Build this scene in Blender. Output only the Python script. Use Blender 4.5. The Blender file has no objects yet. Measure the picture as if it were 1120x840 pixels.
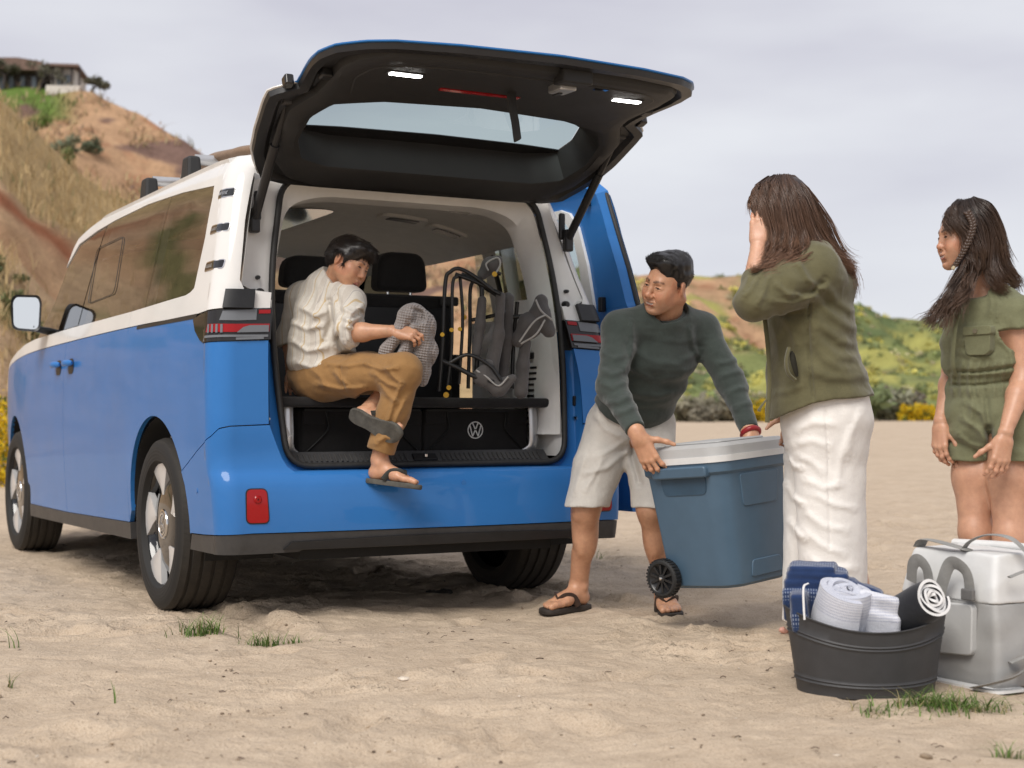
import bpy, bmesh, math, random
import numpy as np
from mathutils import Vector, Matrix
random.seed(7); RNG = np.random.default_rng(7)
SC = bpy.context.scene
COL = SC.collection
R = math.radians

# ---------------------------------------------------------------- camera
FPX, PITCH, CAMH = 1650.0, 0.0206, 0.83          # focal length in 1120-wide pixels, pitch, height above the sand
cam_d = bpy.data.cameras.new("camera"); cam = bpy.data.objects.new("camera", cam_d); COL.objects.link(cam)
cam_d.sensor_width = 36.0; cam_d.lens = FPX / 1120 * 36.0
cam_d.clip_start = 0.05; cam_d.clip_end = 3000
cam.location = (0, 0, CAMH); cam.rotation_euler = (math.pi / 2 + PITCH, 0, 0)
cam_d.dof.use_dof = True; cam_d.dof.focus_distance = 5.7; cam_d.dof.aperture_fstop = 3.4
SC.camera = cam
SC.view_settings.view_transform = 'Standard'; SC.view_settings.look = 'None'
SC.view_settings.exposure = 0.45; SC.view_settings.gamma = 1.0
SC.render.engine = 'CYCLES'
SC.cycles.max_bounces = 8; SC.cycles.diffuse_bounces = 3; SC.cycles.glossy_bounces = 4; SC.cycles.transparent_max_bounces = 12
SC.cycles.caustics_reflective = False; SC.cycles.caustics_refractive = False

# ---------------------------------------------------------------- sky and sun: bright overcast
SUN_EL, SUN_AZ = R(48), R(203)      # azimuth from +Y clockwise: behind the camera, a little to the left, through thin cloud
w = bpy.data.worlds.new("World"); SC.world = w; w.use_nodes = True
nt = w.node_tree; nt.nodes.clear()
def wn(t, **k):
    n = nt.nodes.new(t)
    for a, b in k.items(): setattr(n, a, b)
    return n
sky = wn('ShaderNodeTexSky', sky_type='NISHITA', sun_disc=False, sun_elevation=SUN_EL, sun_rotation=SUN_AZ, air_density=1.0, dust_density=2.0)
bg1 = wn('ShaderNodeBackground'); bg1.inputs[1].default_value = 0.10
nt.links.new(sky.outputs[0], bg1.inputs[0])
tc = wn('ShaderNodeTexCoord')
mp = wn('ShaderNodeMapping'); mp.inputs['Scale'].default_value = (1.0, 1.0, 3.6)
nt.links.new(tc.outputs['Generated'], mp.inputs[0])
nz = wn('ShaderNodeTexNoise'); nz.inputs['Scale'].default_value = 2.6; nz.inputs['Detail'].default_value = 5; nz.inputs['Roughness'].default_value = 0.45
nt.links.new(mp.outputs[0], nz.inputs['Vector'])
cr = wn('ShaderNodeValToRGB'); e = cr.color_ramp.elements
e[0].position = 0.36; e[0].color = (0.60, 0.59, 0.67, 1); e[1].position = 0.66; e[1].color = (0.84, 0.85, 0.885, 1)
nt.links.new(nz.outputs[0], cr.inputs[0])
sx = wn('ShaderNodeSeparateXYZ'); nt.links.new(tc.outputs['Generated'], sx.inputs[0])
hr = wn('ShaderNodeMapRange'); hr.inputs[1].default_value = 0.0; hr.inputs[2].default_value = 0.20; hr.inputs[3].default_value = 0.85; hr.inputs[4].default_value = 0.0
nt.links.new(sx.outputs[2], hr.inputs[0])
mx = wn('ShaderNodeMixRGB'); mx.inputs[2].default_value = (0.83, 0.855, 0.90, 1)
nt.links.new(hr.outputs[0], mx.inputs[0]); nt.links.new(cr.outputs[0], mx.inputs[1])
bg2 = wn('ShaderNodeBackground'); bg2.inputs[1].default_value = 0.74
nt.links.new(mx.outputs[0], bg2.inputs[0])
ms = wn('ShaderNodeMixShader'); ms.inputs[0].default_value = 0.93
nt.links.new(bg1.outputs[0], ms.inputs[1]); nt.links.new(bg2.outputs[0], ms.inputs[2])
wo = wn('ShaderNodeOutputWorld'); nt.links.new(ms.outputs[0], wo.inputs[0])
sd = bpy.data.lights.new("sun", 'SUN'); sd.energy = 2.1; sd.angle = R(32); sd.color = (1.0, 0.955, 0.89)
sun = bpy.data.objects.new("sun", sd); COL.objects.link(sun)
_dir = Vector((math.sin(SUN_AZ) * math.cos(SUN_EL), math.cos(SUN_AZ) * math.cos(SUN_EL), math.sin(SUN_EL)))
sun.rotation_euler = (-_dir).to_track_quat('-Z', 'Y').to_euler(); sun.location = _dir * 40

def at(px, py, Y):
    """the point of the plane at distance Y that the photograph shows at (px, py)"""
    a = (px - 560) / FPX; b = (420 - py) / FPX
    cp, sp = math.cos(PITCH), math.sin(PITCH)
    d = (a, cp - b * sp, sp + b * cp); t = Y / d[1]
    return np.array((d[0] * t, Y, CAMH + d[2] * t))

# ---------------------------------------------------------------- tagging and linking
def tag(o, label=None, cat=None, group=None, kind=None):
    if label: o['label'] = label
    if cat: o['category'] = cat
    if group: o['group'] = group
    if kind: o['kind'] = kind
    return o
def empty(name, loc, rz=0.0):
    o = bpy.data.objects.new(name, None); COL.objects.link(o)
    o.location = loc; o.rotation_euler = (0, 0, rz); o.empty_display_size = 0.1
    return o
def link(name, me, parent=None, mats=None):
    o = bpy.data.objects.new(name, me); COL.objects.link(o)
    if parent is not None: o.parent = parent
    for m in (mats or []):
        me.materials.append(m)
    return o
def mesh_np(name, V, F, smooth=True):
    """mesh from an (n,3) array and an (m,3|4) array or a list of tuples"""
    me = bpy.data.meshes.new(name)
    V = np.asarray(V, np.float32)
    if isinstance(F, np.ndarray):
        k = F.shape[1]; n = len(F)
        me.vertices.add(len(V)); me.vertices.foreach_set('co', V.ravel())
        me.loops.add(n * k); me.loops.foreach_set('vertex_index', F.astype(np.int32).ravel())
        me.polygons.add(n)
        me.polygons.foreach_set('loop_start', np.arange(0, n * k, k, dtype=np.int32))
        me.polygons.foreach_set('loop_total', np.full(n, k, np.int32))
        me.update(calc_edges=True); me.validate()
    else:
        me.from_pydata([tuple(map(float, v)) for v in V], [], [tuple(map(int, f)) for f in F]); me.update()
    if smooth:
        me.polygons.foreach_set('use_smooth', np.ones(len(me.polygons), bool))
    return me
def set_col(me, C, name='Col'):
    a = me.color_attributes.new(name, 'FLOAT_COLOR', 'POINT')
    C = np.asarray(C, np.float32)
    if C.shape[1] == 3: C = np.c_[C, np.ones(len(C), np.float32)]
    a.data.foreach_set('color', C.astype(np.float32).ravel())
def set_float(me, A, name):
    a = me.attributes.new(name, 'FLOAT', 'POINT'); a.data.foreach_set('value', np.asarray(A, np.float32))
def bm_obj(name, bm, mats, parent=None, smooth=False):
    me = bpy.data.meshes.new(name); bm.to_mesh(me); bm.free()
    if smooth: me.polygons.foreach_set('use_smooth', np.ones(len(me.polygons), bool))
    return link(name, me, parent, mats if isinstance(mats, (list, tuple)) else [mats])
def bevel_mod(o, wdt=0.004, seg=2, ang=35):
    m = o.modifiers.new('bevel', 'BEVEL'); m.width = wdt; m.segments = seg; m.limit_method = 'ANGLE'; m.angle_limit = R(ang); m.harden_normals = False
    return o
def smooth_ang(o, ang=35):
    me = o.data
    me.polygons.foreach_set('use_smooth', np.ones(len(me.polygons), bool))
    bm = bmesh.new(); bm.from_mesh(me)
    for ed in bm.edges:
        if len(ed.link_faces) == 2:
            ed.smooth = ed.calc_face_angle(0) < R(ang)
        else: ed.smooth = False
    bm.to_mesh(me); bm.free()
    return o

# ---------------------------------------------------------------- mesh builders
class MB:
    def __init__(s): s.V = []; s.F = []; s.M = []
    def add(s, V, F, m=0):
        b = len(s.V); s.V += [tuple(map(float, v)) for v in V]; s.F += [tuple(int(i) + b for i in f) for f in F]; s.M += [m] * len(F); return s
    def box(s, c, d, rot=None, m=0, taper=None):
        h = np.array(d) / 2.0
        P = np.array([(x, y, z) for z in (-1, 1) for y in (-1, 1) for x in (-1, 1)], float)
        if taper: P[4:, 0] *= taper[0]; P[4:, 1] *= taper[1]
        P = P * h
        if rot is not None: P = P @ np.array(rot).T
        P = P + np.array(c)
        return s.add(P, [(0, 2, 3, 1), (4, 5, 7, 6), (0, 1, 5, 4), (2, 6, 7, 3), (0, 4, 6, 2), (1, 3, 7, 5)], m)
    def tube(s, pts, r, n=8, m=0, cap=True, flat=1.0, up=(0, 0, 1)):
        V, F = tube_np(pts, r, n, cap, flat, up); return s.add(V, F, m)
    def lathe(s, prof, n=32, axis='x', c=(0, 0, 0), m=0, closed=False):
        V = []; F = []; k = len(prof)
        for i in range(n):
            a = 2 * math.pi * i / n; ca, sa = math.cos(a), math.sin(a)
            for (t, r) in prof:
                p = {'x': (t, r * ca, r * sa), 'y': (r * ca, t, r * sa), 'z': (r * ca, r * sa, t)}[axis]
                V.append((p[0] + c[0], p[1] + c[1], p[2] + c[2]))
        for i in range(n):
            j = (i + 1) % n
            for q in range(k if closed else k - 1):
                q2 = (q + 1) % k
                F.append((i * k + q, j * k + q, j * k + q2, i * k + q2))
        return s.add(V, F, m)
    def prism(s, poly, d0, d1, f=None, m=0):
        """outline poly of (a,b), depth from d0 to d1; f(a,b,d)->xyz"""
        n = len(poly); f = f or (lambda a, b, d: (a, b, d))
        V = [f(a, b, d0) for a, b in poly] + [f(a, b, d1) for a, b in poly]
        F = [tuple(range(n))[::-1], tuple(range(n, 2 * n))] + [(i, (i + 1) % n, n + (i + 1) % n, n + i) for i in range(n)]
        return s.add(V, F, m)
    def build(s, name, mats, parent=None, smooth=None, bevel=None, seg=2):
        me = bpy.data.meshes.new(name); me.from_pydata(s.V, [], s.F)
        bm = bmesh.new(); bm.from_mesh(me); bmesh.ops.recalc_face_normals(bm, faces=bm.faces[:]); bm.to_mesh(me); bm.free()
        mats = mats if isinstance(mats, (list, tuple)) else [mats]
        o = link(name, me, parent, mats)
        if len(mats) > 1: me.polygons.foreach_set('material_index', np.array(s.M, np.int32))
        if smooth: smooth_ang(o, smooth)
        if bevel: bevel_mod(o, bevel, seg)
        return o
def unit(v):
    v = np.asarray(v, float); return v / (np.linalg.norm(v) + 1e-12)
def tube_np(pts, r, n=8, cap=True, flat=1.0, up=(0, 0, 1)):
    P = np.asarray(pts, float); k = len(P); rr = np.broadcast_to(np.asarray(r, float), (k,))
    T = np.gradient(P, axis=0); T /= np.linalg.norm(T, axis=1)[:, None] + 1e-12
    u = np.asarray(up, float); V = []
    prev = None
    for i in range(k):
        a = np.cross(T[i], u) if prev is None else prev - T[i] * np.dot(prev, T[i])
        if np.linalg.norm(a) < 1e-4: a = np.cross(T[i], (1, 0, 0.3))
        a = unit(a); b = np.cross(T[i], a); prev = a
        th = np.arange(n) * 2 * math.pi / n
        V.append(P[i] + rr[i] * (np.cos(th)[:, None] * a + flat * np.sin(th)[:, None] * b))
    V = np.concatenate(V); F = []
    for i in range(k - 1):
        for j in range(n):
            F.append((i * n + j, i * n + (j + 1) % n, (i + 1) * n + (j + 1) % n, (i + 1) * n + j))
    if cap: F.append(tuple(range(n))[::-1]); F.append(tuple(range((k - 1) * n, k * n)))
    return V, F
def bez(pts, n=24):
    """Catmull-Rom through pts"""
    P = np.asarray(pts, float); k = len(P)
    Q = np.vstack([2 * P[0] - P[1], P, 2 * P[-1] - P[-2]]); out = []
    t = np.linspace(0, k - 1, n)
    for x in t:
        i = min(int(x), k - 2); f = x - i; a, b, c, d = Q[i], Q[i + 1], Q[i + 2], Q[i + 3]
        out.append(0.5 * (2 * b + (c - a) * f + (2 * a - 5 * b + 4 * c - d) * f * f + (3 * b - a - 3 * c + d) * f ** 3))
    return np.array(out)
def round_poly(pts, rad, n=6):
    """round the corners of a closed 2-D polygon; rad a number or one per corner"""
    out = []; k = len(pts)
    for i in range(k):
        p0, p, p1 = (np.array(pts[(i + j) % k], float) for j in (-1, 0, 1))
        rr = rad[i] if isinstance(rad, (list, tuple)) else rad
        if rr <= 0: out.append(tuple(p)); continue
        a = p0 - p; b = p1 - p; la, lb = np.linalg.norm(a), np.linalg.norm(b); q = min(rr, la * .49, lb * .49)
        A = p + a / la * q; B = p + b / lb * q
        for t in np.linspace(0, 1, n): out.append(tuple((1 - t) ** 2 * A + 2 * t * (1 - t) * p + t * t * B))
    return out

# ---------------------------------------------------------------- materials
MATS = {}
class NG:
    """tiny node helper"""
    def __init__(s, m): s.nt = m.node_tree; s.b = s.nt.nodes['Principled BSDF']
    def n(s, t, **k):
        q = s.nt.nodes.new(t)
        for a, b in k.items():
            if a.startswith('i_'):
                key = a[2:]; key = int(key) if key.isdigit() else key.replace('_', ' ')
                q.inputs[key].default_value = b
            else: setattr(q, a, b)
        return q
    def l(s, a, b): s.nt.links.new(a, b)
    def noise(s, scale, detail=4, rough=0.55, vec=None, kind='ShaderNodeTexNoise'):
        q = s.n(kind); q.inputs['Scale'].default_value = scale
        if kind == 'ShaderNodeTexNoise': q.inputs['Detail'].default_value = detail; q.inputs['Roughness'].default_value = rough
        if vec is not None: s.l(vec, q.inputs['Vector'])
        return q
    def ramp(s, src, stops):
        q = s.n('ShaderNodeValToRGB'); el = q.color_ramp.elements
        while len(el) < len(stops): el.new(0.5)
        for x, (p, c) in zip(el, stops): x.position = p; x.color = (*c, 1) if len(c) == 3 else c
        s.l(src, q.inputs[0]); return q
    def mix(s, f, a, b, mode='MIX'):
        q = s.n('ShaderNodeMixRGB', blend_type=mode)
        for i, v in ((0, f), (1, a), (2, b)):
            if hasattr(v, 'is_linked') or hasattr(v, 'links'): s.l(v, q.inputs[i])
            else: q.inputs[i].default_value = v if not isinstance(v, tuple) else (*v, 1)[:4]
        return q.outputs[0]
    def bump(s, h, strength=0.3, dist=0.01, nrm=None):
        q = s.n('ShaderNodeBump'); q.inputs['Strength'].default_value = strength; q.inputs['Distance'].default_value = dist
        s.l(h, q.inputs['Height'])
        if nrm is not None: s.l(nrm, q.inputs['Normal'])
        s.l(q.outputs[0], s.b.inputs['Normal']); return q.outputs[0]
    def math(s, op, a, b=0.0, c=None):
        q = s.n('ShaderNodeMath', operation=op)
        for i, v in ((0, a), (1, b), (2, c)):
            if v is None: continue
            if hasattr(v, 'links'): s.l(v, q.inputs[i])
            else: q.inputs[i].default_value = v
        return q.outputs[0]
def mat(name, col=(.5, .5, .5), rough=0.5, metal=0.0, spec=0.5, coat=0.0, **kw):
    m = bpy.data.materials.new(name); m.use_nodes = True
    g = NG(m); b = g.b
    b.inputs['Base Color'].default_value = (*col, 1); b.inputs['Roughness'].default_value = rough
    b.inputs['Metallic'].default_value = metal; b.inputs['Specular IOR Level'].default_value = spec
    if coat: b.inputs['Coat Weight'].default_value = coat; b.inputs['Coat Roughness'].default_value = kw.get('coat_rough', 0.03)
    MATS[name] = m; m['ng'] = 0
    return m, g
def vary(name, col, rough, scale=30, amt=0.12, bump=0.0, bscale=200, metal=0.0, coat=0.0, spec=0.5, coord='Object', rvar=0.08):
    """plain material with grain: slight mottling of colour and gloss, optional fine relief"""
    m, g = mat(name, col, rough, metal, spec, coat)
    t = g.n('ShaderNodeTexCoord')
    a = g.noise(scale, 5, .6, t.outputs[coord])
    lo = tuple(c * (1 - amt) for c in col); hi = tuple(min(1, c * (1 + amt)) for c in col)
    r = g.ramp(a.outputs[0], [(.3, lo), (.7, hi)]); g.l(r.outputs[0], g.b.inputs['Base Color'])
    rr = g.n('ShaderNodeMapRange'); rr.inputs[3].default_value = max(0.02, rough - rvar); rr.inputs[4].default_value = rough + rvar
    a2 = g.noise(scale * .37, 6, .65, t.outputs[coord]); g.l(a2.outputs[0], rr.inputs[0]); g.l(rr.outputs[0], g.b.inputs['Roughness'])
    if bump:
        n2 = g.noise(bscale, 3, .6, t.outputs[coord]); g.bump(n2.outputs[0], bump, 0.002)
    return m
def fabric(name, col, scale=900, rough=0.85, amt=0.1, bump=0.35, sheen=0.25, fold=18):
    m, g = mat(name, col, rough, 0, 0.25)
    t = g.n('ShaderNodeTexCoord')
    a = g.noise(14, 5, .65, t.outputs['Object'])
    f = g.noise(scale * .5, 2, .5, t.outputs['Object'])
    mm = g.math('ADD', g.math('MULTIPLY', a.outputs[0], .6), g.math('MULTIPLY', f.outputs[0], .4))
    lo = tuple(c * (1 - amt * 1.6) for c in col); hi = tuple(min(1, c * (1 + amt * 1.6)) for c in col)
    r = g.ramp(mm, [(.35, lo), (.65, hi)]); g.l(r.outputs[0], g.b.inputs['Base Color'])
    g.b.inputs['Sheen Weight'].default_value = sheen; g.b.inputs['Sheen Roughness'].default_value = .5
    fo = g.noise(fold, 4, .6, t.outputs['Object'])
    b1 = g.n('ShaderNodeBump'); b1.inputs['Strength'].default_value = .25; b1.inputs['Distance'].default_value = .012; g.l(fo.outputs[0], b1.inputs['Height'])
    g.bump(f.outputs[0], bump, 0.0015, b1.outputs[0])
    return m

# ================================================================ distance-field modelling (bodies, cloth, soft goods)
def _hash(i, j, k, seed):
    h = (i * 374761393 + j * 668265263 + k * 2147483647 + seed * 144665) & 0xFFFFFFFF
    h = ((h ^ (h >> 13)) * 1274126177) & 0xFFFFFFFF
    return ((h ^ (h >> 16)) & 0xFFFF).astype(np.float32) / 32768.0 - 1.0
def vnoise(P, seed=0):
    """value noise in -1..1 at points (...,3)"""
    P = np.asarray(P, np.float32); i = np.floor(P).astype(np.int64); f = P - i; f = f * f * (3 - 2 * f); o = 0
    for dx in (0, 1):
        for dy in (0, 1):
            for dz in (0, 1):
                wt = (f[..., 0] if dx else 1 - f[..., 0]) * (f[..., 1] if dy else 1 - f[..., 1]) * (f[..., 2] if dz else 1 - f[..., 2])
                o = o + wt * _hash(i[..., 0] + dx, i[..., 1] + dy, i[..., 2] + dz, seed)
    return o
def fbm(P, seed=0, oct=3):
    o = 0; a = 1.0; s = 0
    for k in range(oct): o = o + a * vnoise(P * 2.0 ** k + 17.3 * k, seed + k); s += a; a *= .5
    return o / s
def dot(a, b): return a[..., 0] * b[0] + a[..., 1] * b[1] + a[..., 2] * b[2]
class SDF:
    def __init__(s): s.p = []; s.disp = None
    def _add(s, f, lo, hi, k, op): s.p.append((f, np.array(lo, float), np.array(hi, float), k, op)); return s
    def cone(s, p0, p1, r0, r1=None, k=.01, op='u'):
        r1 = r0 if r1 is None else r1; p0 = np.asarray(p0, np.float32); p1 = np.asarray(p1, np.float32); ax = p1 - p0; L2 = float(ax @ ax) + 1e-12
        def f(P):
            q = P - p0; t = np.clip(dot(q, ax) / L2, 0, 1); v = q - t[..., None] * ax
            return np.sqrt((v * v).sum(-1)) - (r0 + t * (r1 - r0))
        m = max(r0, r1); return s._add(f, np.minimum(p0, p1) - m, np.maximum(p0, p1) + m, k, op)
    def chain(s, pts, rad, k=.01, op='u'):
        for i in range(len(pts) - 1): s.cone(pts[i], pts[i + 1], rad[i], rad[i + 1], k if i else k, op)
        return s
    def ell(s, c, r, M=None, k=.01, op='u'):
        """ellipsoid; M rows are its axes"""
        c = np.asarray(c, np.float32); r = np.asarray(r, np.float32); M = np.eye(3, dtype=np.float32) if M is None else np.asarray(M, np.float32)
        def f(P):
            q = (P - c) @ M.T; k0 = np.sqrt(((q / r) ** 2).sum(-1)); k1 = np.sqrt(((q / (r * r)) ** 2).sum(-1)) + 1e-9
            return k0 * (k0 - 1) / k1
        e = np.sqrt(((M * r[:, None]) ** 2).sum(0)); return s._add(f, c - e, c + e, k, op)
    def ecap(s, p0, p1, a0, b0, a1, b1, u, k=.02, op='u', cap=.6):
        """limb of elliptical section: half-width a along u, b across"""
        p0 = np.asarray(p0, np.float32); p1 = np.asarray(p1, np.float32); ax = p1 - p0; L = float(np.linalg.norm(ax)); w_ = (ax / L).astype(np.float32)
        u = np.asarray(u, np.float32); u = u - w_ * float(u @ w_); u = (u / np.linalg.norm(u)).astype(np.float32); v = np.cross(w_, u)
        def f(P):
            q = P - p0; h = dot(q, w_); t = np.clip(h / L, 0, 1); a = a0 + t * (a1 - a0); b = b0 + t * (b1 - b0); c = np.minimum(a, b) * cap
            x = dot(q, u); y = dot(q, v); z = h - t * L
            k0 = np.sqrt((x / a) ** 2 + (y / b) ** 2 + (z / c) ** 2); k1 = np.sqrt((x / a ** 2) ** 2 + (y / b ** 2) ** 2 + (z / c ** 2) ** 2) + 1e-6
            return k0 * (k0 - 1) / k1
        m = max(a0, b0, a1, b1); return s._add(f, np.minimum(p0, p1) - m, np.maximum(p0, p1) + m, k, op)
    def echain(s, pts, ab, u, k=.03, op='u', cap=.6):
        us = u if isinstance(u, list) else [u] * (len(pts) - 1)
        for i in range(len(pts) - 1): s.ecap(pts[i], pts[i + 1], *ab[i], *ab[i + 1], us[i], k, op, cap)
        return s
    def box(s, c, d, M=None, rad=.01, k=.01, op='u'):
        c = np.asarray(c, np.float32); h = np.asarray(d, np.float32) / 2 - rad; M = np.eye(3, dtype=np.float32) if M is None else np.asarray(M, np.float32)
        def f(P):
            q = np.abs((P - c) @ M.T) - h
            return np.sqrt((np.maximum(q, 0) ** 2).sum(-1)) + np.minimum(q.max(-1), 0) - rad
        e = np.abs(M * (h + rad)[:, None]).sum(0); return s._add(f, c - e, c + e, k, op)
    def plane(s, p, n, k=.004):
        """cut away everything on the n side"""
        p = np.asarray(p, np.float32); n = unit(n).astype(np.float32)
        return s._add(lambda P: dot(P - p, n), [-9e9] * 3, [9e9] * 3, k, 'i')
    def func(s, f, lo, hi, k=.01, op='u'): return s._add(f, lo, hi, k, op)
    def bounds(s, pad=.02):
        lo = np.min([p[1] for p in s.p if p[4] == 'u'], 0) - pad; hi = np.max([p[2] for p in s.p if p[4] == 'u'], 0) + pad; return lo, hi
    def sample(s, h, lo=None, hi=None):
        L, H = s.bounds(); lo = L if lo is None else np.maximum(L, lo); hi = H if hi is None else np.minimum(H, hi)
        n = np.maximum(np.ceil((hi - lo) / h).astype(int) + 1, 3); ax = [(lo[i] + h * np.arange(n[i])).astype(np.float32) for i in range(3)]
        D = np.full(n, .5, np.float32)
        for f, a, b, k, op in s.p:
            mg = k + 3 * h + (.0 if op == 'u' else .02)
            i0 = [int(np.clip(np.floor((a[j] - mg - lo[j]) / h), 0, n[j])) for j in range(3)]; i1 = [int(np.clip(np.ceil((b[j] + mg - lo[j]) / h) + 1, 0, n[j])) for j in range(3)]
            if any(i1[j] <= i0[j] for j in range(3)): continue
            sl = tuple(slice(i0[j], i1[j]) for j in range(3))
            P = np.stack(np.meshgrid(*[ax[j][i0[j]:i1[j]] for j in range(3)], indexing='ij'), -1)
            d = f(P).astype(np.float32); D0 = D[sl]
            if op == 'u': e = np.clip(.5 + .5 * (D0 - d) / k, 0, 1); D[sl] = D0 * (1 - e) + d * e - k * e * (1 - e)
            elif op == 's': e = np.clip(.5 - .5 * (D0 + d) / k, 0, 1); D[sl] = D0 * (1 - e) - d * e + k * e * (1 - e)
            elif op == 'i': e = np.clip(.5 - .5 * (D0 - d) / k, 0, 1); D[sl] = D0 * (1 - e) + d * e + k * e * (1 - e)
        if s.disp is not None:
            m = np.abs(D) < .035 + h; idx = np.argwhere(m)
            P = (lo + idx * h).astype(np.float32); D[m] += s.disp(P).astype(np.float32)
        return D, np.asarray(lo, np.float32), h
def nets(D, lo, h):
    """naive surface nets: quads on the zero set of D"""
    S = D < 0; n = D.shape
    c = np.zeros([k - 1 for k in n], np.int8)
    for i in (0, 1):
        for j in (0, 1):
            for k in (0, 1): c += S[i:n[0] - 1 + i, j:n[1] - 1 + j, k:n[2] - 1 + k]
    act = (c > 0) & (c < 8); idx = np.argwhere(act); N = len(idx)
    if N == 0: return np.zeros((0, 3)), np.zeros((0, 4), int)
    vid = np.full(act.shape, -1, np.int64); vid[act] = np.arange(N)
    acc = np.zeros((N, 3), np.float32); cnt = np.zeros(N, np.float32)
    cor = [(i, j, k) for i in (0, 1) for j in (0, 1) for k in (0, 1)]
    val = {q: D[idx[:, 0] + q[0], idx[:, 1] + q[1], idx[:, 2] + q[2]] for q in cor}
    for q in cor:
        for a in range(3):
            if q[a]: continue
            r = tuple(1 if b == a else q[b] for b in range(3)); v0, v1 = val[q], val[r]; x = (v0 < 0) != (v1 < 0)
            t = np.where(x, v0 / np.where(x, v0 - v1, 1), 0); p = np.tile(np.array(q, np.float32), (N, 1)); p[:, a] = t
            acc += np.where(x[:, None], p, 0); cnt += x
    V = lo + (idx + acc / np.maximum(cnt, 1)[:, None]) * h
    F = []
    for a in range(3):
        b, d = (a + 1) % 3, (a + 2) % 3
        sl0 = [slice(None)] * 3; sl1 = [slice(None)] * 3; sl0[a] = slice(0, n[a] - 1); sl1[a] = slice(1, n[a])
        s0, s1 = S[tuple(sl0)], S[tuple(sl1)]; e = np.argwhere(s0 != s1)
        e = e[(e[:, b] > 0) & (e[:, d] > 0) & (e[:, b] < n[b] - 1) & (e[:, d] < n[d] - 1)]
        if not len(e): continue
        fl = s0[tuple(e.T)]
        def g(db, dd):
            q = e.copy(); q[:, b] -= db; q[:, d] -= dd; return vid[tuple(q.T)]
        q = np.stack([g(1, 1), g(0, 1), g(0, 0), g(1, 0)], 1); q[~fl] = q[~fl][:, ::-1]; F.append(q)
    F = np.concatenate(F); return V, F[(F >= 0).all(1)]
def sdf_mesh(sd, regions):
    """regions: list of (voxel, lo, hi); meshes are joined into one"""
    VV, FF, b = [], [], 0; done = []
    for h, lo, hi in regions:          # finest first; a coarser box leaves out what a finer one has covered
        V, F = nets(*sd.sample(h, lo, hi))
        if len(V) == 0: continue
        c = V[F].mean(1); keep = np.ones(len(F), bool)
        for (l2, h2) in done: keep &= ~((c > l2) & (c < h2)).all(1)
        F = F[keep]; u, inv_ = np.unique(F, return_inverse=True); V = V[u]; F = inv_.reshape(-1, 4)
        if lo is not None: done.append((np.asarray(lo) + h * 1.5, np.asarray(hi) - h * 1.5))
        VV.append(V); FF.append(F + b); b += len(V)
    return np.concatenate(VV), np.concatenate(FF)
def relax(V, F, it=1, lam=.5):
    e = np.concatenate([F[:, [0, 1]], F[:, [1, 2]], F[:, [2, 3]], F[:, [3, 0]]])
    for _ in range(it):
        a = np.zeros_like(V); c = np.zeros(len(V)); np.add.at(a, e[:, 0], V[e[:, 1]]); np.add.at(a, e[:, 1], V[e[:, 0]]); np.add.at(c, e[:, 0], 1); np.add.at(c, e[:, 1], 1)
        V = V * (1 - lam) + lam * a / np.maximum(c, 1)[:, None]
    return V
def soft(name, sd, h, mats, parent=None, base=(0, 0, 0), lo=None, hi=None, attr=None, regions=None, it=0):
    V, F = sdf_mesh(sd, regions or [(h, lo, hi)])
    if it: V = relax(V, F, it)
    base = np.asarray(base, float); me = mesh_np(name, V - base, F.astype(np.int32))
    if attr:
        for nm, fn in attr.items():
            a = fn(V); (set_col if a.ndim == 2 else set_float)(me, a, nm)
    o = link(name, me, parent, mats if isinstance(mats, (list, tuple)) else [mats])
    if parent is None: o.location = base
    return o
def frame(f, up):
    """rows: right-hand x, forward y, up z"""
    f = unit(f); up = np.asarray(up, float); x = unit(np.cross(f, up)); z = np.cross(x, f); return np.array([x, f, z])
def seg_d(P, a, b):
    a = np.asarray(a, float); b = np.asarray(b, float); ab = b - a; t = np.clip(((P - a) @ ab) / (ab @ ab + 1e-12), 0, 1); return np.linalg.norm(P - a - t[:, None] * ab, axis=1), t
def line_d(P, pts):
    d = None
    for i in range(len(pts) - 1):
        q, _ = seg_d(P, pts[i], pts[i + 1]); d = q if d is None else np.minimum(d, q)
    return d
def to_px(P):
    P = np.asarray(P, float); cp, sp = math.cos(PITCH), math.sin(PITCH); z = P[..., 2] - CAMH; d = cp * P[..., 1] + sp * z; v = -sp * P[..., 1] + cp * z
    return np.stack([560 + FPX * P[..., 0] / d, 420 - FPX * v / d, P[..., 1]], -1)
def crease(P, fr, amp, seed):
    """sharp-crested wrinkles"""
    return amp * (.45 - 1.5 * np.abs(fbm(P * np.array(fr) + .35 * fbm(P * 7, seed + 5, 2)[:, None], seed, 2)))
def fold_disp(folds, noise=None, gain=1.25):
    """folds: list of (polyline, sigma, amplitude): amplitude > 0 raises a ridge, < 0 presses a furrow; measured across the cloth as it faces us"""
    pre = []
    for p, s, a in folds:
        q = to_px(np.asarray(p, float)); Y = q[:, 2].mean(); sp = s * FPX / Y; q[:, 2] = 0; pre.append((q, sp, a * gain, Y, q.min(0)[:2] - 3 * sp, q.max(0)[:2] + 3 * sp))
    def f(P):
        o = np.zeros(len(P)); X = to_px(P)
        for pts, s, a, Y, lo, hi in pre:
            m = ((X[:, :2] > lo) & (X[:, :2] < hi)).all(1) & (np.abs(X[:, 2] - Y) < .15)
            if m.any():
                q = X[m].copy(); q[:, 2] = 0; d = line_d(q, pts); t = np.minimum(np.linalg.norm(q - pts[0], axis=1), np.linalg.norm(q - pts[-1], axis=1)) / (1.6 * s); o[m] -= a * np.exp(-(d / s) ** 2) * np.clip(.35 + t, 0, 1)
        if noise is not None: o -= noise(P)
        return o
    return f

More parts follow.
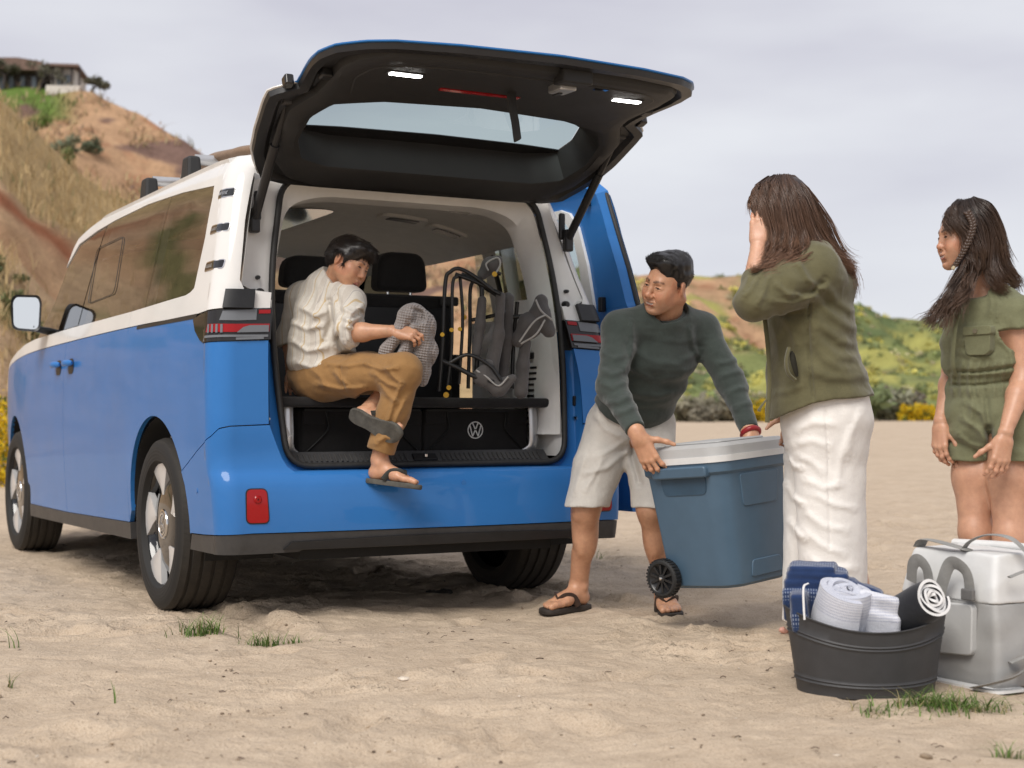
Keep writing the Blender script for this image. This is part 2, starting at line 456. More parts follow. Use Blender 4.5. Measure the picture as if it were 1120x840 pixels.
# ================================================================ GROUND AND HILLS
def gz(x, y):
    """height of the beach: flat by the van, rising gently inland"""
    t = np.clip((np.asarray(y, float) - 9) / 55, 0, 1); return .62 * t * t * (3 - 2 * t) + 0 * np.asarray(x, float)
def axis_pts(lo, hi, st, far, n):
    a = np.arange(lo, hi + st / 2, st); g = np.geomspace(st, far, n); g = np.cumsum(g / g.sum() * far) if False else np.geomspace(.05, far, n)
    return np.r_[lo - g[::-1], a, hi + g]
VC, VS = math.cos(.498), math.sin(.498)
def vanlocal(X, Y):
    dx, dy = X + .2937, Y - 6.241; return VC * dx + VS * dy, -VS * dx + VC * dy
xs = axis_pts(-5.0, 5.0, .024, 600, 46); ys = np.r_[-600 + 0 * np.arange(1), -60, -10, 0, 1.5, np.arange(3.0, 8.6, .016), 8.6 + np.cumsum(np.geomspace(.02, 1.0, 110)), 38 + np.geomspace(1.5, 600, 40)]
Xg, Yg = np.meshgrid(xs, ys, indexing='ij'); P3 = np.stack([Xg, Yg, 0 * Xg], -1).reshape(-1, 3)
Zg = gz(Xg, Yg).ravel()
near = (np.abs(P3[:, 0]) < 9) & (P3[:, 1] > 1) & (P3[:, 1] < 24)
Q = P3[near]; fade = np.clip((24 - Q[:, 1]) / 10, 0, 1) * np.clip((9 - np.abs(Q[:, 0])) / 3, 0, 1)
rel = .030 * fbm(Q * 1.1, 3, 2) + .020 * fbm(Q * 4.5, 5, 3)
rd = np.abs(fbm(Q * np.array((6, 9, 1)), 15, 3)); rel += .022 * np.clip(.15 - rd, 0, 1) / .15 * np.clip(fbm(Q * 1.7, 19, 2) * 2.2 + .15, 0, 1)
rel += .006 * fbm(Q * 22, 25, 2) + .012 * np.clip(fbm(Q * 13, 27, 2) - .15, 0, 1)
rng = np.random.default_rng(4)          # footprints and scuffs
for k in range(260):
    cx, cy = rng.uniform(-3.4, 3.4), rng.uniform(3.3, 13); a = rng.uniform(0, 3.14); L_, W_ = rng.uniform(.10, .17), rng.uniform(.045, .07); dp = rng.uniform(.012, .036) * (1 if cy > 5 else .6)
    m = (np.abs(Q[:, 0] - cx) < .35) & (np.abs(Q[:, 1] - cy) < .35); q = Q[m]; u_ = (q[:, 0] - cx) * math.cos(a) + (q[:, 1] - cy) * math.sin(a); v_ = -(q[:, 0] - cx) * math.sin(a) + (q[:, 1] - cy) * math.cos(a)
    r_ = np.sqrt((u_ / L_) ** 2 + (v_ / W_) ** 2); rel[m] += -dp * np.exp(-r_ ** 4) + dp * .55 * np.exp(-((r_ - 1.35) / .3) ** 2)
# tyre marks behind both rear wheels, and the wheels' own hollows
vx_, vy_ = vanlocal(Q[:, 0], Q[:, 1])
for sx_ in (-.83, .83):
    t = vx_ - sx_ + .05 * np.sin(vy_ * 1.3); on = (np.abs(t) < .15) & (vy_ < .9) & (vy_ > -.55); wgt = np.clip((vy_ + .55) / .4, 0, 1) * np.clip((.15 - np.abs(t)) / .03, 0, 1)
    rel = np.where(on, rel * (1 - wgt * .8) + wgt * (-.010 + .006 * np.sign(np.sin(t * 95)) * np.clip(np.abs(np.sin(t * 95)) * 2, 0, 1)), rel)
    rel += .006 * np.exp(-((np.abs(t) - .19) / .05) ** 2) * np.clip((vy_ + .5) / .3, 0, 1) * np.clip((1.3 - vy_) / .3, 0, 1)
for (cx, cy, r_) in ((1.06, 4.57, .34), (1.60, 4.72, .42), (.22, 6.39, .17), (.64, 6.30, .17), (1.09, 5.47, .16), (1.1, 5.7, .16), (1.7, 5.0, .15), (1.55, 5.15, .15)):
    d_ = np.hypot(Q[:, 0] - cx, Q[:, 1] - cy); f_ = np.clip((r_ - d_) / (r_ * .35), 0, 1); rel = rel * (1 - f_) + f_ * np.clip(rel, -.004, .004)
    rel += .010 * np.exp(-((d_ - r_ * 1.08) / .04) ** 2) * (.5 + .5 * vnoise(Q * 9, 3))
Zg[near] += rel * fade
n0, n1 = len(xs), len(ys); I = np.arange(n0 * n1).reshape(n0, n1)
F_ = np.stack([I[:-1, :-1], I[1:, :-1], I[1:, 1:], I[:-1, 1:]], -1).reshape(-1, 4)
def sand_mat():
    m, g = mat('sand', (.5, .4, .3), .92, 0, .15)
    t = g.n('ShaderNodeTexCoord'); o = t.outputs['Object']
    a = g.noise(.55, 6, .65, o); b = g.noise(7, 6, .7, o); c = g.noise(160, 3, .6, o); d = g.noise(900, 2, .5, o)
    base = g.ramp(a.outputs[0], [(.30, (.42, .32, .23)), (.5, (.50, .39, .285)), (.70, (.58, .47, .35))]).outputs[0]
    far_ = g.noise(2.2, 7, .72, o); base = g.mix(.5, base, g.ramp(far_.outputs[0], [(.36, (.33, .245, .165)), (.5, (.52, .41, .30)), (.62, (.66, .53, .395))]).outputs[0])
    base = g.mix(.45, base, g.ramp(b.outputs[0], [(.32, (.34, .25, .175)), (.5, (.51, .40, .295)), (.7, (.65, .53, .40))]).outputs[0])
    base = g.mix(.35, base, g.ramp(c.outputs[0], [(.30, (.25, .18, .12)), (.48, (.52, .42, .31)), (.72, (.72, .62, .48))]).outputs[0])
    v = g.n('ShaderNodeTexVoronoi'); v.inputs['Scale'].default_value = 55; g.l(o, v.inputs['Vector'])
    sp = g.math('MULTIPLY', g.math('LESS_THAN', v.outputs['Distance'], .16), g.math('GREATER_THAN', g.noise(9, 3, .6, o).outputs[0], .54))
    base = g.mix(g.math('MULTIPLY', sp, .6), base, (.15, .11, .08))
    g.l(base, g.b.inputs['Base Color'])
    b1 = g.n('ShaderNodeBump'); b1.inputs['Strength'].default_value = .8; b1.inputs['Distance'].default_value = .03; g.l(b.outputs[0], b1.inputs['Height'])
    b2 = g.n('ShaderNodeBump'); b0 = g.n('ShaderNodeBump'); b0.inputs['Strength'].default_value = .6; b0.inputs['Distance'].default_value = .06; g.l(far_.outputs[0], b0.inputs['Height']); g.l(b0.outputs[0], b1.inputs['Normal']); b2.inputs['Strength'].default_value = .5; b2.inputs['Distance'].default_value = .006; g.l(c.outputs[0], b2.inputs['Height']); g.l(b1.outputs[0], b2.inputs['Normal'])
    g.bump(d.outputs[0], .4, .002, b2.outputs[0]); return m
M_SAND = sand_mat()
tag(link('ground', mesh_np('ground', np.c_[P3[:, :2], Zg], F_.astype(np.int32)), None, [M_SAND]), kind='structure')

# ---- hills: rows run from the foot to the ridge and over it; heights set by real relief
def vcol_mat(name, rough=.95, nscale=2.0, bump=.5, bd=.25):
    m, g = mat(name, (.3, .3, .2), rough, 0, .1); a = g.n('ShaderNodeAttribute', attribute_name='Col'); t = g.n('ShaderNodeTexCoord')
    n1 = g.noise(nscale, 6, .7, t.outputs['Object']); n2 = g.noise(nscale * 7, 4, .7, t.outputs['Object'])
    r = g.ramp(g.math('ADD', g.math('MULTIPLY', n1.outputs[0], .55), g.math('MULTIPLY', n2.outputs[0], .45)), [(.32, (.62, .60, .58)), (.5, (1, 1, 1)), (.68, (1.32, 1.32, 1.30))])
    g.l(g.mix(1.0, a.outputs[0], r.outputs[0], 'MULTIPLY'), g.b.inputs['Base Color']); g.bump(n2.outputs[0], bump, bd); return m
def hill(name, px, ridge_py, foot, ridge_y, nrow, prof, colf, rough_amp, fs, mtl, back=1.6):
    """a slope from foot(px) metres to ridge_y(px) metres away, its crest at the height that gives ridge_py"""
    az = (px - 560) / FPX; yr_ = ridge_y(px); yf = foot(px); zr = CAMH + (454 - ridge_py(px)) * yr_ / FPX
    t = np.r_[np.linspace(0, 1, nrow), 1 + np.linspace(.06, back, 8)]
    Y_ = yf[:, None] + (yr_ - yf)[:, None] * t[None]; X_ = az[:, None] * Y_
    z0 = gz(0, yf)[:, None] - .05
    h_ = np.where(t <= 1, prof(np.clip(t, 0, 1)), 1 - .10 * (t - 1) ** 1.3)
    Z_ = z0 + (zr[:, None] - z0) * h_[None]
    P = np.stack([X_, Y_, Z_], -1).reshape(-1, 3); q = P * np.array((1, .6, 1.2)) * fs
    amp = np.tile(np.clip(np.sin(np.clip(t, 0, 1) * math.pi * .92), 0, 1) + .12, len(px))
    P[:, 2] += rough_amp * amp * (fbm(q, 60, 4) - .7 * np.abs(fbm(q * np.array((1.8, .5, .5)) + 9, 66, 3)))
    n0, n1 = len(px), len(t); I = np.arange(n0 * n1).reshape(n0, n1); F = np.stack([I[:-1, :-1], I[1:, :-1], I[1:, 1:], I[:-1, 1:]], -1).reshape(-1, 4)
    me = mesh_np(name, P, F.astype(np.int32)); T = np.tile(t, n0); PX = np.repeat(px, n1)
    set_col(me, colf(P, PX, T)); o = link(name, me, None, [mtl]); tag(o, kind='structure'); return P.reshape(n0, n1, 3), t
ip = lambda a: (lambda x: np.interp(x, [p[0] for p in a], [p[1] for p in a]))
def mixc(a, b, w_): w_ = np.clip(w_, 0, 1)[:, None]; return a * (1 - w_) + np.array(b) * w_
def sst(x, a, b): t = np.clip((x - a) / (b - a), 0, 1); return t * t * (3 - 2 * t)
RIDGE = ip([(-2500, 150), (-900, 60), (-300, 70), (-60, 90), (60, 97), (100, 101), (125, 112), (150, 127), (200, 152), (225, 172), (245, 192), (330, 222), (430, 244), (500, 258), (600, 284), (690, 299), (760, 304), (830, 303), (870, 308), (900, 316), (950, 333), (1000, 348), (1040, 357), (1120, 366), (1400, 385), (2400, 395), (3600, 420)])
M_HILL = vcol_mat('hillside', .95, .55, .6, .5)
def far_cols(P, PX, T):
    n = fbm(P * np.array((.10, .06, .16)), 71, 4); n2 = fbm(P * np.array((.35, .2, .5)), 73, 3); n3 = fbm(P * .9, 75, 3)
    c = np.tile(np.array((.47, .295, .175)), (len(P), 1)); c = mixc(c, (.52, .335, .20), n2 * 2); c = mixc(c, (.36, .17, .095), sst(n3, .15, .5) * .7)
    left = 1 - sst(PX, 500, 650)
    # lawn under the house, mauve scree, scattered green on the left; scrub on the right
    c = mixc(c, (.13, .20, .045), left * sst(T + .10 * n, .86, .90) * (1 - sst(PX, 50, 92)))
    c = mixc(c, (.10, .13, .045), left * sst(fbm(P * np.array((.16, .1, .3)) + 40, 71, 4) * (1 - .6 * sst(PX, 100, 240)), .20, .32))
    c = mixc(c, (.20, .125, .10), left * sst(n2 + .5 * sst(PX, 80, 220) * T, .32, .50) * sst(T, .5, .7))
    c = mixc(c, (.40, .30, .16), left * (1 - sst(T, .10, .45)) * .8)
    r = 1 - left; g_ = sst(n + .35 * n2, -.20, .05); c = mixc(c, (.20, .225, .085), r * g_)
    c = mixc(c, (.38, .36, .11), r * sst(n2 + .4 * n, .10, .35) * .9); c = mixc(c, (.115, .155, .065), r * sst(-n2, .12, .30) * .85)
    c = mixc(c, (.48, .34, .23), r * sst(fbm(P * np.array((.16, .1, .22)), 79, 3), .32, .46) * sst(T, .35, .5))
    c = mixc(c, (.17, .21, .08), r * (1 - sst(T, .05, .22)) * .6); c = mixc(c, (.26, .22, .16), r * (1 - sst(T, .0, .10)) * .6)
    return c
pxs = np.r_[np.linspace(-2500, -320, 60), np.linspace(-300, 1400, 360), np.linspace(1420, 3600, 60)]
FOOT = ip([(-2500, 40), (0, 50), (240, 58), (700, 58), (1120, 66), (2400, 80), (3600, 80)]); RY = ip([(-2500, 80), (0, 92), (240, 86), (700, 92), (1120, 120), (2400, 170), (3600, 200)])
HILLP, HT_ = hill('hill', pxs, RIDGE, FOOT, RY, 110, lambda t: .10 * t + .90 * t ** 1.05, far_cols, 2.4, .12, M_HILL)
def bank_cols(P, PX, T):
    n = fbm(P * np.array((.5, .3, .7)), 81, 4); n2 = fbm(P * 1.6, 83, 3)
    c = np.tile(np.array((.43, .30, .185)), (len(P), 1)); c = mixc(c, (.50, .36, .22), n2 * 2)
    c = mixc(c, (.27, .105, .055), np.exp(-((T - .66 - .05 * n) / .035) ** 2) * sst(PX, -900, -200)); c = mixc(c, (.36, .20, .11), np.exp(-((T - .56 - .06 * n) / .05) ** 2) * .7)
    c = mixc(c, (.44, .32, .17), sst(T + .05 * n, .70, .78)); c = mixc(c, (.10, .12, .04), sst(n - .5 * np.abs(T - .28), .18, .34) * .8); return c
pxb = np.r_[np.linspace(-6000, -320, 110), np.linspace(-300, 640, 200)]
BR = ip([(-6000, -420), (-2500, -420), (-900, -280), (-250, -60), (0, 108), (40, 146), (80, 186), (120, 210), (160, 232), (240, 280), (330, 340), (450, 410), (640, 452)])
BANKP, BT_ = hill('bank', pxb, BR, ip([(-6000, 7), (-2500, 11), (-900, 15), (0, 18), (240, 24), (640, 34)]), ip([(-6000, 14), (-2500, 20), (-900, 26), (0, 31), (240, 36), (640, 42)]), 90, lambda t: .25 * t + .75 * t ** 1.15, bank_cols, .8, .40, vcol_mat('bank_earth', .95, 2.2, .6, .12))

# ---- vegetation as leaf clumps
def leaf_cloud(name, centers, radii, cols, nleaf, lsz, seed, mtl, kind='stuff', base=(0, 0, 0), parent=None, squash=.75):
    rng = np.random.default_rng(seed); n = len(centers); N = n * nleaf
    d = rng.normal(size=(N, 3)); d /= np.linalg.norm(d, axis=1)[:, None]; r = rng.random(N) ** .45
    C = np.repeat(centers, nleaf, 0) + d * (r * np.repeat(radii, nleaf))[:, None] * np.array((1, 1, squash))
    a = rng.normal(size=(N, 3)); a /= np.linalg.norm(a, axis=1)[:, None]; b = np.cross(a, d + .4 * rng.normal(size=(N, 3))); b /= np.linalg.norm(b, axis=1)[:, None] + 1e-9
    s_ = (lsz * (.6 + .8 * rng.random(N)))[:, None] * np.repeat(np.clip(radii / np.median(radii), .5, 2), nleaf)[:, None]
    V = np.stack([C - a * s_, C + b * s_ * .5, C + a * s_, C - b * s_ * .5], 1).reshape(-1, 3) - np.asarray(base)
    F = np.arange(N * 4).reshape(-1, 4)
    me = mesh_np(name, V, F.astype(np.int32), False); col = np.repeat(cols, nleaf, 0) * (.75 + .5 * rng.random((N, 1))); set_col(me, np.repeat(col, 4, 0))
    o = link(name, me, parent, [mtl]); o.location = base if parent is None else (0, 0, 0)
    if kind: tag(o, kind=kind)
    return o
def leafmat(name):
    m, g = mat(name, (.1, .15, .05), .65, 0, .3); a = g.n('ShaderNodeAttribute', attribute_name='Col'); g.l(a.outputs[0], g.b.inputs['Base Color'])
    tr = g.n('ShaderNodeBsdfTranslucent'); g.l(a.outputs[0], tr.inputs[0]); mx = g.n('ShaderNodeMixShader'); mx.inputs[0].default_value = .25
    out = g.nt.nodes['Material Output']; g.l(g.b.outputs[0], mx.inputs[1]); g.l(tr.outputs[0], mx.inputs[2]); g.l(mx.outputs[0], out.inputs[0]); return m
M_LEAF = leafmat('leaf')
def hill_pt(px, t):
    i = np.clip(np.searchsorted(pxs, px), 1, len(pxs) - 1); j = np.clip(np.searchsorted(HT_, t), 1, len(HT_) - 1); return HILLP[i, j]
rng = np.random.default_rng(11)
# low scrub that reads as one cover on the right-hand hill
n = 2100; u_ = rng.uniform(640, 1300, n); t_ = rng.random(n) ** .9 * 1.02; c_ = np.array([hill_pt(a, b) for a, b in zip(u_, t_)])
nn = fbm(c_ * np.array((.10, .06, .16)), 71, 4) + .5 * fbm(c_ * .35, 73, 3); keep = (nn > -.15 + .1 * rng.normal(size=n)) & ~((fbm(c_ * np.array((.16, .1, .22)), 79, 3) > .24) & (t_ > .3)); c_ = c_[keep]; nn = nn[keep]; t_ = t_[keep]; n = len(c_)
rr_ = rng.uniform(.16, .40, n) * (1 + .5 * (t_ < .08)); pal = np.array([(.25, .29, .11), (.33, .34, .13), (.18, .22, .10), (.52, .47, .13), (.42, .37, .24)]); ci = np.where(rng.random(n) < .26, 3, rng.choice([0, 1, 2, 2, 4], n)); 
leaf_cloud('hillside_scrub', c_ + np.c_[0 * rr_, 0 * rr_, rr_ * .1], rr_, pal[ci] * (1 + .25 * rng.normal(size=(n, 1))).clip(.5, 1.6), 46, .075, 12, M_LEAF)
# dry grass on the bank
def blades(name, P, hgt, wid, lean, cols, seed, seg=3):
    rng = np.random.default_rng(seed); n = len(P); a = rng.uniform(0, 6.283, n); L = hgt * (.5 + .8 * rng.random(n)); ln = lean * (.4 + rng.random(n)); dx = np.c_[np.cos(a), np.sin(a), 0 * a]; pr = np.c_[-np.sin(a), np.cos(a), 0 * a]
    t = np.linspace(0, 1, seg + 1); V = np.zeros((n, seg + 1, 2, 3))
    for k, tt in enumerate(t):
        c = P + dx * (L * ln * tt ** 2)[:, None] + np.c_[0 * L, 0 * L, L * tt * (1 - .3 * ln * tt)]; w_ = (wid * (1 - .85 * tt) * (.6 + .8 * rng.random(n)) if k < 1 else wid * (1 - .85 * tt))
        V[:, k, 0] = c - pr * np.reshape(w_, (-1, 1)); V[:, k, 1] = c + pr * np.reshape(w_, (-1, 1))
    I = np.arange(n)[:, None] * (seg + 1) * 2; j = np.arange(seg)[None] * 2; F = np.stack([I + j, I + j + 1, I + j + 3, I + j + 2], -1).reshape(-1, 4)
    me = mesh_np(name, V.reshape(-1, 3), F.astype(np.int32), False); set_col(me, np.repeat(cols, (seg + 1) * 2, 0)); return me
i_ = rng.integers(70, 270, 30000); j_ = rng.integers(3, 92, 30000); c_ = BANKP[i_, j_] + rng.normal(size=(30000, 3)) * np.array((.12, .15, .0)); tt = BT_[j_]
msk = fbm(c_ * np.array((.5, .3, .7)), 81, 4) + .6 * sst(tt, .68, .76) - .9 * np.exp(-((tt - .62) / .06) ** 2) - .12 + .12 * rng.normal(size=30000) > 0
c_ = c_[msk]; cc = np.array((.50, .375, .20)) * (1 + .22 * rng.normal(size=(len(c_), 1))).clip(.5, 1.5) * np.array((1, 1, 1)); gm = rng.random(len(c_)) < .06; cc[gm] = (.13, .15, .05)
tag(link('dry_grass', blades('dry_grass', c_, .42, .010, .8, cc, 3), None, [M_LEAF]), kind='stuff')
nf = 16000; u_ = rng.uniform(-200, 640, nf); t_ = rng.random(nf); c_ = np.array([hill_pt(a, b) for a, b in zip(u_, t_)]) + rng.normal(size=(nf, 3)) * np.array((.25, .3, 0)); nn = fbm(c_ * .22, 91, 3); k_ = nn > .02; c_ = c_[k_]; nn = nn[k_]
cc = np.array([(.40, .31, .17), (.34, .27, .15), (.16, .19, .07), (.24, .17, .13)])[np.where(nn > .30, 2, rng.choice([0, 1, 0, 3], len(c_)))] * (1 + .2 * rng.normal(size=(len(c_), 1))).clip(.5, 1.5)
tag(link('hillside_grass', blades('hillside_grass', c_, .55, .05, 1.0, cc, 6), None, [M_LEAF]), kind='stuff')
# separate shrubs one can pick out
ORD = 'first second third fourth fifth sixth seventh eighth ninth tenth eleventh twelfth thirteenth fourteenth'.split()
def shrub(c, r, col, seed, label, group, name='shrub'):
    c = np.asarray(c, float); rng = np.random.default_rng(seed); k = 7; cs = c + np.c_[rng.normal(size=(k, 2)) * r * .45, np.abs(rng.normal(size=k)) * r * .35 + r * .3]
    o = leaf_cloud(name, cs, np.full(k, r * .55), np.tile(np.array(col), (k, 1)) * (.8 + .4 * rng.random((k, 1))), 60, .17 * r, seed, M_LEAF, None, tuple(c)); tag(o, label, 'shrub', group); return o
for k, (px, t, r, col) in enumerate(sorted(((92, .70, 1.3, (.07, .085, .05)), (65, .66, 1.5, (.15, .17, .11)), (66, .60, 1.3, (.10, .12, .04)), (85, .53, 1.2, (.055, .075, .03)), (98, .50, 1.0, (.05, .07, .04)), (117, .52, .8, (.10, .12, .03)), (124, .58, 1.0, (.09, .10, .04)), (142, .46, .6, (.06, .08, .03)), (158, .40, .7, (.06, .09, .03)), (182, .52, .7, (.08, .10, .04)), (15, .74, 1.6, (.06, .075, .04)), (40, .80, 1.1, (.09, .14, .03)), (205, .56, .8, (.08, .1, .03)), (120, .42, .6, (.07, .09, .03))))):
    shrub(hill_pt(px, t), r * .5, tuple(c * 1.5 for c in col), 100 + k, ORD[k] + ' from the left of the green shrubs on the far sandy hillside', 'shrubs on the far left hillside')
def bank_pt(px, t): return BANKP[int(np.clip(np.searchsorted(pxb, px), 1, len(pxb) - 1)), int(np.clip(np.searchsorted(BT_, t), 1, len(BT_) - 1))]
for k, (px, t, r) in enumerate(sorted(((8, .34, .55), (28, .30, .5), (45, .26, .45), (-20, .40, .6), (20, .42, .35)))):
    shrub(bank_pt(px, t), r * .5, (.16, .18, .08), 150 + k, ORD[k] + ' from the left of the green shrubs in the dry grass bank', 'shrubs on the near bank')
for k, (px, Y_, r, col) in enumerate(sorted(((752, 56, .9, (.26, .24, .17)), (790, 57, 1.0, (.27, .25, .18)), (766, 55, .6, (.23, .21, .16)), (812, 58, 1.1, (.20, .23, .12)), (945, 59, 1.2, (.18, .22, .10)), (965, 60, 1.1, (.26, .26, .18)), (985, 62, 1.0, (.25, .22, .18)), (925, 58, .9, (.20, .24, .10)), (1060, 62, 1.2, (.21, .24, .10)), (730, 57, .9, (.22, .22, .14))))):
    shrub((((px - 560) / FPX) * Y_, Y_, float(gz(0, Y_)) - .1), r, col, 170 + k, ORD[k] + ' from the left of the bushes at the foot of the right-hand hill', 'bushes at the foot of the hill')
# yellow flowers in three drifts
def flowers(px0, px1, Y0, Y1, n, h_, seed, sz):
    rng = np.random.default_rng(seed); Y_ = rng.uniform(Y0, Y1, n); X_ = (rng.uniform(px0, px1, n) - 560) / FPX * Y_; Z_ = gz(0, Y_) + rng.random(n) * h_
    cols = np.array([(.62, .42, .012), (.70, .50, .02), (.12, .15, .03)])[rng.choice([0, 1, 0, 2], n)]
    leaf_cloud('yellow_flowers', np.c_[X_, Y_, Z_], np.full(n, .22), cols, 9, sz, seed, M_LEAF)
flowers(815, 862, 55, 58, 260, .75, 21, .08); flowers(985, 1026, 58, 61, 220, .55, 22, .08); flowers(-60, 18, 16.5, 17.6, 420, .95, 23, .035)

# ---- house and trees on the left-hand hilltop
M_STUCCO = vary('stucco', (.62, .58, .53), .9, 2, .08); M_TILE = vary('roof_tiles', (.17, .11, .085), .85, 3, .25); M_DWOOD = vary('dark_wood', (.045, .035, .032), .8, 3, .3); M_WGL, _ = mat('house_glass', (.10, .12, .14), .1)
_y = 92.0; hb = hill_pt(50, 1.0); HZ = float(CAMH + (454 - 100) * _y / FPX) - .3
HOUSE = empty('house', ((45 - 560) / FPX * _y, _y, HZ), .12)
tag(HOUSE, 'low pale house with a dark flat roof and pergola on the hilltop', 'house')
m_ = _y / FPX
def hx(px): return (px - 45) * m_
mb = MB(); mb.box((hx(68), 1.5, .85), ((26) * m_, 4, 1.7)); mb.build('wall', M_STUCCO, HOUSE, bevel=.03)
mb = MB(); mb.box((hx(18), 1.8, .75), (50 * m_, 4, 1.5)); mb.build('wall', M_DWOOD, HOUSE, bevel=.03)
mb = MB(); mb.prism([(hx(-12), 1.5), (hx(50), 1.5), (hx(46), 2.05), (hx(20), 2.25), (hx(-8), 2.2)], -.8, 4.2, lambda a, b, d: (a, d, b)); mb.build('roof', M_TILE, HOUSE)
mb = MB(); mb.box((hx(68), 1.4, 1.80), (36 * m_, 5.0, .16)); mb.build('pergola_roof', M_TILE, HOUSE)
for px in (58, 68, 78, 86):
    mb = MB(); mb.box((hx(px), -.8, .85), (.12, .12, 1.75)); mb.build('pergola_post', M_DWOOD, HOUSE)
for px in (2, 12, 24, 36): 
    mb = MB(); mb.box((hx(px), -.24, .75), (5 * m_, .08, .95)); wf = mb.build('window', M_WGL, HOUSE); mb = MB(); mb.box((hx(px), -.30, .25), (5.6 * m_, .06, .06)); mb.build('sill', M_STUCCO, wf)
for px in (64, 73):
    mb = MB(); mb.box((hx(px), -.54, .8), (5 * m_, .08, 1.0)); mb.build('window', M_WGL, HOUSE)
mb = MB(); mb.box((hx(74), -1.4, -.1), (36 * m_, 2.2, .7)); mb.build('terrace_wall', M_STUCCO, HOUSE)
def bare_tree(px, py_top, py_bot, spread, seed, label, leafy):
    rng = np.random.default_rng(seed); Y_ = _y - 1.5; x0 = (px - 560) / FPX * Y_; zb = CAMH + (454 - py_bot) * Y_ / FPX; H = (py_bot - py_top) * Y_ / FPX
    t = empty('tree', (x0, Y_, zb - .2)); tag(t, label, 'tree'); mb = MB(); tips = []
    def br(p, d, L, r, lv):
        q = p + d * L; mid = (p + q) / 2 + rng.normal(size=3) * L * .08; mb.tube([p, mid, q], [r, r * .8, r * .6], 5)
        if lv == 0: tips.append(q); return
        for _ in range(3 if lv > 1 else 4):
            nd = unit(d + rng.normal(size=3) * np.array((.75, .75, .35)) * spread); br(q, nd, L * .72, r * .55, lv - 1)
    br(np.zeros(3), unit((.05, 0, 1)), H * .36, .13, 3); mb.build('trunk', M_DWOOD, t, 60)
    k = np.array(tips); leaf_cloud('crown', k, np.full(len(k), .32), np.tile(np.array((.13, .125, .085)), (len(k), 1)), leafy, .11, seed, M_LEAF, None, (0, 0, 0), t)
bare_tree(42, 57, 101, 1.0, 5, 'tall thin bare-branched tree in front of the hilltop house', 7)
bare_tree(99, 76, 101, 1.3, 9, 'low spreading bare tree right of the hilltop house', 14)
bare_tree(2, 60, 88, 1.0, 14, 'bare tree at the left edge beside the hilltop house', 12)

# ---- small things on the sand
def pebble_mesh():
    bm = bmesh.new(); bmesh.ops.create_icosphere(bm, subdivisions=1, radius=1); V = np.array([v.co[:] for v in bm.verts]); F = np.array([[v.index for v in f.verts] for f in bm.faces]); bm.free(); return V, F
pv, pf = pebble_mesh(); rng = np.random.default_rng(31); n = 600; VV = []; FF = []; CC = []
from mathutils.bvhtree import BVHTree
_gi = (np.abs(P3[:, 0]) < 5) & (P3[:, 1] > 2.5) & (P3[:, 1] < 16)
def ground_z(x, y):
    i = np.clip(np.searchsorted(xs, x), 0, n0 - 1); j = np.clip(np.searchsorted(ys, y), 0, n1 - 1); return Zg.reshape(n0, n1)[i, j]
for k in range(n):
    y = 3.4 + 7 * rng.random() ** 1.6; x = rng.uniform(-.42, .42) * y; r = rng.uniform(.002, .0055) * (1 + (rng.random() < .04) * 1.6); M = rng.normal(size=(3, 3)) * .25 + np.eye(3); z = ground_z(x, y)
    VV.append((pv @ M.T) * r * np.array((1.2, 1, .6)) + (x, y, z + r * .15)); FF.append(pf + k * len(pv)); c = np.array([(.26, .20, .145), (.36, .28, .20), (.17, .13, .10), (.55, .48, .40)][rng.integers(4)]); CC.append(np.tile(c * rng.uniform(.7, 1.2), (len(pv), 1)))
me = mesh_np('pebbles', np.concatenate(VV), np.concatenate(FF).astype(np.int32), True); set_col(me, np.concatenate(CC)); tag(link('pebbles', me, None, [vcol_mat('pebble', .85, 40, .3, .002)]), kind='stuff')
n = 150; VV = MB()
for k in range(n):
    y = 3.5 + 6.5 * rng.random() ** 1.4; x = rng.uniform(-.42, .42) * y; a = rng.uniform(0, 3.14); L_ = rng.uniform(.006, .032); z = ground_z(x, y) + .003; d_ = np.array((math.cos(a), math.sin(a), rng.normal() * .1)); VV.tube([np.array((x, y, z)) - d_ * L_ / 2, np.array((x, y, z + .003)) + rng.normal(size=3) * .001, np.array((x, y, z)) + d_ * L_ / 2], rng.uniform(.0008, .002), 4)
o = VV.build('twigs', vary('twig', (.12, .085, .06), .9, 20, .4), None); tag(o, kind='stuff')
def tuft(px, py, w_, n, h_, seed, label, group=None, lean=.9):
    Y_ = FPX * CAMH / (py - 454); x0 = (px - 560) / FPX * Y_; rng = np.random.default_rng(seed); R_ = w_ * Y_ / FPX / 2
    x = x0 + rng.normal(size=n) * R_ * .5; y = Y_ + rng.normal(size=n) * R_ * .25; P = np.c_[x, y, ground_z(x, y) - .004]; cols = np.array((.12, .20, .045)) * (1 + .3 * rng.normal(size=(n, 1))).clip(.4, 1.8); d_ = rng.random(n) < .12; cols[d_] = (.36, .30, .15)
    me = blades('grass_tuft', P - (x0, Y_, 0), h_, .0022, lean, cols, seed, 4); o = link('grass_tuft', me, None, [M_LEAF]); o.location = (x0, Y_, 0); tag(o, label, 'grass tuft', group)
tuft(226, 699, 62, 150, .075, 1, 'small green grass tuft behind the left rear tyre'); tuft(290, 706, 46, 90, .06, 2, 'small green grass tuft under the middle of the van rear, right of another'); tuft(324, 704, 30, 26, .035, 3, 'sparse low grass sprig right of the two tufts by the van')
tuft(1030, 776, 130, 420, .060, 4, 'wide patch of green grass in front of the dark tub', lean=1.3); tuft(965, 782, 60, 40, .035, 5, 'thin low grass at the left of the grass patch by the tub', lean=1.3)
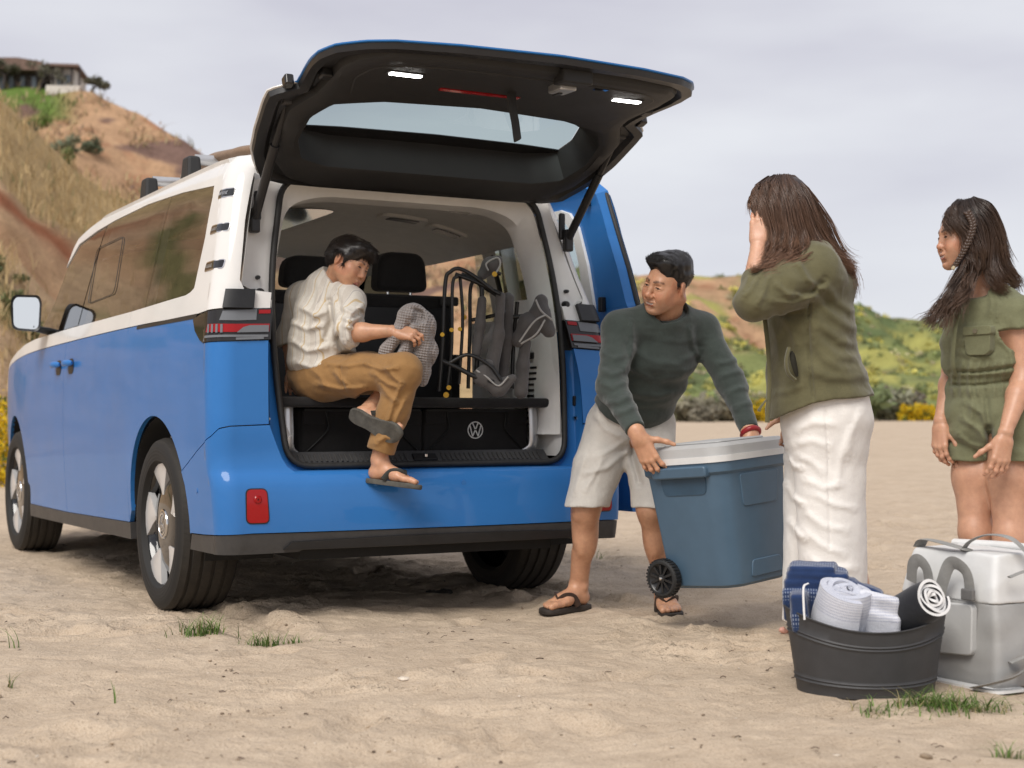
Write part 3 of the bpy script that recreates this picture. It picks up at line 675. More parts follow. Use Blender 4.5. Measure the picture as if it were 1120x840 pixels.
tuft(18, 712, 10, 5, .10, 6, 'few upright green blades at the left edge of the sand, farther pair'); tuft(14, 752, 14, 7, .08, 7, 'few upright green blades at the left edge of the sand, nearer pair'); tuft(130, 770, 6, 3, .07, 8, 'lone grass blades in the sand at lower left'); tuft(1100, 832, 40, 40, .05, 9, 'short grass at the lower right corner'); tuft(655, 614, 14, 8, .06, 10, 'tiny grass sprig on the sand between the man and the van')
# clump of dark weed under the tail, a pink shell by the tub
sd_ = SDF(); c0 = at(480, 650, FPX * CAMH / (650 - 454)); sd_.ell(c0, (.05, .035, .016), None, .02); sd_.ell(c0 + (.03, .0, .008), (.03, .02, .016), None, .02); sd_.ell(c0 + (-.035, .01, .0), (.03, .02, .012), None, .02); sd_.disp = lambda P: .012 * fbm(P * 60, 4, 3)
tag(soft('weed_clump', sd_, .003, vary('weed', (.02, .016, .012), .9, 60, .4), None, c0), 'dark clump of dried weed on the sand beneath the van tail', 'weed clump')
sd_ = SDF(); c0 = at(856, 689, FPX * CAMH / (692 - 454)); sd_.ell(c0, (.014, .010, .012), None, .01); sd_.ell(c0 + (.012, 0, -.006), (.010, .008, .007), None, .006); sd_.disp = lambda P: .002 * fbm(P * 150, 4, 2)
tag(soft('shell', sd_, .0015, vary('shell_pink', (.62, .33, .26), .6, 80, .2), None, c0), 'small pink shell on the sand left of the dark tub', 'shell')

# ================================================================ VAN
VAN_X, VAN_Y, VAN_YAW = -0.2937, 6.241, 0.498
def pch(xs, ys):
    xs = np.asarray(xs, float); ys = np.asarray(ys, float); d = np.diff(ys) / np.diff(xs)
    m = np.r_[d[0], (d[:-1] + d[1:]) / 2, d[-1]]
    def f(x):
        x = np.clip(np.asarray(x, float), xs[0], xs[-1]); i = np.clip(np.searchsorted(xs, x) - 1, 0, len(xs) - 2)
        h = xs[i + 1] - xs[i]; t = (x - xs[i]) / h
        return (2*t**3-3*t**2+1)*ys[i] + (t**3-2*t**2+t)*h*m[i] + (-2*t**3+3*t**2)*ys[i+1] + (t**3-t**2)*h*m[i+1]
    return f
W0 = pch([.2, .35, .5, .65, .8, 1.0, 1.12, 1.22, 1.30, 1.5, 1.7, 1.78, 1.84, 1.885, 1.915, 1.935],
         [.950, .958, .970, .980, .985, .986, .982, .972, .960, .925, .886, .866, .842, .80, .73, .60])
YR = pch([.2, .35, .5, .57, .62, .8, 1.0, 1.25, 1.5, 1.7, 1.8, 1.885, 1.935], [.03, .0, -.005, .005, .03, .03, .035, .06, .10, .15, .18, .23, .30])
A0 = .36
def Wd(y, z):
    y = np.asarray(y, float)
    t = -.028 * np.clip(1 - y / 1.3, 0, 1) ** 2 - .11 * np.clip((y - 3.3) / 1.5, 0, 2) ** 2.4
    return W0(z) + t
WR = pch([.2, .48, .8, 1.0, 1.13, 1.29, 1.47, 1.65, 1.79, 1.885, 1.935], [.88, .892, .90, .895, .885, .865, .815, .775, .725, .66, .56])
YRR = pch([.2, .35, .5, .57, .62, .8, 1.0, 1.13, 1.29, 1.47, 1.65, 1.79, 1.935], [.03, .0, .0, .01, .03, .05, .075, .115, .17, .225, .28, .31, .31])
def body(a, z, r=.095, rt=False):
    """(a, z) -> x>0 side. a >= A0: distance forward; A0..0: round the rear corner; 0..-1: rear face to the centre line"""
    a = np.asarray(a, float); z = np.asarray(z, float); a, z = np.broadcast_arrays(a, z)
    yr = YR(z); W = Wd(.2, z)
    if rt: yr = np.minimum(YRR(z), .31); W = WR(z); r = .05
    L1 = np.maximum(A0 - (yr + r), .0); tot = L1 + r * np.pi / 2
    l = (1 - np.clip(a, 0, A0) / A0) * tot
    ys = A0 - np.minimum(l, L1); th = np.clip(l - L1, 0, None) / r
    x = np.where(a >= A0, Wd(a, z), np.where(a >= 0, np.where(l <= L1, Wd(ys, z) , W - r + r * np.cos(th)), (W - r) * (1 + a)))
    y = np.where(a >= A0, a, np.where(a >= 0, np.where(l <= L1, ys, A0 - L1 - r * np.sin(th)), np.minimum(yr, A0 - r)))
    if rt: x = np.where(a >= A0, x - (Wd(.36, z) - W) * np.clip(1 - (a - A0) / 1.1, 0, 1) ** 1.5, np.where((a >= 0) & (l <= L1), W, x))
    return np.stack([x, y, z], -1)

def paint(name, col, flake=0.0):
    m, g = mat(name, col, 0.42, 0.0, 0.10, .5)
    g.b.inputs['Coat Roughness'].default_value = 0.035
    t = g.n('ShaderNodeTexCoord')
    a = g.noise(3.0, 6, .6, t.outputs['Object'])
    r = g.ramp(a.outputs[0], [(.3, tuple(c * .95 for c in col)), (.7, tuple(min(1, c * 1.05) for c in col))])
    # a veil of beach dust low on the body
    sxyz = g.n('ShaderNodeSeparateXYZ'); g.l(t.outputs['Object'], sxyz.inputs[0])
    mr = g.n('ShaderNodeMapRange'); mr.inputs[1].default_value = .75; mr.inputs[2].default_value = .3; g.l(sxyz.outputs[2], mr.inputs[0])
    d = g.noise(9, 6, .7, t.outputs['Object'])
    f = g.math('MULTIPLY', g.math('MULTIPLY', mr.outputs[0], d.outputs[0]), .03)
    g.l(g.mix(f, r.outputs[0], (.42, .33, .23)), g.b.inputs['Base Color'])
    # very slight waviness of pressed steel, seen only in reflections
    o = g.noise(2.2, 2, .5, t.outputs['Object'])
    q = g.n('ShaderNodeBump'); q.inputs['Strength'].default_value = .10; q.inputs['Distance'].default_value = .04
    g.l(o.outputs[0], q.inputs['Height']); g.l(q.outputs[0], g.b.inputs['Coat Normal']); g.l(q.outputs[0], g.b.inputs['Normal'])
    return m
M_BLUE = paint('blue_paint', (.030, .165, .46))
M_WHITE = paint('white_paint', (.72, .71, .69))
M_CLAD = vary('grey_cladding', (.045, .043, .042), .5, 25, .15, .25, 600)
M_BLACK = vary('black_plastic', (.012, .012, .013), .42, 20, .2, .15, 500)
M_GLOSSB, _ = mat('gloss_black', (.008, .008, .009), .08, 0, .5, .6)
M_RUB = vary('rubber', (.018, .017, .016), .6, 30, .3, .2, 300)
M_TRIMD = vary('dark_trim', (.017, .0165, .0165), .58, 12, .12, .3, 900)
M_TRIML = vary('light_trim', (.82, .81, .78), .7, 10, .05, .15, 900)
M_CEIL = fabric('headliner', (.82, .81, .78), 500, .95, .04, .2, .1)
M_CHROME = vary('bright_metal', (.72, .71, .70), .16, 10, .05, 0, metal=1.0)
M_ALLOY = vary('alloy', (.66, .655, .65), .30, 14, .04, 0, metal=.35)
M_SILVER = vary('silver_bar', (.58, .58, .58), .33, 14, .06, 0, metal=.8)
M_UNDER = vary('underbody', (.012, .012, .012), .8, 8, .2)
M_MIRROR, _ = mat('mirror_glass', (.8, .82, .84), .02, 1.0)
def glass_dark(name, tint, refl_col=(1, 1, 1), base=.06):
    m = bpy.data.materials.new(name); m.use_nodes = True; n = m.node_tree; n.nodes.clear()
    tr = n.nodes.new('ShaderNodeBsdfTransparent'); tr.inputs[0].default_value = (*tint, 1)
    gl = n.nodes.new('ShaderNodeBsdfGlossy'); gl.inputs['Roughness'].default_value = .02; gl.inputs[0].default_value = (*refl_col, 1)
    fr = n.nodes.new('ShaderNodeFresnel'); ge = n.nodes.new('ShaderNodeNewGeometry'); im = n.nodes.new('ShaderNodeMapRange'); im.inputs[3].default_value = 1.9; im.inputs[4].default_value = 1 / 1.9
    n.links.new(ge.outputs['Backfacing'], im.inputs[0]); n.links.new(im.outputs[0], fr.inputs[0])
    bu = n.nodes.new('ShaderNodeBump'); no = n.nodes.new('ShaderNodeTexNoise'); no.inputs['Scale'].default_value = 3.2; no.inputs['Detail'].default_value = 1
    t = n.nodes.new('ShaderNodeTexCoord'); n.links.new(t.outputs['Object'], no.inputs['Vector']); n.links.new(no.outputs[0], bu.inputs['Height'])
    bu.inputs['Strength'].default_value = .035; bu.inputs['Distance'].default_value = .03
    n.links.new(bu.outputs[0], gl.inputs['Normal']); n.links.new(bu.outputs[0], fr.inputs['Normal'])
    ad = n.nodes.new('ShaderNodeMath'); ad.operation = 'ADD'; ad.inputs[1].default_value = base; n.links.new(fr.outputs[0], ad.inputs[0])
    mx = n.nodes.new('ShaderNodeMixShader'); n.links.new(ad.outputs[0], mx.inputs[0]); n.links.new(tr.outputs[0], mx.inputs[1]); n.links.new(gl.outputs[0], mx.inputs[2])
    o = n.nodes.new('ShaderNodeOutputMaterial'); n.links.new(mx.outputs[0], o.inputs[0]); return m
M_GLASS = glass_dark('tinted_glass', (.18, .17, .165), base=.10)
M_GLASSG = glass_dark('rear_glass', (.62, .72, .72), base=.03)
M_LENS, g_ = mat('clear_lens', (.16, .17, .185), .06, 0, .35, 0)
M_LENSR, g_ = mat('red_lens', (.32, .007, .009), .08, 0, .35, 0)
M_LENSD, g_ = mat('smoked_lens', (.016, .014, .013), .05, 0, .5, 0)
M_LED, g_ = mat('lamp_on', (1, 1, 1), .4); g_.b.inputs['Emission Color'].default_value = (1, .98, .93, 1); g_.b.inputs['Emission Strength'].default_value = 12.0

def side(sg):
    return lambda a, z: body(a, z, rt=sg > 0) * np.array([sg, 1, 1])
def panel(mb, poly, mapf, na=.06, nb=.06, depth=.02, m=0, flip=False, off=0.0):
    """clip a flat outline into a grid, lay it on the surface mapf(a,b), turn the edges in by depth. mb: list collecting pieces"""
    bm = bmesh.new()
    vs = [bm.verts.new((p[0], p[1], 0)) for p in poly]
    es = [bm.edges.new((vs[i], vs[(i + 1) % len(vs)])) for i in range(len(vs))]
    bmesh.ops.triangle_fill(bm, use_beauty=True, edges=es)
    P = np.array(poly)
    for ax, st in ((0, na), (1, nb)):
        if callable(st): cuts = st(P[:, ax].min(), P[:, ax].max())
        else: cuts = np.arange(math.floor(P[:, ax].min() / st) * st, P[:, ax].max(), st)
        for c in cuts:
            if c <= P[:, ax].min() + 1e-4 or c >= P[:, ax].max() - 1e-4: continue
            co = [0, 0, 0]; no = [0, 0, 0]; co[ax] = c; no[ax] = 1
            bmesh.ops.bisect_plane(bm, geom=bm.verts[:] + bm.edges[:] + bm.faces[:], plane_co=co, plane_no=no, dist=1e-5)
    bmesh.ops.remove_doubles(bm, verts=bm.verts, dist=1e-5)
    bm.verts.index_update(); bm.normal_update()
    A = np.array([v.co[:2] for v in bm.verts])
    X = mapf(A[:, 0], A[:, 1]); e = 2e-3
    du = mapf(A[:, 0] + e, A[:, 1]) - mapf(A[:, 0] - e, A[:, 1]); dv = mapf(A[:, 0], A[:, 1] + e) - mapf(A[:, 0], A[:, 1] - e)
    N = np.cross(du, dv); N /= np.linalg.norm(N, axis=1)[:, None] + 1e-12
    if flip: N = -N
    X = X + N * off
    faces = []
    for f in bm.faces:
        idx = [v.index for v in f.verts]
        p = X[idx]; n = np.cross(p[1] - p[0], p[2] - p[0])
        faces.append(idx if np.dot(n, N[idx[0]]) > 0 else idx[::-1])
    V = [X]; NN = [N]; F = list(faces); nb_ = len(X); K = [0] * len(faces)
    for ed in bm.edges:
        if len(ed.link_faces) == 1 and depth > 0:
            i, j = ed.verts[0].index, ed.verts[1].index
            f = ed.link_faces[0]; cen = X[[v.index for v in f.verts]].mean(0)
            q = np.array([X[i], X[j], X[j] - N[j] * depth, X[i] - N[i] * depth])
            n = unit(np.cross(q[1] - q[0], q[2] - q[0])); rev = np.dot(n, cen - X[i]) > 0
            if rev: n = -n
            V.append(q); NN.append(np.repeat(n[None], 4, 0))
            F.append([nb_, nb_ + 1, nb_ + 2, nb_ + 3] if not rev else [nb_ + 3, nb_ + 2, nb_ + 1, nb_]); nb_ += 4
    bm.free()
    mb.append((np.concatenate(V), np.concatenate(NN), F, m)); return mb
def panel_obj(name, mb, mats, parent):
    V = np.concatenate([p[0] for p in mb]); N = np.concatenate([p[1] for p in mb]); F = []; MI = []; b = 0
    for p in mb:
        F += [tuple(i + b for i in f) for f in p[2]]; MI += [p[3]] * len(p[2]); b += len(p[0])
    me = bpy.data.meshes.new(name); me.from_pydata(V.tolist(), [], F)
    me.polygons.foreach_set('use_smooth', np.ones(len(F), bool)); me.polygons.foreach_set('material_index', np.array(MI, np.int32))
    me.normals_split_custom_set([tuple(N[l.vertex_index]) for l in me.loops])
    return link(name, me, parent, mats if isinstance(mats, (list, tuple)) else [mats])
def P1(name, poly, mats, parent, sg=-1, na=.06, nb=.06, depth=.02, off=0.0):
    return panel_obj(name, panel([], poly, side(sg), na, nb, depth, 0, sg < 0, off), mats, parent)
def cuts_corner(lo, hi):      # denser grid lines round the rear corner
    return np.r_[np.arange(-1, 0, .1), np.arange(0, .36, .012), np.arange(.36, 5, .08)]

VAN = empty('van', (VAN_X, VAN_Y, 0), VAN_YAW)
tag(VAN, 'blue and white passenger van with its tailgate raised, parked on the sand', 'van')
def arcpts(c, r, a0, a1, n=18):
    return [(c[0] + r * math.cos(R(a)), c[1] + r * math.sin(R(a))) for a in np.linspace(a0, a1, n)]
ARC_R, ARC_F, ARR = (.808, .395), (4.07, .395), .432
ZB = .342; BELT = [(-.15, 1.245), (.30, 1.231), (1.05, 1.231), (2.5, 1.217), (3.6, 1.193), (4.75, 1.13)]
bl = pch([p[0] for p in BELT], [p[1] for p in BELT])
def belt(a0, a1, n=12, d=0.0): return [(a, float(bl(a)) + d) for a in np.linspace(a0, a1, n)]
G = .0022                                         # half a shut line
OPEN_A = -.155                                    # where the rear face ends and the jamb begins
def seam_bump(d=0.0): return [(.437, .60 + d), (.34, .64 + d), (.238, .686 + d), (.15, .722 + d), (.095, .748 + d), (.06, .778 + d), (.02, .787 + d), (OPEN_A, .793 + d)]
for sg in (-1, 1):
    # rear quarter, blue: from the tailgate jamb round the corner to the sliding door, down to the arch
    q = [(OPEN_A, .793 + G)] + seam_bump(G)[::-1][1:] + arcpts(ARC_R, ARR, 151, 0, 26)[0:] + [(1.262, ZB + .03), (1.285 - G, ZB)] + [(1.285 - G, 1.1)] + \
        [(1.27 - G, 1.226)] + belt(1.24, .29, 8, -G) + [(.262, 1.165), (.197, 1.124), (.16, 1.112), (.03, 1.116), (OPEN_A, 1.124)]
    P1('rear_quarter_panel', q, M_BLUE, VAN, sg, cuts_corner, .07)
    if sg < 0:
        d = [(1.285 + G, ZB), (2.60 - G, ZB - .028), (2.575 - G, 1.0)] + belt(2.56 - G, 1.27 + G, 8, -G)
        P1('sliding_door', d, M_BLUE, VAN, sg, .09, .07)
    d = [(2.60 + G, ZB - .028), (3.60, ZB - .035)] + arcpts(ARC_F, ARR + .06, 181, 140, 8) + [(3.66, .9)] + belt(3.64 - G, 2.56 + G, 8, -G) + [(2.575 + G, 1.0)]
    P1('front_door', d, M_BLUE, VAN, sg, .09, .07)
    d = arcpts(ARC_F, ARR, 175, 0, 26) + [(4.55, .36), (4.78, .40), (4.80, 1.10)] + belt(4.75, 3.64 + G, 8, -G) + [(3.66 + G, .9)] + arcpts(ARC_F, ARR + .06 - G, 140, 178, 8)
    P1('front_wing', d, M_BLUE, VAN, sg, .07, .07)
    # white upper body
    mb = []
    GT = [(.36, 1.768), (.80, 1.797), (1.40, 1.818), (2.0, 1.812), (2.35, 1.798), (2.731, 1.764), (2.93, 1.65), (3.08, 1.50), (3.30, 1.36), (3.44, 1.275)]
    GBt = [(.357, 1.345), (.40, 1.33), (.457, 1.322), (1.02, 1.308), (2.35, 1.292), (3.075, 1.279), (3.44, 1.272)]
    if sg < 0:
        panel(mb, [(OPEN_A, 1.315), (OPEN_A, 1.25)] + [(.06, 1.248)] + belt(.29, 1.27 - G, 6, G) + [(1.265 - G, 1.303)] + [(1.02, 1.308), (.457, 1.322), (.40, 1.33), (.357, 1.345), (.33, 1.55), (.338, 1.72), (.36, 1.768), (.36, 1.84), (.30, 1.885), (.0, 1.885), (.015, 1.6), (.005, 1.36), (-.02, 1.325)], side(sg), cuts_corner, .05, .02, 0, True)
        panel(mb, belt(1.27 + G, 2.56 - G, 6, G) + [(2.555 - G, 1.290), (1.265 + G, 1.303)], side(sg), .09, .05, .02, 0, True)
        panel(mb, belt(2.56 + G, 3.64, 6, G) + belt(3.64, 4.7, 6, G) + [(4.6, 1.165), (4.1, 1.218), (3.75, 1.255), (3.44, 1.272), (3.075, 1.279), (2.555 + G, 1.290)], side(sg), .09, .05, .02, 0, True)
        panel(mb, [(.36, 1.768)] + GT[1:7] + [(2.85, 1.76), (2.8, 1.80), (2.6, 1.84), (2.3, 1.885), (1.5, 1.90), (.8, 1.89), (.36, 1.885)], side(sg), .07, .03, .02, 0, True)
    else:
        panel(mb, [(OPEN_A, 1.315), (OPEN_A, 1.25)] + [(.06, 1.248)] + belt(.29, 1.20, 6, G) + [(1.20, 1.303), (.457, 1.322), (.40, 1.33), (.357, 1.345), (.33, 1.55), (.338, 1.72), (.36, 1.768), (.36, 1.84), (.30, 1.885), (.0, 1.885), (.015, 1.6), (.005, 1.36), (-.02, 1.325)], side(sg), cuts_corner, .05)
        panel(mb, [(.36, 1.768)] + GT[1:7] + [(2.85, 1.76), (2.8, 1.80), (2.6, 1.84), (2.3, 1.885), (1.5, 1.90), (.8, 1.89), (.36, 1.885)], side(sg), .07, .03)
        panel(mb, belt(2.56 + G, 4.7, 8, G) + [(4.6, 1.165), (4.1, 1.218), (3.75, 1.255), (3.44, 1.272), (3.075, 1.279), (2.555 + G, 1.290)], side(sg), .09, .05)
    panel_obj('upper_body_panel', mb, M_WHITE, VAN)
    # side glass: rear quarter, sliding door, front door
    win = []
    if sg < 0:
        S1t, S1b = (.98, 1.803), (1.045, 1.307); S2t, S2b = (2.15, 1.806), (2.35, 1.292)
        gl = [[(.36, 1.768), (.80, 1.797), (S1t[0] - G, S1t[1]), (S1b[0] - G, S1b[1]), (.457, 1.322), (.40, 1.33), (.357, 1.345), (.33, 1.55), (.338, 1.72)],
              [(S1t[0] + G, S1t[1]), (1.40, 1.818), (S2t[0] - G, S2t[1]), (S2b[0] - G, S2b[1]), (S1b[0] + G, S1b[1])],
              [(S2t[0] + G + .015, S2t[1] - .012), (2.35, 1.785), (2.70, 1.752), (2.90, 1.65), (3.04, 1.50), (3.12, 1.38), (3.14, 1.283), (S2b[0] + G + .015, S2b[1] + .006)]]
    else:
        gl = [[(.36, 1.768), (.80, 1.797), (1.1, 1.806), (1.16, 1.306), (.457, 1.322), (.40, 1.33), (.357, 1.345), (.33, 1.55), (.338, 1.72)],
              [(2.40, 1.79), (2.70, 1.752), (2.90, 1.65), (3.04, 1.50), (3.12, 1.38), (3.14, 1.283), (2.50, 1.292)]]
    for poly in gl:
        win.append(P1('side_window', poly, M_GLASS, VAN, sg, .08, .06, .006, -.003))
    # black frame round the front door glass, A pillar and quarter light
    mb = []
    panel(mb, [(2.15 + G, 1.806), (2.35, 1.798), (2.731, 1.764), (2.93, 1.65), (3.08, 1.50), (3.30, 1.36), (3.44, 1.275), (3.075, 1.279), (2.35 + G, 1.292)], side(sg), .08, .06, .02, 0, sg < 0, -.012)
    panel_obj('window_surround', mb, M_GLOSSB, VAN)
    if sg < 0:
        # hinged vent pane outline in the sliding door glass
        q = round_poly([(2.20, 1.40), (2.235, 1.69), (1.70, 1.70), (1.66, 1.415)], .05)
        pts = np.array([side(-1)(a, z) for a, z in q + q[:1]]) + np.array([-.002, 0, 0])
        mbp = MB(); mbp.tube(pts, .002, 5, cap=False); o = mbp.build('vent_pane_seal', M_BLACK, win[1], 60)
        # guide rail slot of the sliding door
        P1('door_rail', [(.262, 1.235), (1.12, 1.228), (1.12, 1.214), (.27, 1.216)], M_BLACK, VAN, sg, .1, .05, .01, .002)
        for a in (2.70, 2.40):
            q = round_poly([(a - .075, 1.075), (a + .075, 1.075), (a + .075, 1.115), (a - .075, 1.115)], .02)
            cup = P1('handle_recess', round_poly([(a - .06, 1.045), (a + .06, 1.045), (a + .06, 1.125), (a - .06, 1.125)], .035), M_BLACK, VAN, sg, .05, .03, 0, .0015)
            h = MB(); base = side(sg)(a, 1.098)
            hp = [side(sg)(a + t, 1.10) + np.array([-(.012 + .028 * math.cos(t / .085 * 1.45)), 0, 0]) for t in np.linspace(-.085, .085, 11)]
            h.tube(hp, [.010] + [.016] * 9 + [.010], 8, flat=.62, up=(1, 0, 0)); h.build('door_handle', M_BLUE, VAN, 50)
    # three slotted vents in the D pillar
    for (a0, a1, z0, z1) in ((.232, .084, 1.706, 1.732), (.262, .086, 1.562, 1.586), (.253, .082, 1.410, 1.436)):
        if sg > 0: break
        q = round_poly([(a0, z0 - .008), (a1, z0 - .004), (a1 - .006, z1 + .008), (a0 - .012, z1 + .004)], .012)
        v = P1('pillar_vent', q, M_CHROME, VAN, sg, .05, .05, .006, .002)
        q2 = [(a0 - .005, z0 - .004), (a1 + .006, z0 + .0), (a1 - .001, z1 + .004), (a0 - .016, z1 + .0)]
        P1('vent_insert', round_poly(q2, .008), M_GLOSSB, v, sg, .05, .05, .003, .0032)
        sl = []
        for k in range(5):
            b = a0 - .022 - k * .016
            panel(sl, [(b, z0 + .006), (b - .007, z0 + .006), (b - .003, (z0 + z1) / 2), (b - .013, z1 - .007), (b - .006, z1 - .007), (b + .004, (z0 + z1) / 2)], side(sg), .1, .1, .001, 0, True, .0045)
        panel_obj('vent_slats', sl, M_SILVER, v)
    # sill cladding
    P1('sill_cladding', [(1.262, .265), (3.60, .235), (3.60, ZB - .035 - G), (2.60, ZB - .028 - G), (1.262, ZB - G)], M_CLAD, VAN, sg, .1, .03, .06, .004)
    # wheel arch lip and liner
    for c, nm in ((ARC_R, 'arch_liner'), (ARC_F, 'arch_liner')):
        mbp = MB(); nseg = 28; V = []; F = []
        for i, a in enumerate(np.linspace(-22, 202, nseg)):
            y, z = c[0] + ARR * math.cos(R(a)), c[1] + ARR * math.sin(R(a))
            xo = float(side(1)(max(y, .37), max(z, .25))[0]) - .012
            V += [(sg * xo, y, z), (sg * .58, y, z), (sg * .58, c[0], c[1])]
        for i in range(nseg - 1):
            F += [(3 * i, 3 * i + 1, 3 * i + 4, 3 * i + 3), (3 * i + 1, 3 * i + 2, 3 * i + 5, 3 * i + 4)]
        mbp.add(V, F); mbp.build(nm, M_UNDER, VAN, 60)

# ---- roof
def roofmap(x, y):
    x = np.asarray(x, float); y = np.asarray(y, float); x, y = np.broadcast_arrays(x, y)
    e = np.clip(np.abs(x) / .86, 0, 1)
    z = 1.945 - .06 * e ** 3 - .03 * np.clip((.5 - y) / .4, 0, 1) ** 2 - .02 * e ** 8 - .30 * np.clip((y - 2.2) / 1.4, 0, 1) ** 2
    return np.stack([x, y, z], -1)
P_ = [(-.815, .30), (.70, .33), (.79, .9), (.83, 2.3), (.80, 2.7), (.70, 3.0), (-.70, 3.0), (-.80, 2.7), (-.83, 2.3), (-.83, .9)]
panel_obj('roof', panel([], P_, roofmap, .08, .2, .03), M_WHITE, VAN)
# windscreen and bonnet (seen only through the cabin)
mbp = MB(); mbp.add([(-.76, 3.0, 1.80), (.76, 3.0, 1.80), (.86, 3.95, 1.22), (-.86, 3.95, 1.22)], [(0, 1, 2, 3)]); mbp.build('windscreen', M_GLASSG, VAN)
mbp = MB(); mbp.add([(-.88, 3.94, 1.22), (.88, 3.94, 1.22), (.80, 4.75, 1.03), (-.80, 4.75, 1.03), (-.78, 4.86, .6), (.78, 4.86, .6), (.75, 4.80, .3), (-.75, 4.80, .3)], [(0, 1, 2, 3), (3, 2, 5, 4), (4, 5, 6, 7)]); mbp.build('bonnet', M_WHITE, VAN)

# ---- rear bumper, blue, wrapping both corners
def bumpmap(a, z):
    a = np.asarray(a, float); z = np.asarray(z, float)
    sgn = np.sign(a); b = np.abs(a)                 # b: 1 at centre .. 0 corner .. as in body()
    aa = np.where(b <= 1, -b, -1)
    return None
def rearfull(u, z):
    """u: -1.36..1.36; |u|<=1 rear face, beyond that round the corner and along the side"""
    u = np.asarray(u, float); s_ = np.where(u < 0, -1.0, 1.0); a = np.abs(u) - 1.0
    p = np.where((u > 0)[..., None], body(a, z, rt=True), body(a, z)); p = p.copy()
    bulge = .045 * np.clip(1 - (np.abs(u)) ** 2.4, 0, 1) * np.clip((1.0 - z) / .4, 0, 1)
    p[..., 1] -= bulge; p[..., 0] *= s_; return p
def cuts_u(lo, hi): return np.r_[np.arange(-1.8, -1.36, .08), np.arange(-1.36, -1, .012), np.arange(-1, 1.001, .06), np.arange(1.012, 1.36, .012), np.arange(1.36, 1.8, .08)]
ZL = .372
bot = [(u, ZL - .018 * (abs(u) > 1.0) * min(1, (abs(u) - 1) / .3)) for u in np.linspace(-1.37, 1.37, 21)]
sm = seam_bump(-G)
right = [(1 + a, z) for a, z in sm]; left = [(-1 - a, z) for a, z in sm]
lip = [(.79, .66), (.77, .628), (.735, .603), (.68, .596)]
poly = bot + arcpts((1 + ARC_R[0], ARC_R[1]), ARR, 186, 151, 5) + right + lip + [(-x, z) for x, z in lip[::-1]] + left[::-1] + [(-x, z) for x, z in arcpts((1 + ARC_R[0], ARC_R[1]), ARR, 151, 186, 5)]
BUMP = panel_obj('rear_bumper', panel([], poly, rearfull, cuts_u, .025, .02), M_BLUE, VAN)
# ledge on top of the bumper, in to the boot sill
mbp = MB(); V = []; F = []
xs = np.linspace(-.70, .70, 29)
for x in xs:
    p = rearfull(x / .875, .596); yb = p[1]
    V += [(x, yb + .001, .596), (x, yb + .012, .606), (x, yb + .05, .610), (x, .135, .607), (x, .15, .625)]
for i in range(28):
    for k in range(4): F.append((i * 5 + k, i * 5 + 5 + k, i * 5 + 6 + k, i * 5 + 1 + k))
mbp.add(V, F); mbp.build('bumper_ledge', M_BLUE, VAN, 60)
# dark lower valance
vb = [(u, ZL - .004 - .018 * (abs(u) > 1.0) * min(1, (abs(u) - 1) / .3)) for u in np.linspace(-1.37, 1.37, 31)]
vt = [(-1.40, .285), (-1.2, .286), (-1.0, .288), (-.75, .292), (-.72, .300), (.72, .300), (.75, .292), (1.0, .288), (1.2, .286), (1.40, .285)]
panel_obj('bumper_valance', panel([], vb[::-1] + vt, rearfull, cuts_u, .02, .09, 0, False, -.004), M_CLAD, VAN)
panel_obj('valance_lip', panel([], [(-.82, .306), (-.78, .335), (-.3, .345), (.3, .345), (.78, .335), (.82, .306)], rearfull, .08, .02, .012, 0, False, .010), M_BLACK, VAN)
for sgn in (-1, 1):
    q = round_poly([(sgn * .985, .413), (sgn * .885, .413), (sgn * .885, .541), (sgn * .975, .541)], .022)
    if sgn < 0: q = q[::-1]
    ref = panel_obj('rear_reflector', panel([], q, rearfull, .03, .03, .01, 0, False, .006), M_LENSR, VAN)
    q = round_poly([(sgn * .99, .408), (sgn * .88, .408), (sgn * .88, .546), (sgn * .98, .546)], .026)
    panel_obj('reflector_bezel', panel([], q, rearfull, .03, .03, .01, 0, False, .002), M_BLACK, ref)
    c = rearfull(sgn * .93, .503); mbp = MB()
    mbp.lathe([(-.004, .004), (-.004, .012), (-.0005, .016)], 18, 'y', (c[0], c[1] - .008, c[2])); mbp.build('fog_lamp', M_LENSR, ref, 40)
for u, z in ((-.36, .555), (.10, .552), (.72, .52), (-1.27, .53)):
    c = rearfull(u, z); mbp = MB()
    if abs(u) <= 1: mbp.lathe([(-.0022, .0), (-.0022, .010), (.003, .011)], 16, 'y', tuple(c))
    else: mbp.lathe([(-.0022, .0), (-.0022, .010), (.003, .011)], 16, 'x', tuple(c))
    mbp.build('parking_sensor', M_BLUE, BUMP, 40)

# ---- tailgate opening: jamb, rubber seal, inner trim ring
def yseal(z): return .105 + .165 * (z - .7)
def opening(d=0.0):
    hw = .668 + d; zt = 1.832 + d; zb = .632 - d
    pts = [(-hw + .035, zb), (hw - .035, zb), (hw, 1.05), (hw - .005, 1.40), (hw - .075, zt - .05), (hw - .22, zt), (-hw + .22, zt), (-hw + .075, zt - .05), (-hw + .005, 1.40), (-hw, 1.05)]
    return round_poly(pts, [.10, .10, .25, .3, .10, .2, .2, .10, .3, .25], 7)
def ring(mb, loops, m=0):
    n = len(loops[0]); b = 0; V = [p for L in loops for p in L]; F = []
    for k in range(len(loops) - 1):
        for i in range(n):
            j = (i + 1) % n; F.append((k * n + i, k * n + j, (k + 1) * n + j, (k + 1) * n + i))
    return mb.add(V, F, m)
def oloop(d, dy): return [(x, yseal(z) + dy, z) for x, z in opening(d)]
rub = np.array(oloop(.006, -.018)); mbp = MB(); mbp.tube(np.vstack([rub, rub[:1], rub[1:2]]), .0135, 8, cap=False); mbp.build('tailgate_seal', M_RUB, VAN, 60)
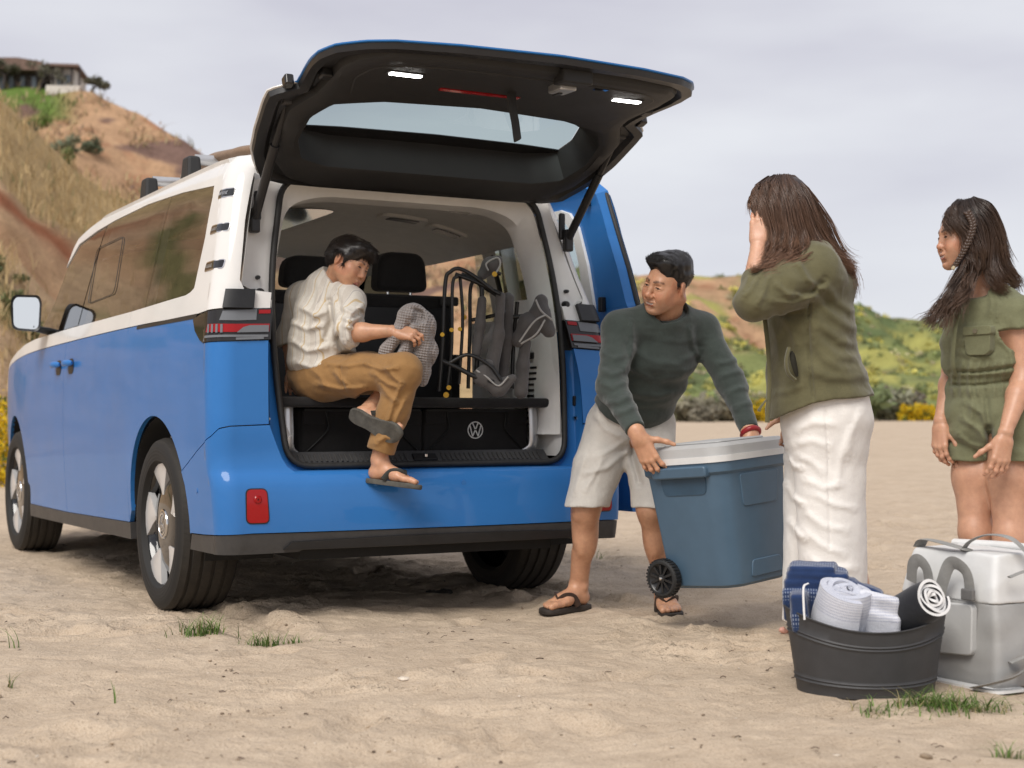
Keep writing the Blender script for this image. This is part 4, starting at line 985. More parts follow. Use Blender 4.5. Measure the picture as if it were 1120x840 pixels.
# jamb: from the seal out to the rear face, white above the belt, black at the lamps, blue below
def jambloops():
    L = []
    A = opening(.012); B = opening(.05); C = opening(.075)
    def edge(x, z):        # point on the rear face where the outer skin starts
        s_ = -1 if x < 0 else 1
        return x
    L.append([(x, yseal(z), z) for x, z in A]); L.append([(x, yseal(z) - .004, z) for x, z in B])
    out1 = []; out2 = []
    for (x, z), (xb, zb) in zip(C, B):
        zc = min(max(z, .60), 1.885)
        W = float(Wd(.2, zc)) - .095 if x < 0 else float(WR(zc)) - .05; xe = W * (1 + OPEN_A * (1 - min(1, max(0, (zc - 1.31) / .03))) - .0); ye = float(min(YR(zc), A0 - .095)) if x < 0 else float(min(YRR(zc), .31))
        if abs(x) > .60 and zc < 1.80:
            xo = math.copysign(xe - .004, x); out1.append((math.copysign(max(abs(xb) + .012, xe - .022), x), yseal(zc) - .012, zc)); out2.append((xo, ye - .0, zc))
        else:
            out1.append((x, yseal(zc) - .006, zc + .0)); out2.append((x * 1.06, yseal(zc) + .01, zc + .02))
    L.append(out1); L.append(out2); return L
JL = jambloops(); n = len(JL[0])
for nm, mtl, lo, hi in (('jamb_white', M_WHITE, 1.255, 9), ('jamb_black', M_BLACK, 1.118, 1.255), ('jamb_blue', M_BLUE, .6, 1.118)):
    bm = bmesh.new(); vs = [[bm.verts.new(p) for p in L] for L in JL]
    for k in range(3):
        for i in range(n): bm.faces.new((vs[k][i], vs[k][(i + 1) % n], vs[k + 1][(i + 1) % n], vs[k + 1][i]))
    for z, cin, cout in ((lo, True, False), (hi, False, True)):
        bmesh.ops.bisect_plane(bm, geom=bm.verts[:] + bm.edges[:] + bm.faces[:], plane_co=(0, 0, z), plane_no=(0, 0, 1), clear_inner=cin, clear_outer=cout)
    bmesh.ops.recalc_face_normals(bm, faces=bm.faces[:])
    for sd_ in ((-1, 1) if nm == 'jamb_black' else (0,)):
        b_ = bm.copy()
        if sd_: bmesh.ops.delete(b_, geom=[f for f in b_.faces if f.calc_center_median().x * sd_ < 0], context='FACES')
        smooth_ang(bm_obj('tailgate_jamb', b_, mtl, VAN), 40)
    bm.free()
# strikers, buffers and plugs on the jamb
for sgn in (-1, 1):
    for z, r_, m_, nm in ((1.325, .017, M_BLACK, 'rubber_buffer'), (1.385, .009, M_BLACK, 'jamb_plug'), (.815, .013, M_CHROME, 'jamb_bolt'), (.672, .013, M_BLACK, 'jamb_plug')):
        y = yseal(z) - .012; x = sgn * (.715 if nm != 'jamb_plug' else .722); mbp = MB()
        mbp.lathe([(-.02, 0), (-.02, r_ * .6), (-.012, r_ * .9), (0, r_), (.01, r_)], 14, 'y', (x, y, z)); mbp.build(nm, m_, VAN, 40)
    mbp = MB(); mbp.box((sgn * .722, yseal(.89) - .016, .893), (.03, .02, .045)); mbp.build('lock_striker', M_BLACK, VAN, bevel=.006)

# ---- tail lamps wrapping the corner
for sg in (-1, 1):
    fl = sg < 0
    base = P1('tail_lamp', [(.30, 1.212), (.262, 1.165), (.197, 1.126), (.16, 1.114), (.03, 1.118), (-.165, 1.128), (-.165, 1.253), (.05, 1.243), (.10, 1.238), (.22, 1.228)], M_LENSD, VAN, sg, cuts_corner, .03, .02, .004)
    P1('lamp_cover', [(.115, 1.184), (.02, 1.184), (-.155, 1.189), (-.155, 1.158), (.02, 1.152), (.122, 1.152)], M_LENSR, base, sg, cuts_corner, .02, .006, .008)
    P1('lamp_window', [(-.06, 1.180), (-.150, 1.183), (-.150, 1.156), (.0, 1.150), (-.03, 1.172)], M_LENS, base, sg, cuts_corner, .02, .003, .0125)
    P1('lamp_window', [(.055, 1.235), (.0, 1.238), (-.09, 1.245), (-.09, 1.203), (.0, 1.198), (.065, 1.198)], M_LENS, base, sg, cuts_corner, .02, .004, .008)
    P1('lamp_strip', [(-.10, 1.243), (-.155, 1.245), (-.155, 1.230), (-.10, 1.228)], M_LENSR, base, sg, cuts_corner, .02, .004, .008)
    for k in range(4):
        a = .112 - k * .018
        P1('lamp_bar', [(a, 1.182), (a - .008, 1.182), (a - .010, 1.149), (a - .002, 1.149)], M_LENS, base, sg, cuts_corner, .02, .003, .011)
    P1('lamp_strip', [(.13, 1.139), (-.15, 1.146), (-.15, 1.137), (.13, 1.130)], M_LENS, base, sg, cuts_corner, .02, .003, .008)
    P1('reversing_lamp', [(.0, 1.131), (-.13, 1.137), (-.13, 1.128), (.0, 1.122)], M_LENS, base, sg, cuts_corner, .02, .003, .008)
    # dark block on the corner over the lamp
    P1('lamp_cap', [(.055, 1.245), (-.07, 1.247), (-.068, 1.322), (.053, 1.318)], M_BLACK, VAN, sg, cuts_corner, .02, .03, .022)

# ---- wheels
def circ_pts(c, r, a0, a1, n): return [(c[0] + r * math.cos(a), c[1] + r * math.sin(a)) for a in np.linspace(a0, a1, n)]
def vw_roundel(name, r, mtl, parent, M4, wid=.085):
    """ring with a V over a W, in the plane of M4's x and y axes"""
    mb = MB(); n = 40; h = .0025; t = r * wid * 1.15
    V = []; F = []
    for i in range(n):
        a = 2 * math.pi * i / n
        for rr in (r, r - t):
            V += [(rr * math.cos(a), rr * math.sin(a), 0), (rr * math.cos(a), rr * math.sin(a), h)]
    for i in range(n):
        j = (i + 1) % n; a, b = i * 4, j * 4
        F += [(a, b, b + 1, a + 1), (a + 1, b + 1, b + 3, a + 3), (a + 3, b + 3, b + 2, a + 2)]
    mb.add(V, F)
    def bar(p, q):
        p, q = np.array(p) * r, np.array(q) * r; d = unit(q - p); w_ = np.array((-d[1], d[0])) * r * wid * .62
        c = [p + w_, q + w_, q - w_, p - w_]
        mb.prism([tuple(x) for x in c], 0, h * 1.2)
    ri = .90
    for s_ in (-1, 1):
        bar((s_ * .36, ri * .92), (s_ * .035, .12))
        bar((s_ * .72, ri * .60), (s_ * .36, -.72))
        bar((s_ * .36, -.72), (s_ * .03, -.02))
    o = mb.build(name, mtl, parent, 40); o.matrix_local = M4; return o
def make_wheel(y, x, sg, wd, r):
    wh = empty('wheel', (0, 0, 0)); wh.parent = VAN; wh.location = (sg * x, y, r - .012)
    hw = wd / 2
    # tyre: carcass with four grooves in the tread, then cross sipes cut in the shoulders by small raised blocks
    prof = [(-hw * .78, r * .70), (-hw * .98, r * .74), (-hw * 1.03, r * .83), (-hw * .99, r * .92), (-hw * .90, r * .972), (-hw * .80, r * .987)]
    for gx in (-.62, -.24, .15, .54):
        gx *= hw; prof += [(gx - .010, r), (gx - .007, r - .008), (gx + .004, r - .008), (gx + .007, r)]
    prof += [(hw * .80, r * .987), (hw * .90, r * .972), (hw * .99, r * .92), (hw * 1.03, r * .83), (hw * .98, r * .74), (hw * .78, r * .70)]
    mb = MB(); mb.lathe(prof, 72)
    tyre = mb.build('tyre', M_TYRE, wh, 30)
    # rim: outer face at local x = 0 side 'sg'
    fx = sg * (hw * .80)
    mb = MB()
    bar = [(fx * 1.04, r * .735), (fx * 1.0, r * .715), (fx * .86, r * .69), (fx * .2, r * .66), (-fx * .8, r * .70)]
    mb.lathe(bar, 60); rim = mb.build('rim', M_GLOSSB, wh, 40)
    mb = MB(); mb.lathe([(fx * .30, 0.0), (fx * .30, r * .67)], 40); mb.build('rim_barrel', M_UNDER, wh, 40)
    mb = MB()           # black dish behind the blades
    mb.lathe([(fx * .97, .0), (fx * .97, r * .16), (fx * .95, r * .30), (fx * .90, r * .44), (fx * .72, r * .56), (fx * .64, r * .66)], 48)
    mb.build('wheel_dish', M_GLOSSB, wh, 40)
    # five broad blades
    for k in range(5):
        a = 2 * math.pi * k / 5 + .25; mb = MB()
        def pt(rad, ang, xx): return (xx, rad * math.cos(ang), rad * math.sin(ang))
        L = [(r * .34, .12, .93), (r * .48, .50, .96), (r * .60, .72, .985), (r * .705, .80, 1.0)]
        V = []; F = []
        for rad, w_, xx in L:
            w0 = a - w_ * .46 - (rad / r) * .20; w1 = a + w_ * .50 - (rad / r) * .20
            for t in np.linspace(0, 1, 5):
                V.append(pt(rad, w0 + (w1 - w0) * t, fx * (xx + .05 * math.sin(math.pi * t))))
        for i in range(3):
            for j in range(4): F.append((i * 5 + j, i * 5 + j + 1, i * 5 + 6 + j, i * 5 + 5 + j))
        m0 = len(V)
        V += [(v[0] - fx * .25, v[1], v[2]) for v in V]
        for i in range(3):
            for j in (0, 4): F.append((i * 5 + j, i * 5 + 5 + j, m0 + i * 5 + 5 + j, m0 + i * 5 + j))
        for j in range(4): F.append((j, j + 1, m0 + j + 1, m0 + j)); F.append((15 + j, 16 + j, m0 + 16 + j, m0 + 15 + j))
        mb.add(V, F); mb.build('wheel_blade', M_ALLOY, rim, 40)
    mb = MB(); mb.lathe([(fx * .97, r * .175), (fx * 1.02, r * .17), (fx * 1.03, r * .15), (fx * 1.0, r * .145)], 36); hub = mb.build('hub_cap', M_CHROME, wh, 40)
    mb = MB(); mb.lathe([(fx * 1.005, 0), (fx * 1.005, r * .148)], 36); mb.build('hub_disc', M_GLOSSB, wh, 40)
    M4 = Matrix(((0, 0, sg, fx * 1.006), (-sg, 0, 0, 0), (0, 1, 0, 0), (0, 0, 0, 1)))
    vw_roundel('hub_emblem', r * .13, M_CHROME, wh, M4, .12)
    for k in range(5):
        a = 2 * math.pi * k / 5; mb = MB()
    return wh
def tyre_mat():
    m, g = mat('tyre_rubber', (.02, .019, .018), .75)
    t = g.n('ShaderNodeTexCoord'); s_ = g.n('ShaderNodeSeparateXYZ'); g.l(t.outputs['Object'], s_.inputs[0])
    rad = g.math('SQRT', g.math('ADD', g.math('POWER', s_.outputs[1], 2), g.math('POWER', s_.outputs[2], 2)))
    n = g.noise(14, 6, .7, t.outputs['Object'])
    dust = g.math('MULTIPLY', g.n('ShaderNodeMapRange', i_1=.352, i_2=.371).outputs[0], 1)
    mr = g.nt.nodes[-2] if False else None
    q = g.n('ShaderNodeMapRange'); q.inputs[1].default_value = .345; q.inputs[2].default_value = .372; g.l(rad, q.inputs[0])
    f = g.math('MULTIPLY', g.math('ADD', q.outputs[0], .06), g.math('MULTIPLY', n.outputs[0], .16))
    g.l(g.mix(f, (.011, .0105, .010), (.26, .21, .15)), g.b.inputs['Base Color'])
    # cross sipes and moulded rings
    ang = g.math('ARCTAN2', s_.outputs[1], s_.outputs[2])
    sip = g.math('PINGPONG', g.math('ADD', g.math('MULTIPLY', ang, 14), g.math('MULTIPLY', s_.outputs[0], 12)), .5)
    st = g.math('LESS_THAN', sip, .06)
    on = g.math('GREATER_THAN', rad, .356)
    h = g.math('MULTIPLY', g.math('MULTIPLY', st, on), -1)
    ring_ = g.math('MULTIPLY', g.math('SINE', g.math('MULTIPLY', rad, 420)), g.math('MULTIPLY', g.math('LESS_THAN', rad, .33), .12))
    g.bump(g.math('ADD', h, ring_), .8, .004)
    return m
M_TYRE = tyre_mat()
for y, wd, xf in ((.828, .262, .962), (4.07, .235, .962)):
    for sg in (-1, 1): make_wheel(y, xf - wd / 2 - .004 - (.05 if sg > 0 else 0), sg, wd, .372)

# ---- underbody
mbp = MB(); mbp.box((0, 2.4, .30), (1.16, 4.6, .10)); mbp.box((0, 2.3, .29), (1.7, 2.2, .1)); mbp.box((0, .45, .335), (1.5, .62, .08)); mbp.build('underbody', M_UNDER, VAN)
mbp = MB(); mbp.tube([(-.7, .82, .36), (.7, .82, .36)], .05, 10); mbp.box((0, .82, .36), (.35, .3, .2)); mbp.build('rear_axle', M_UNDER, VAN)

# ---- roof bars with black feet, and a tan padded roll lying on them
for y0, xo in ((.92, .79), (1.62, .79)):
    bar = empty('roof_bar', (0, y0, -.02)); bar.parent = VAN
    mbp = MB(); mbp.tube([(-xo + .02, 0, 1.985), (0, 0, 2.0), (xo - .02, 0, 1.985)], .024, 10, flat=.62, up=(0, 1, 0)); mbp.build('crossbar', M_SILVER, bar, 40)
    for s_ in (-1, 1):
        mbp = MB(); mbp.box((s_ * (xo - .005), 0, 1.935), (.07, .13, .12), taper=(.8, .72)); mbp.build('bar_foot', M_TRIMD, bar, bevel=.012, seg=3)

# ---- door mirror, left
mir = empty('door_mirror', (0, 0, 0)); mir.parent = VAN
mc = np.array((-1.085, 3.06, 1.395))
mrx = np.array(Matrix.Rotation(R(-10), 3, 'Z'))
mbp = MB(); q = round_poly([(-.08, -.09), (.072, -.10), (.08, .07), (.065, .105), (-.065, .105), (-.085, .075)], .04)
for d0, sc0, d1, sc1 in ((-.012, 1.0, .06, .98), (.06, .98, .115, .70)):
    V = []; n = len(q)
    for d, sc in ((d0, sc0), (d1, sc1)):
        V += [tuple(mc + mrx @ np.array((a * sc, d, b * sc))) for a, b in q]
    mbp.add(V, [(i, (i + 1) % n, n + (i + 1) % n, n + i) for i in range(n)] + ([tuple(range(n, 2 * n))] if sc1 < .9 else []))
V = [tuple(mc + mrx @ np.array((a, -.012, b))) for a, b in q] + [tuple(mc + mrx @ np.array((a * .86, -.004, b * .88))) for a, b in q]
mbp.add(V, [(i, (i + 1) % n, n + (i + 1) % n, n + i) for i in range(n)])
mbp.build('mirror_housing', M_BLACK, mir, 50)
mbp = MB(); mbp.add([tuple(mc + mrx @ np.array((a * .86, -.0035, b * .88))) for a, b in q], [tuple(range(n))]); mbp.build('mirror_glass', M_MIRROR, mir)
mbp = MB(); mbp.tube([(-1.06, 3.08, 1.325), (-1.0, 3.1, 1.31), (-.93, 3.12, 1.30)], [.035, .03, .04], 10, flat=.6); mbp.build('mirror_arm', M_BLACK, mir, 50)

# ---- open tailgate
TG = empty('tailgate', (0, 0, 0)); TG.parent = VAN
_ty = pch([-.12, 0, .25, .49, .60, .85, 1.08, 1.30], [.29, .19, -.042, -.250, -.350, -.600, -.830, -1.05])
_tz = pch([-.12, 0, .25, .49, .60, .85, 1.08, 1.30], [1.775, 1.832, 1.940, 2.048, 2.083, 2.117, 2.122, 2.112])
def tg(x, t, n):        # x across, t from the hinge to the free edge, n out of the outer skin
    dy, dz = float(_ty(t + .01) - _ty(t - .01)), float(_tz(t + .01) - _tz(t - .01)); l = math.hypot(dy, dz)
    n2 = n
    return (x, float(_ty(t)) + n2 * dz / l, float(_tz(t)) - n2 * dy / l)
half = [(0, -.085), (.45, -.080), (.62, -.075), (.715, -.05), (.765, .04), (.80, .12), (.826, .25), (.843, .42), (.843, .49), (.80, .525), (.752, .56), (.757, .62), (.782, .78), (.785, .87), (.762, .98), (.69, 1.075), (.60, 1.135), (.38, 1.195), (0, 1.235)]
def resamp(h, n=64, c=(0, .28)):
    P = np.array([(x, t) for x, t in h] + [(-x, t) for x, t in h[::-1][1:-1]]) - c
    out = []
    for k in range(n):
        a = 2 * math.pi * (k + .5) / n; d = np.array((math.sin(a), -math.cos(a))); best = None
        for i in range(len(P)):
            p, q = P[i], P[(i + 1) % len(P)]; e = q - p; den = d[0] * e[1] - d[1] * e[0]
            if abs(den) < 1e-9: continue
            u = (p[0] * e[1] - p[1] * e[0]) / den; s_ = (p[0] * d[1] - p[1] * d[0]) / den
            if u > 0 and -1e-6 <= s_ <= 1 + 1e-6 and (best is None or u < best): best = u
        out.append(np.array(c) + d * best)
    return np.array(out)
NT = 200
A_ = resamp(half, NT); cen = np.array((0, .28))
def inset(Pp, d):
    v = Pp - cen; l = np.linalg.norm(v, axis=1)[:, None]; return cen + v * (1 - d / l)
trim_h = [(0, -.035), (.48, -.035), (.60, .0), (.68, .10), (.72, .25), (.73, .42), (.665, .55), (.66, .65), (.68, .85), (.655, .98), (.58, 1.06), (.35, 1.10), (0, 1.12)]
B_ = resamp(trim_h, NT)
glass_h = [(0, .10), (.48, .10), (.60, .14), (.655, .26), (.65, .40), (.59, .50), (.40, .56), (0, .595)]
D_ = resamp(glass_h, NT); E_ = resamp([(0, .13), (.45, .125), (.60, .15), (.63, .24), (.62, .36), (.56, .41), (.35, .435), (0, .45)], NT)
def loops_tg(ls): return [[tg(p[0], p[1], nn) for p in L] for L, nn in ls]
# skin seen from outside: white at the top, blue below the notch
sk = loops_tg([(inset(A_, .008), -.003), (A_, .0), (A_, .005), (A_ * .85 + E_ * .15, .028), (A_ * .5 + E_ * .5, .07), (inset(E_, -.005), .103)])
bm = bmesh.new(); vs = [[bm.verts.new(p) for p in L] for L in sk]
for k in range(len(sk) - 1):
    for i in range(NT): bm.faces.new((vs[k][i], vs[k][(i + 1) % NT], vs[k + 1][(i + 1) % NT], vs[k + 1][i]))
co = tg(0, .56, 0); _td = np.array((0, -.93, .36))
bm2 = bm.copy()
for b, nm, mtl, ci in ((bm, 'tailgate_skin', M_BLUE, True), (bm2, 'tailgate_skin', M_WHITE, False)):
    bmesh.ops.bisect_plane(b, geom=b.verts[:] + b.edges[:] + b.faces[:], plane_co=co, plane_no=_td, clear_inner=ci, clear_outer=not ci)
    bmesh.ops.recalc_face_normals(b, faces=b.faces[:])
    o = smooth_ang(bm_obj(nm, b, mtl, TG), 50)
mbp = MB()       # flange and inner trim
ring(mbp, loops_tg([(inset(A_, .006), -.004), (inset(A_, .010), -.026), (inset(A_, .05), -.030), (inset(A_, .07), -.012), (inset(B_, -.022), -.014)]))
mbp.build('tailgate_flange', M_BLACK, TG, 35)
mbp = MB()
ring(mbp, loops_tg([(inset(B_, -.022), -.010), (inset(B_, -.012), -.040), (inset(B_, .008), -.052), (inset(B_, .05), -.054), (inset(D_, -.02), -.050), (D_, -.044), (E_, .096)]))
mbp.build('tailgate_trim', M_TRIMD, TG, 35)
mbp = MB(); mbp.add([tg(p[0], p[1], .100) for p in E_], [tuple(range(NT))]); mbp.build('rear_screen', M_GLASSG, TG)
mbp = MB(); mbp.prism(round_poly([(-.60, .10), (.60, .10), (.63, .17), (.42, .185), (0, .195), (-.42, .185), (-.63, .17)], .02), .093, .097, lambda a, b, d: tg(a, b, d)); mbp.build('painted_reflection_band', M_GLOSSB, TG)  # black band added to stand for the dark reflection in the rear screen
def tbox(x0, x1, t0, t1, n0, n1, nm, mtl, par=None, rad=.01, bev=None):
    mb = MB(); mb.prism(round_poly([(x0, t0), (x1, t0), (x1, t1), (x0, t1)], rad, 4), n0, n1, lambda a, b, d: tg(a, b, d)); return mb.build(nm, mtl, par or TG, 50, bevel=bev)
for x in (-.473, .473):
    tbox(x - .062, x + .062, .915, .943, -.068, -.050, 'tailgate_lamp', M_LED, rad=.008)
    tbox(x - .072, x + .072, .905, .953, -.064, -.047, 'lamp_frame', M_TRIMD, rad=.012)
# raised field of the inner trim, with the recessed grips
for s_ in (-1, 1):
    pass
panel_q = round_poly([(-.56, .60), (-.42, .625), (0, .65), (.42, .625), (.56, .60), (.62, .80), (.60, .95), (.50, 1.03), (.30, 1.06), (-.30, 1.06), (-.50, 1.03), (-.60, .95), (-.62, .80)], .04, 4)
mbp = MB(); mbp.prism(panel_q, -.058, -.046, lambda a, b, d: tg(a, b, d)); mbp.build('trim_panel', M_TRIMD, TG, 40, bevel=.006)
tbox(.36, .52, .66, .80, -.0600, -.050, 'grip_recess', M_GLOSSB, rad=.05)
tbox(-.28, .06, .795, .818, -.068, -.052, 'third_brake_lamp', M_LENSR, rad=.004)
tbox(-.34, .12, .818, .826, -.0622, -.052, 'trim_seam', M_BLACK, rad=.003)
lt = tbox(.055, .185, 1.075, 1.16, -.075, -.02, 'latch', M_TRIMD, rad=.015, bev=.006)
tbox(.085, .155, .985, 1.09, -.088, -.045, 'latch_hook', M_SILVER, lt, rad=.012, bev=.005)
tbox(.11, .128, .975, 1.03, -.092, -.045, 'latch_slot', M_BLACK, lt, rad=.006)
tbox(.262, .322, 1.01, 1.045, -.061, -.050, 'close_button', M_GLOSSB, rad=.006)
for s_ in (-1, 1): tbox(s_ * .70 - .022, s_ * .70 + .022, .70, .75, -.045, -.005, 'buffer_bracket', M_BLACK, rad=.01, bev=.006)
for s_ in (-1, 1):
    tbox(s_ * .785 - .018, s_ * .785 + .018, .535, .585, -.02, .02, 'tailgate_lamp_end', M_LENSD, rad=.012, bev=.004)
# wiper motor cover line and pull strap
sp = np.array([tg(0, .86, -.06)]); a_ = np.array(tg(0, .86, -.055)); 
loop = [a_ + np.array((0, 0, 0)), a_ + np.array((.002, -.005, -.05)), a_ + np.array((.010, -.01, -.13)), a_ + np.array((.016, -.012, -.175)), a_ + np.array((.022, -.006, -.19)), a_ + np.array((.026, .006, -.175)), a_ + np.array((.02, .01, -.12)), a_ + np.array((.006, .012, -.05)), a_ + np.array((.0, .012, 0))]
mbp = MB(); mbp.tube(bez(loop, 30), .016, 8, flat=.16, up=(0, 1, 0)); mbp.build('pull_strap', M_TRIMD, TG, 60)
# hinges and gas struts
for s_ in (-1, 1):
    mbp = MB(); mbp.box((s_ * .40, .30, 1.84), (.07, .12, .05)); mbp.build('tailgate_hinge', M_BLACK, VAN, bevel=.012)
    st = empty('gas_strut', (0, 0, 0)); st.parent = VAN
    p0 = np.array((s_ * .735, .20, 1.63)); p1 = np.array((s_ * .745, -.20, 2.032)); mid = p0 + (p1 - p0) * .62
    mbp = MB(); mbp.tube([p0, mid], .019, 12); mbp.build('strut_body', M_BLACK, st, 40)
    mbp = MB(); mbp.tube([mid, p1], .0135, 12); mbp.build('strut_sleeve', M_BLACK, st, 40)
    mbp = MB(); mbp.box(p0 + np.array((0, .01, -.015)), (.04, .04, .10)); mbp.box(p0 + np.array((s_ * -.02, .03, .05)), (.03, .02, .12)); mbp.build('strut_bracket', M_BLACK, st, bevel=.008)
    mbp = MB(); mbp.box(p1 + np.array((s_ * -.03, 0, .0)), (.11, .045, .05)); mbp.tube([p1 + np.array((.02, 0, 0)), p1 - np.array((.02, 0, 0))], .02, 12); mbp.build('strut_joint', M_CLAD, st, bevel=.006)

# ---- cabin
M_SILL = vary('sill_plate', (.075, .075, .078), .35, 16, .12, 0, metal=.3)
CAB = VAN
def cbox(nm, c, d, mtl, bev=.01, rot=None, par=None, seg=3):
    mb = MB(); mb.box(c, d, rot); return mb.build(nm, mtl, par or CAB, bevel=bev, seg=seg)
# trim ring just inside the seal, light beige
mbp = MB()
A = opening(-.004); B = opening(-.012); Cc = opening(-.075)
def ringz(P, dy): return [(x, yseal(z) + dy, z) for x, z in P]
ring(mbp, [ringz(A, .0), ringz(B, .03), [(x * 1.065, yseal(z) + .075, z) for x, z in Cc], [(x * 1.065, yseal(z) + .17, z - (.01 if z > 1.6 else 0)) for x, z in Cc]])
bm = bmesh.new(); 
me_ = bpy.data.meshes.new('t'); me_.from_pydata(mbp.V, [], mbp.F); bm.from_mesh(me_)
bmesh.ops.bisect_plane(bm, geom=bm.verts[:] + bm.edges[:] + bm.faces[:], plane_co=(0, 0, .745), plane_no=(0, 0, 1), clear_inner=True)
bmesh.ops.recalc_face_normals(bm, faces=bm.faces[:]); smooth_ang(bm_obj('opening_trim', bm, M_TRIML, CAB), 50)
# headliner: curved, falls towards the sides
def ceil(x, y):
    x = np.asarray(x, float); y = np.asarray(y, float); x, y = np.broadcast_arrays(x, y)
    return np.stack([x, y, 1.812 - .14 * np.clip(np.abs(x) / .80, 0, 1.2) ** 3.0 - .02 * np.sin(np.clip(y - .4, 0, 3)) - .06 * np.clip((.55 - y) / .3, 0, 1) ** 2 * 0], -1)
panel_obj('headliner', panel([], [(-.82, .36), (.82, .36), (.80, 3.05), (-.80, 3.05)], ceil, .1, .15, 0, 0, True), M_CEIL, CAB)
panel_obj('sunroof_panel', panel([], round_poly([(-.62, 1.0), (-.05, 1.0), (-.05, 2.3), (-.62, 2.3)], .10), lambda a, b: ceil(a, b) - np.array((0, 0, .006)), .08, .15, 0, 0, True), M_GLOSSB, CAB)
for x, y, a in ((.30, 1.05, .12), (.56, 1.10, .10), (.40, .62, .07)):
    q = round_poly([(x - a, y - .06), (x + a, y - .06), (x + a, y + .06), (x - a, y + .06)], .04)
    con = panel_obj('ceiling_console', panel([], q, lambda u, v: ceil(u, v) - np.array((0, 0, .016)), .05, .05, .02, 0, True), M_TRIML, CAB)
    q = round_poly([(x - a * .65, y - .035), (x + a * .65, y - .035), (x + a * .65, y + .035), (x - a * .65, y + .035)], .012)
    panel_obj('air_vent', panel([], q, lambda u, v: ceil(u, v) - np.array((0, 0, .019)), .05, .05, .003, 0, True), M_BLACK, con)
# side trims
for sg in (-1, 1):
    mb = []
    def inner(a, z, sg=sg): 
        p = body(a, z, rt=sg > 0); p = p.copy(); p[..., 0] = sg * (p[..., 0] - .055 - .10 * np.clip((1.30 - z) / .1, 0, 1) - .13 * np.clip((.62 - a) / .25, 0, 1)); return p
    fl = sg > 0
    panel(mb, [(.36, 1.30), (.50, 1.28), (1.22, 1.26), (1.22, .64), (.36, .64)], inner, .06, .06, 0, 0, fl)
    panel(mb, [(.36, 1.30), (.50, 1.28), (.46, 1.36), (.48, 1.72), (.36, 1.82)], inner, .04, .06, 0, 0, fl)
    panel(mb, [(.36, 1.82), (.48, 1.72), (.8, 1.76), (1.15, 1.78), (1.15, 1.85), (.36, 1.85)], inner, .06, .04, 0, 0, fl)
    panel(mb, [(1.08, 1.27), (1.22, 1.26), (1.24, 1.82), (1.06, 1.82)], inner, .06, .06, 0, 0, fl)
    panel_obj('side_trim', mb, M_TRIML, CAB)
    if sg < 0:
        mb = []
        panel(mb, [(1.22, 1.26), (3.2, 1.24), (3.2, .45), (1.22, .45)], inner, .1, .1, 0, 0, fl)
        panel(mb, [(1.22, 1.78), (2.3, 1.78), (2.3, 1.85), (1.22, 1.85)], inner, .1, .04, 0, 0, fl)
        panel_obj('door_trim', mb, M_TRIML, CAB)
    else:
        panel_obj('door_trim', panel([], [(2.55, 1.26), (3.2, 1.24), (3.2, .45), (2.55, .45)], inner, .1, .1, 0, 0, fl), M_TRIML, CAB)
# inner D-pillar column down to the sill, with the slotted vent on the right
for sg in (-1, 1):
    mb = MB(); V = []; F = []
    for z in np.linspace(.65, 1.36, 9):
        y0 = yseal(z)
        V += [(sg * .655, y0 + .01, z), (sg * .645, y0 + .06, z), (sg * .640, y0 + .30, z), (sg * .66, y0 + .45, z)]
    for i in range(8):
        for j in range(3): F.append((i * 4 + j, i * 4 + j + 1, i * 4 + 5 + j, i * 4 + 4 + j))
    mb.add(V, F); col = mb.build('pillar_trim', M_TRIML, CAB, 50)
    if sg > 0:
        mb = MB(); mb.box((.632, .345, .915), (.012, .12, .30)); vp = mb.build('vent_panel', M_TRIML, CAB, bevel=.004)
        for k in range(11):
            mb = MB(); mb.box((.628, .345, .79 + k * .0255), (.012, .085, .011)); mb.build('vent_slot', M_BLACK, vp, bevel=.002)
        mb = MB(); mb.box((.630, .36, 1.10), (.02, .06, .03)); mb.build('cargo_hook', M_BLACK, CAB, bevel=.006)
        mb = MB(); mb.tube(bez([(.60, .70, 1.58), (.605, .66, 1.50), (.61, .62, 1.40), (.61, .60, 1.30)], 14), .022, 8, flat=.15, up=(1, 0, 0)); mb.build('seat_belt', M_BLACK, CAB, 60)
# boot floor, sill plate, raised shelf on brackets
cbox('boot_floor', (0, 1.2, .615), (1.32, 2.0, .03), M_TRIMD)
SR_ = np.array(Matrix.Rotation(R(40), 3, 'X')); sp_ = cbox('sill_plate', (0, .168, .648), (1.20, .085, .016), M_SILL, .005, SR_)
for k in range(22):
    for s_ in (-1, 1):
        cbox('sill_rib', (s_ * (.085 + k * .0225), .160, .655), (.010, .045, .006), M_CLAD, .002, SR_, sp_)
cbox('lock_recess', (.0, .158, .652), (.11, .04, .014), M_BLACK, .003, SR_, sp_); cbox('lock_loop', (0, .150, .660), (.012, .02, .014), M_CHROME, .002, par=sp_)
SHELF_Z = .905
cbox('boot_shelf', (0, .62, SHELF_Z - .021), (1.27, .86, .042), fabric('shelf_carpet', (.022, .021, .021), 700, .9, .15, .4, .15), .016)
for s_ in (-1, 1):
    mb = MB(); mb.tube(bez([(s_ * .575, .25, .87), (s_ * .575, .24, .76), (s_ * .57, .245, .69), (s_ * .53, .27, .655)], 12), .022, 8, flat=.45, up=(0, 1, 0)); mb.build('shelf_bracket', M_SILVER, CAB, 50)
cbox('bulkhead', (0, 1.20, .86), (1.36, .04, .55), M_TRIMD)
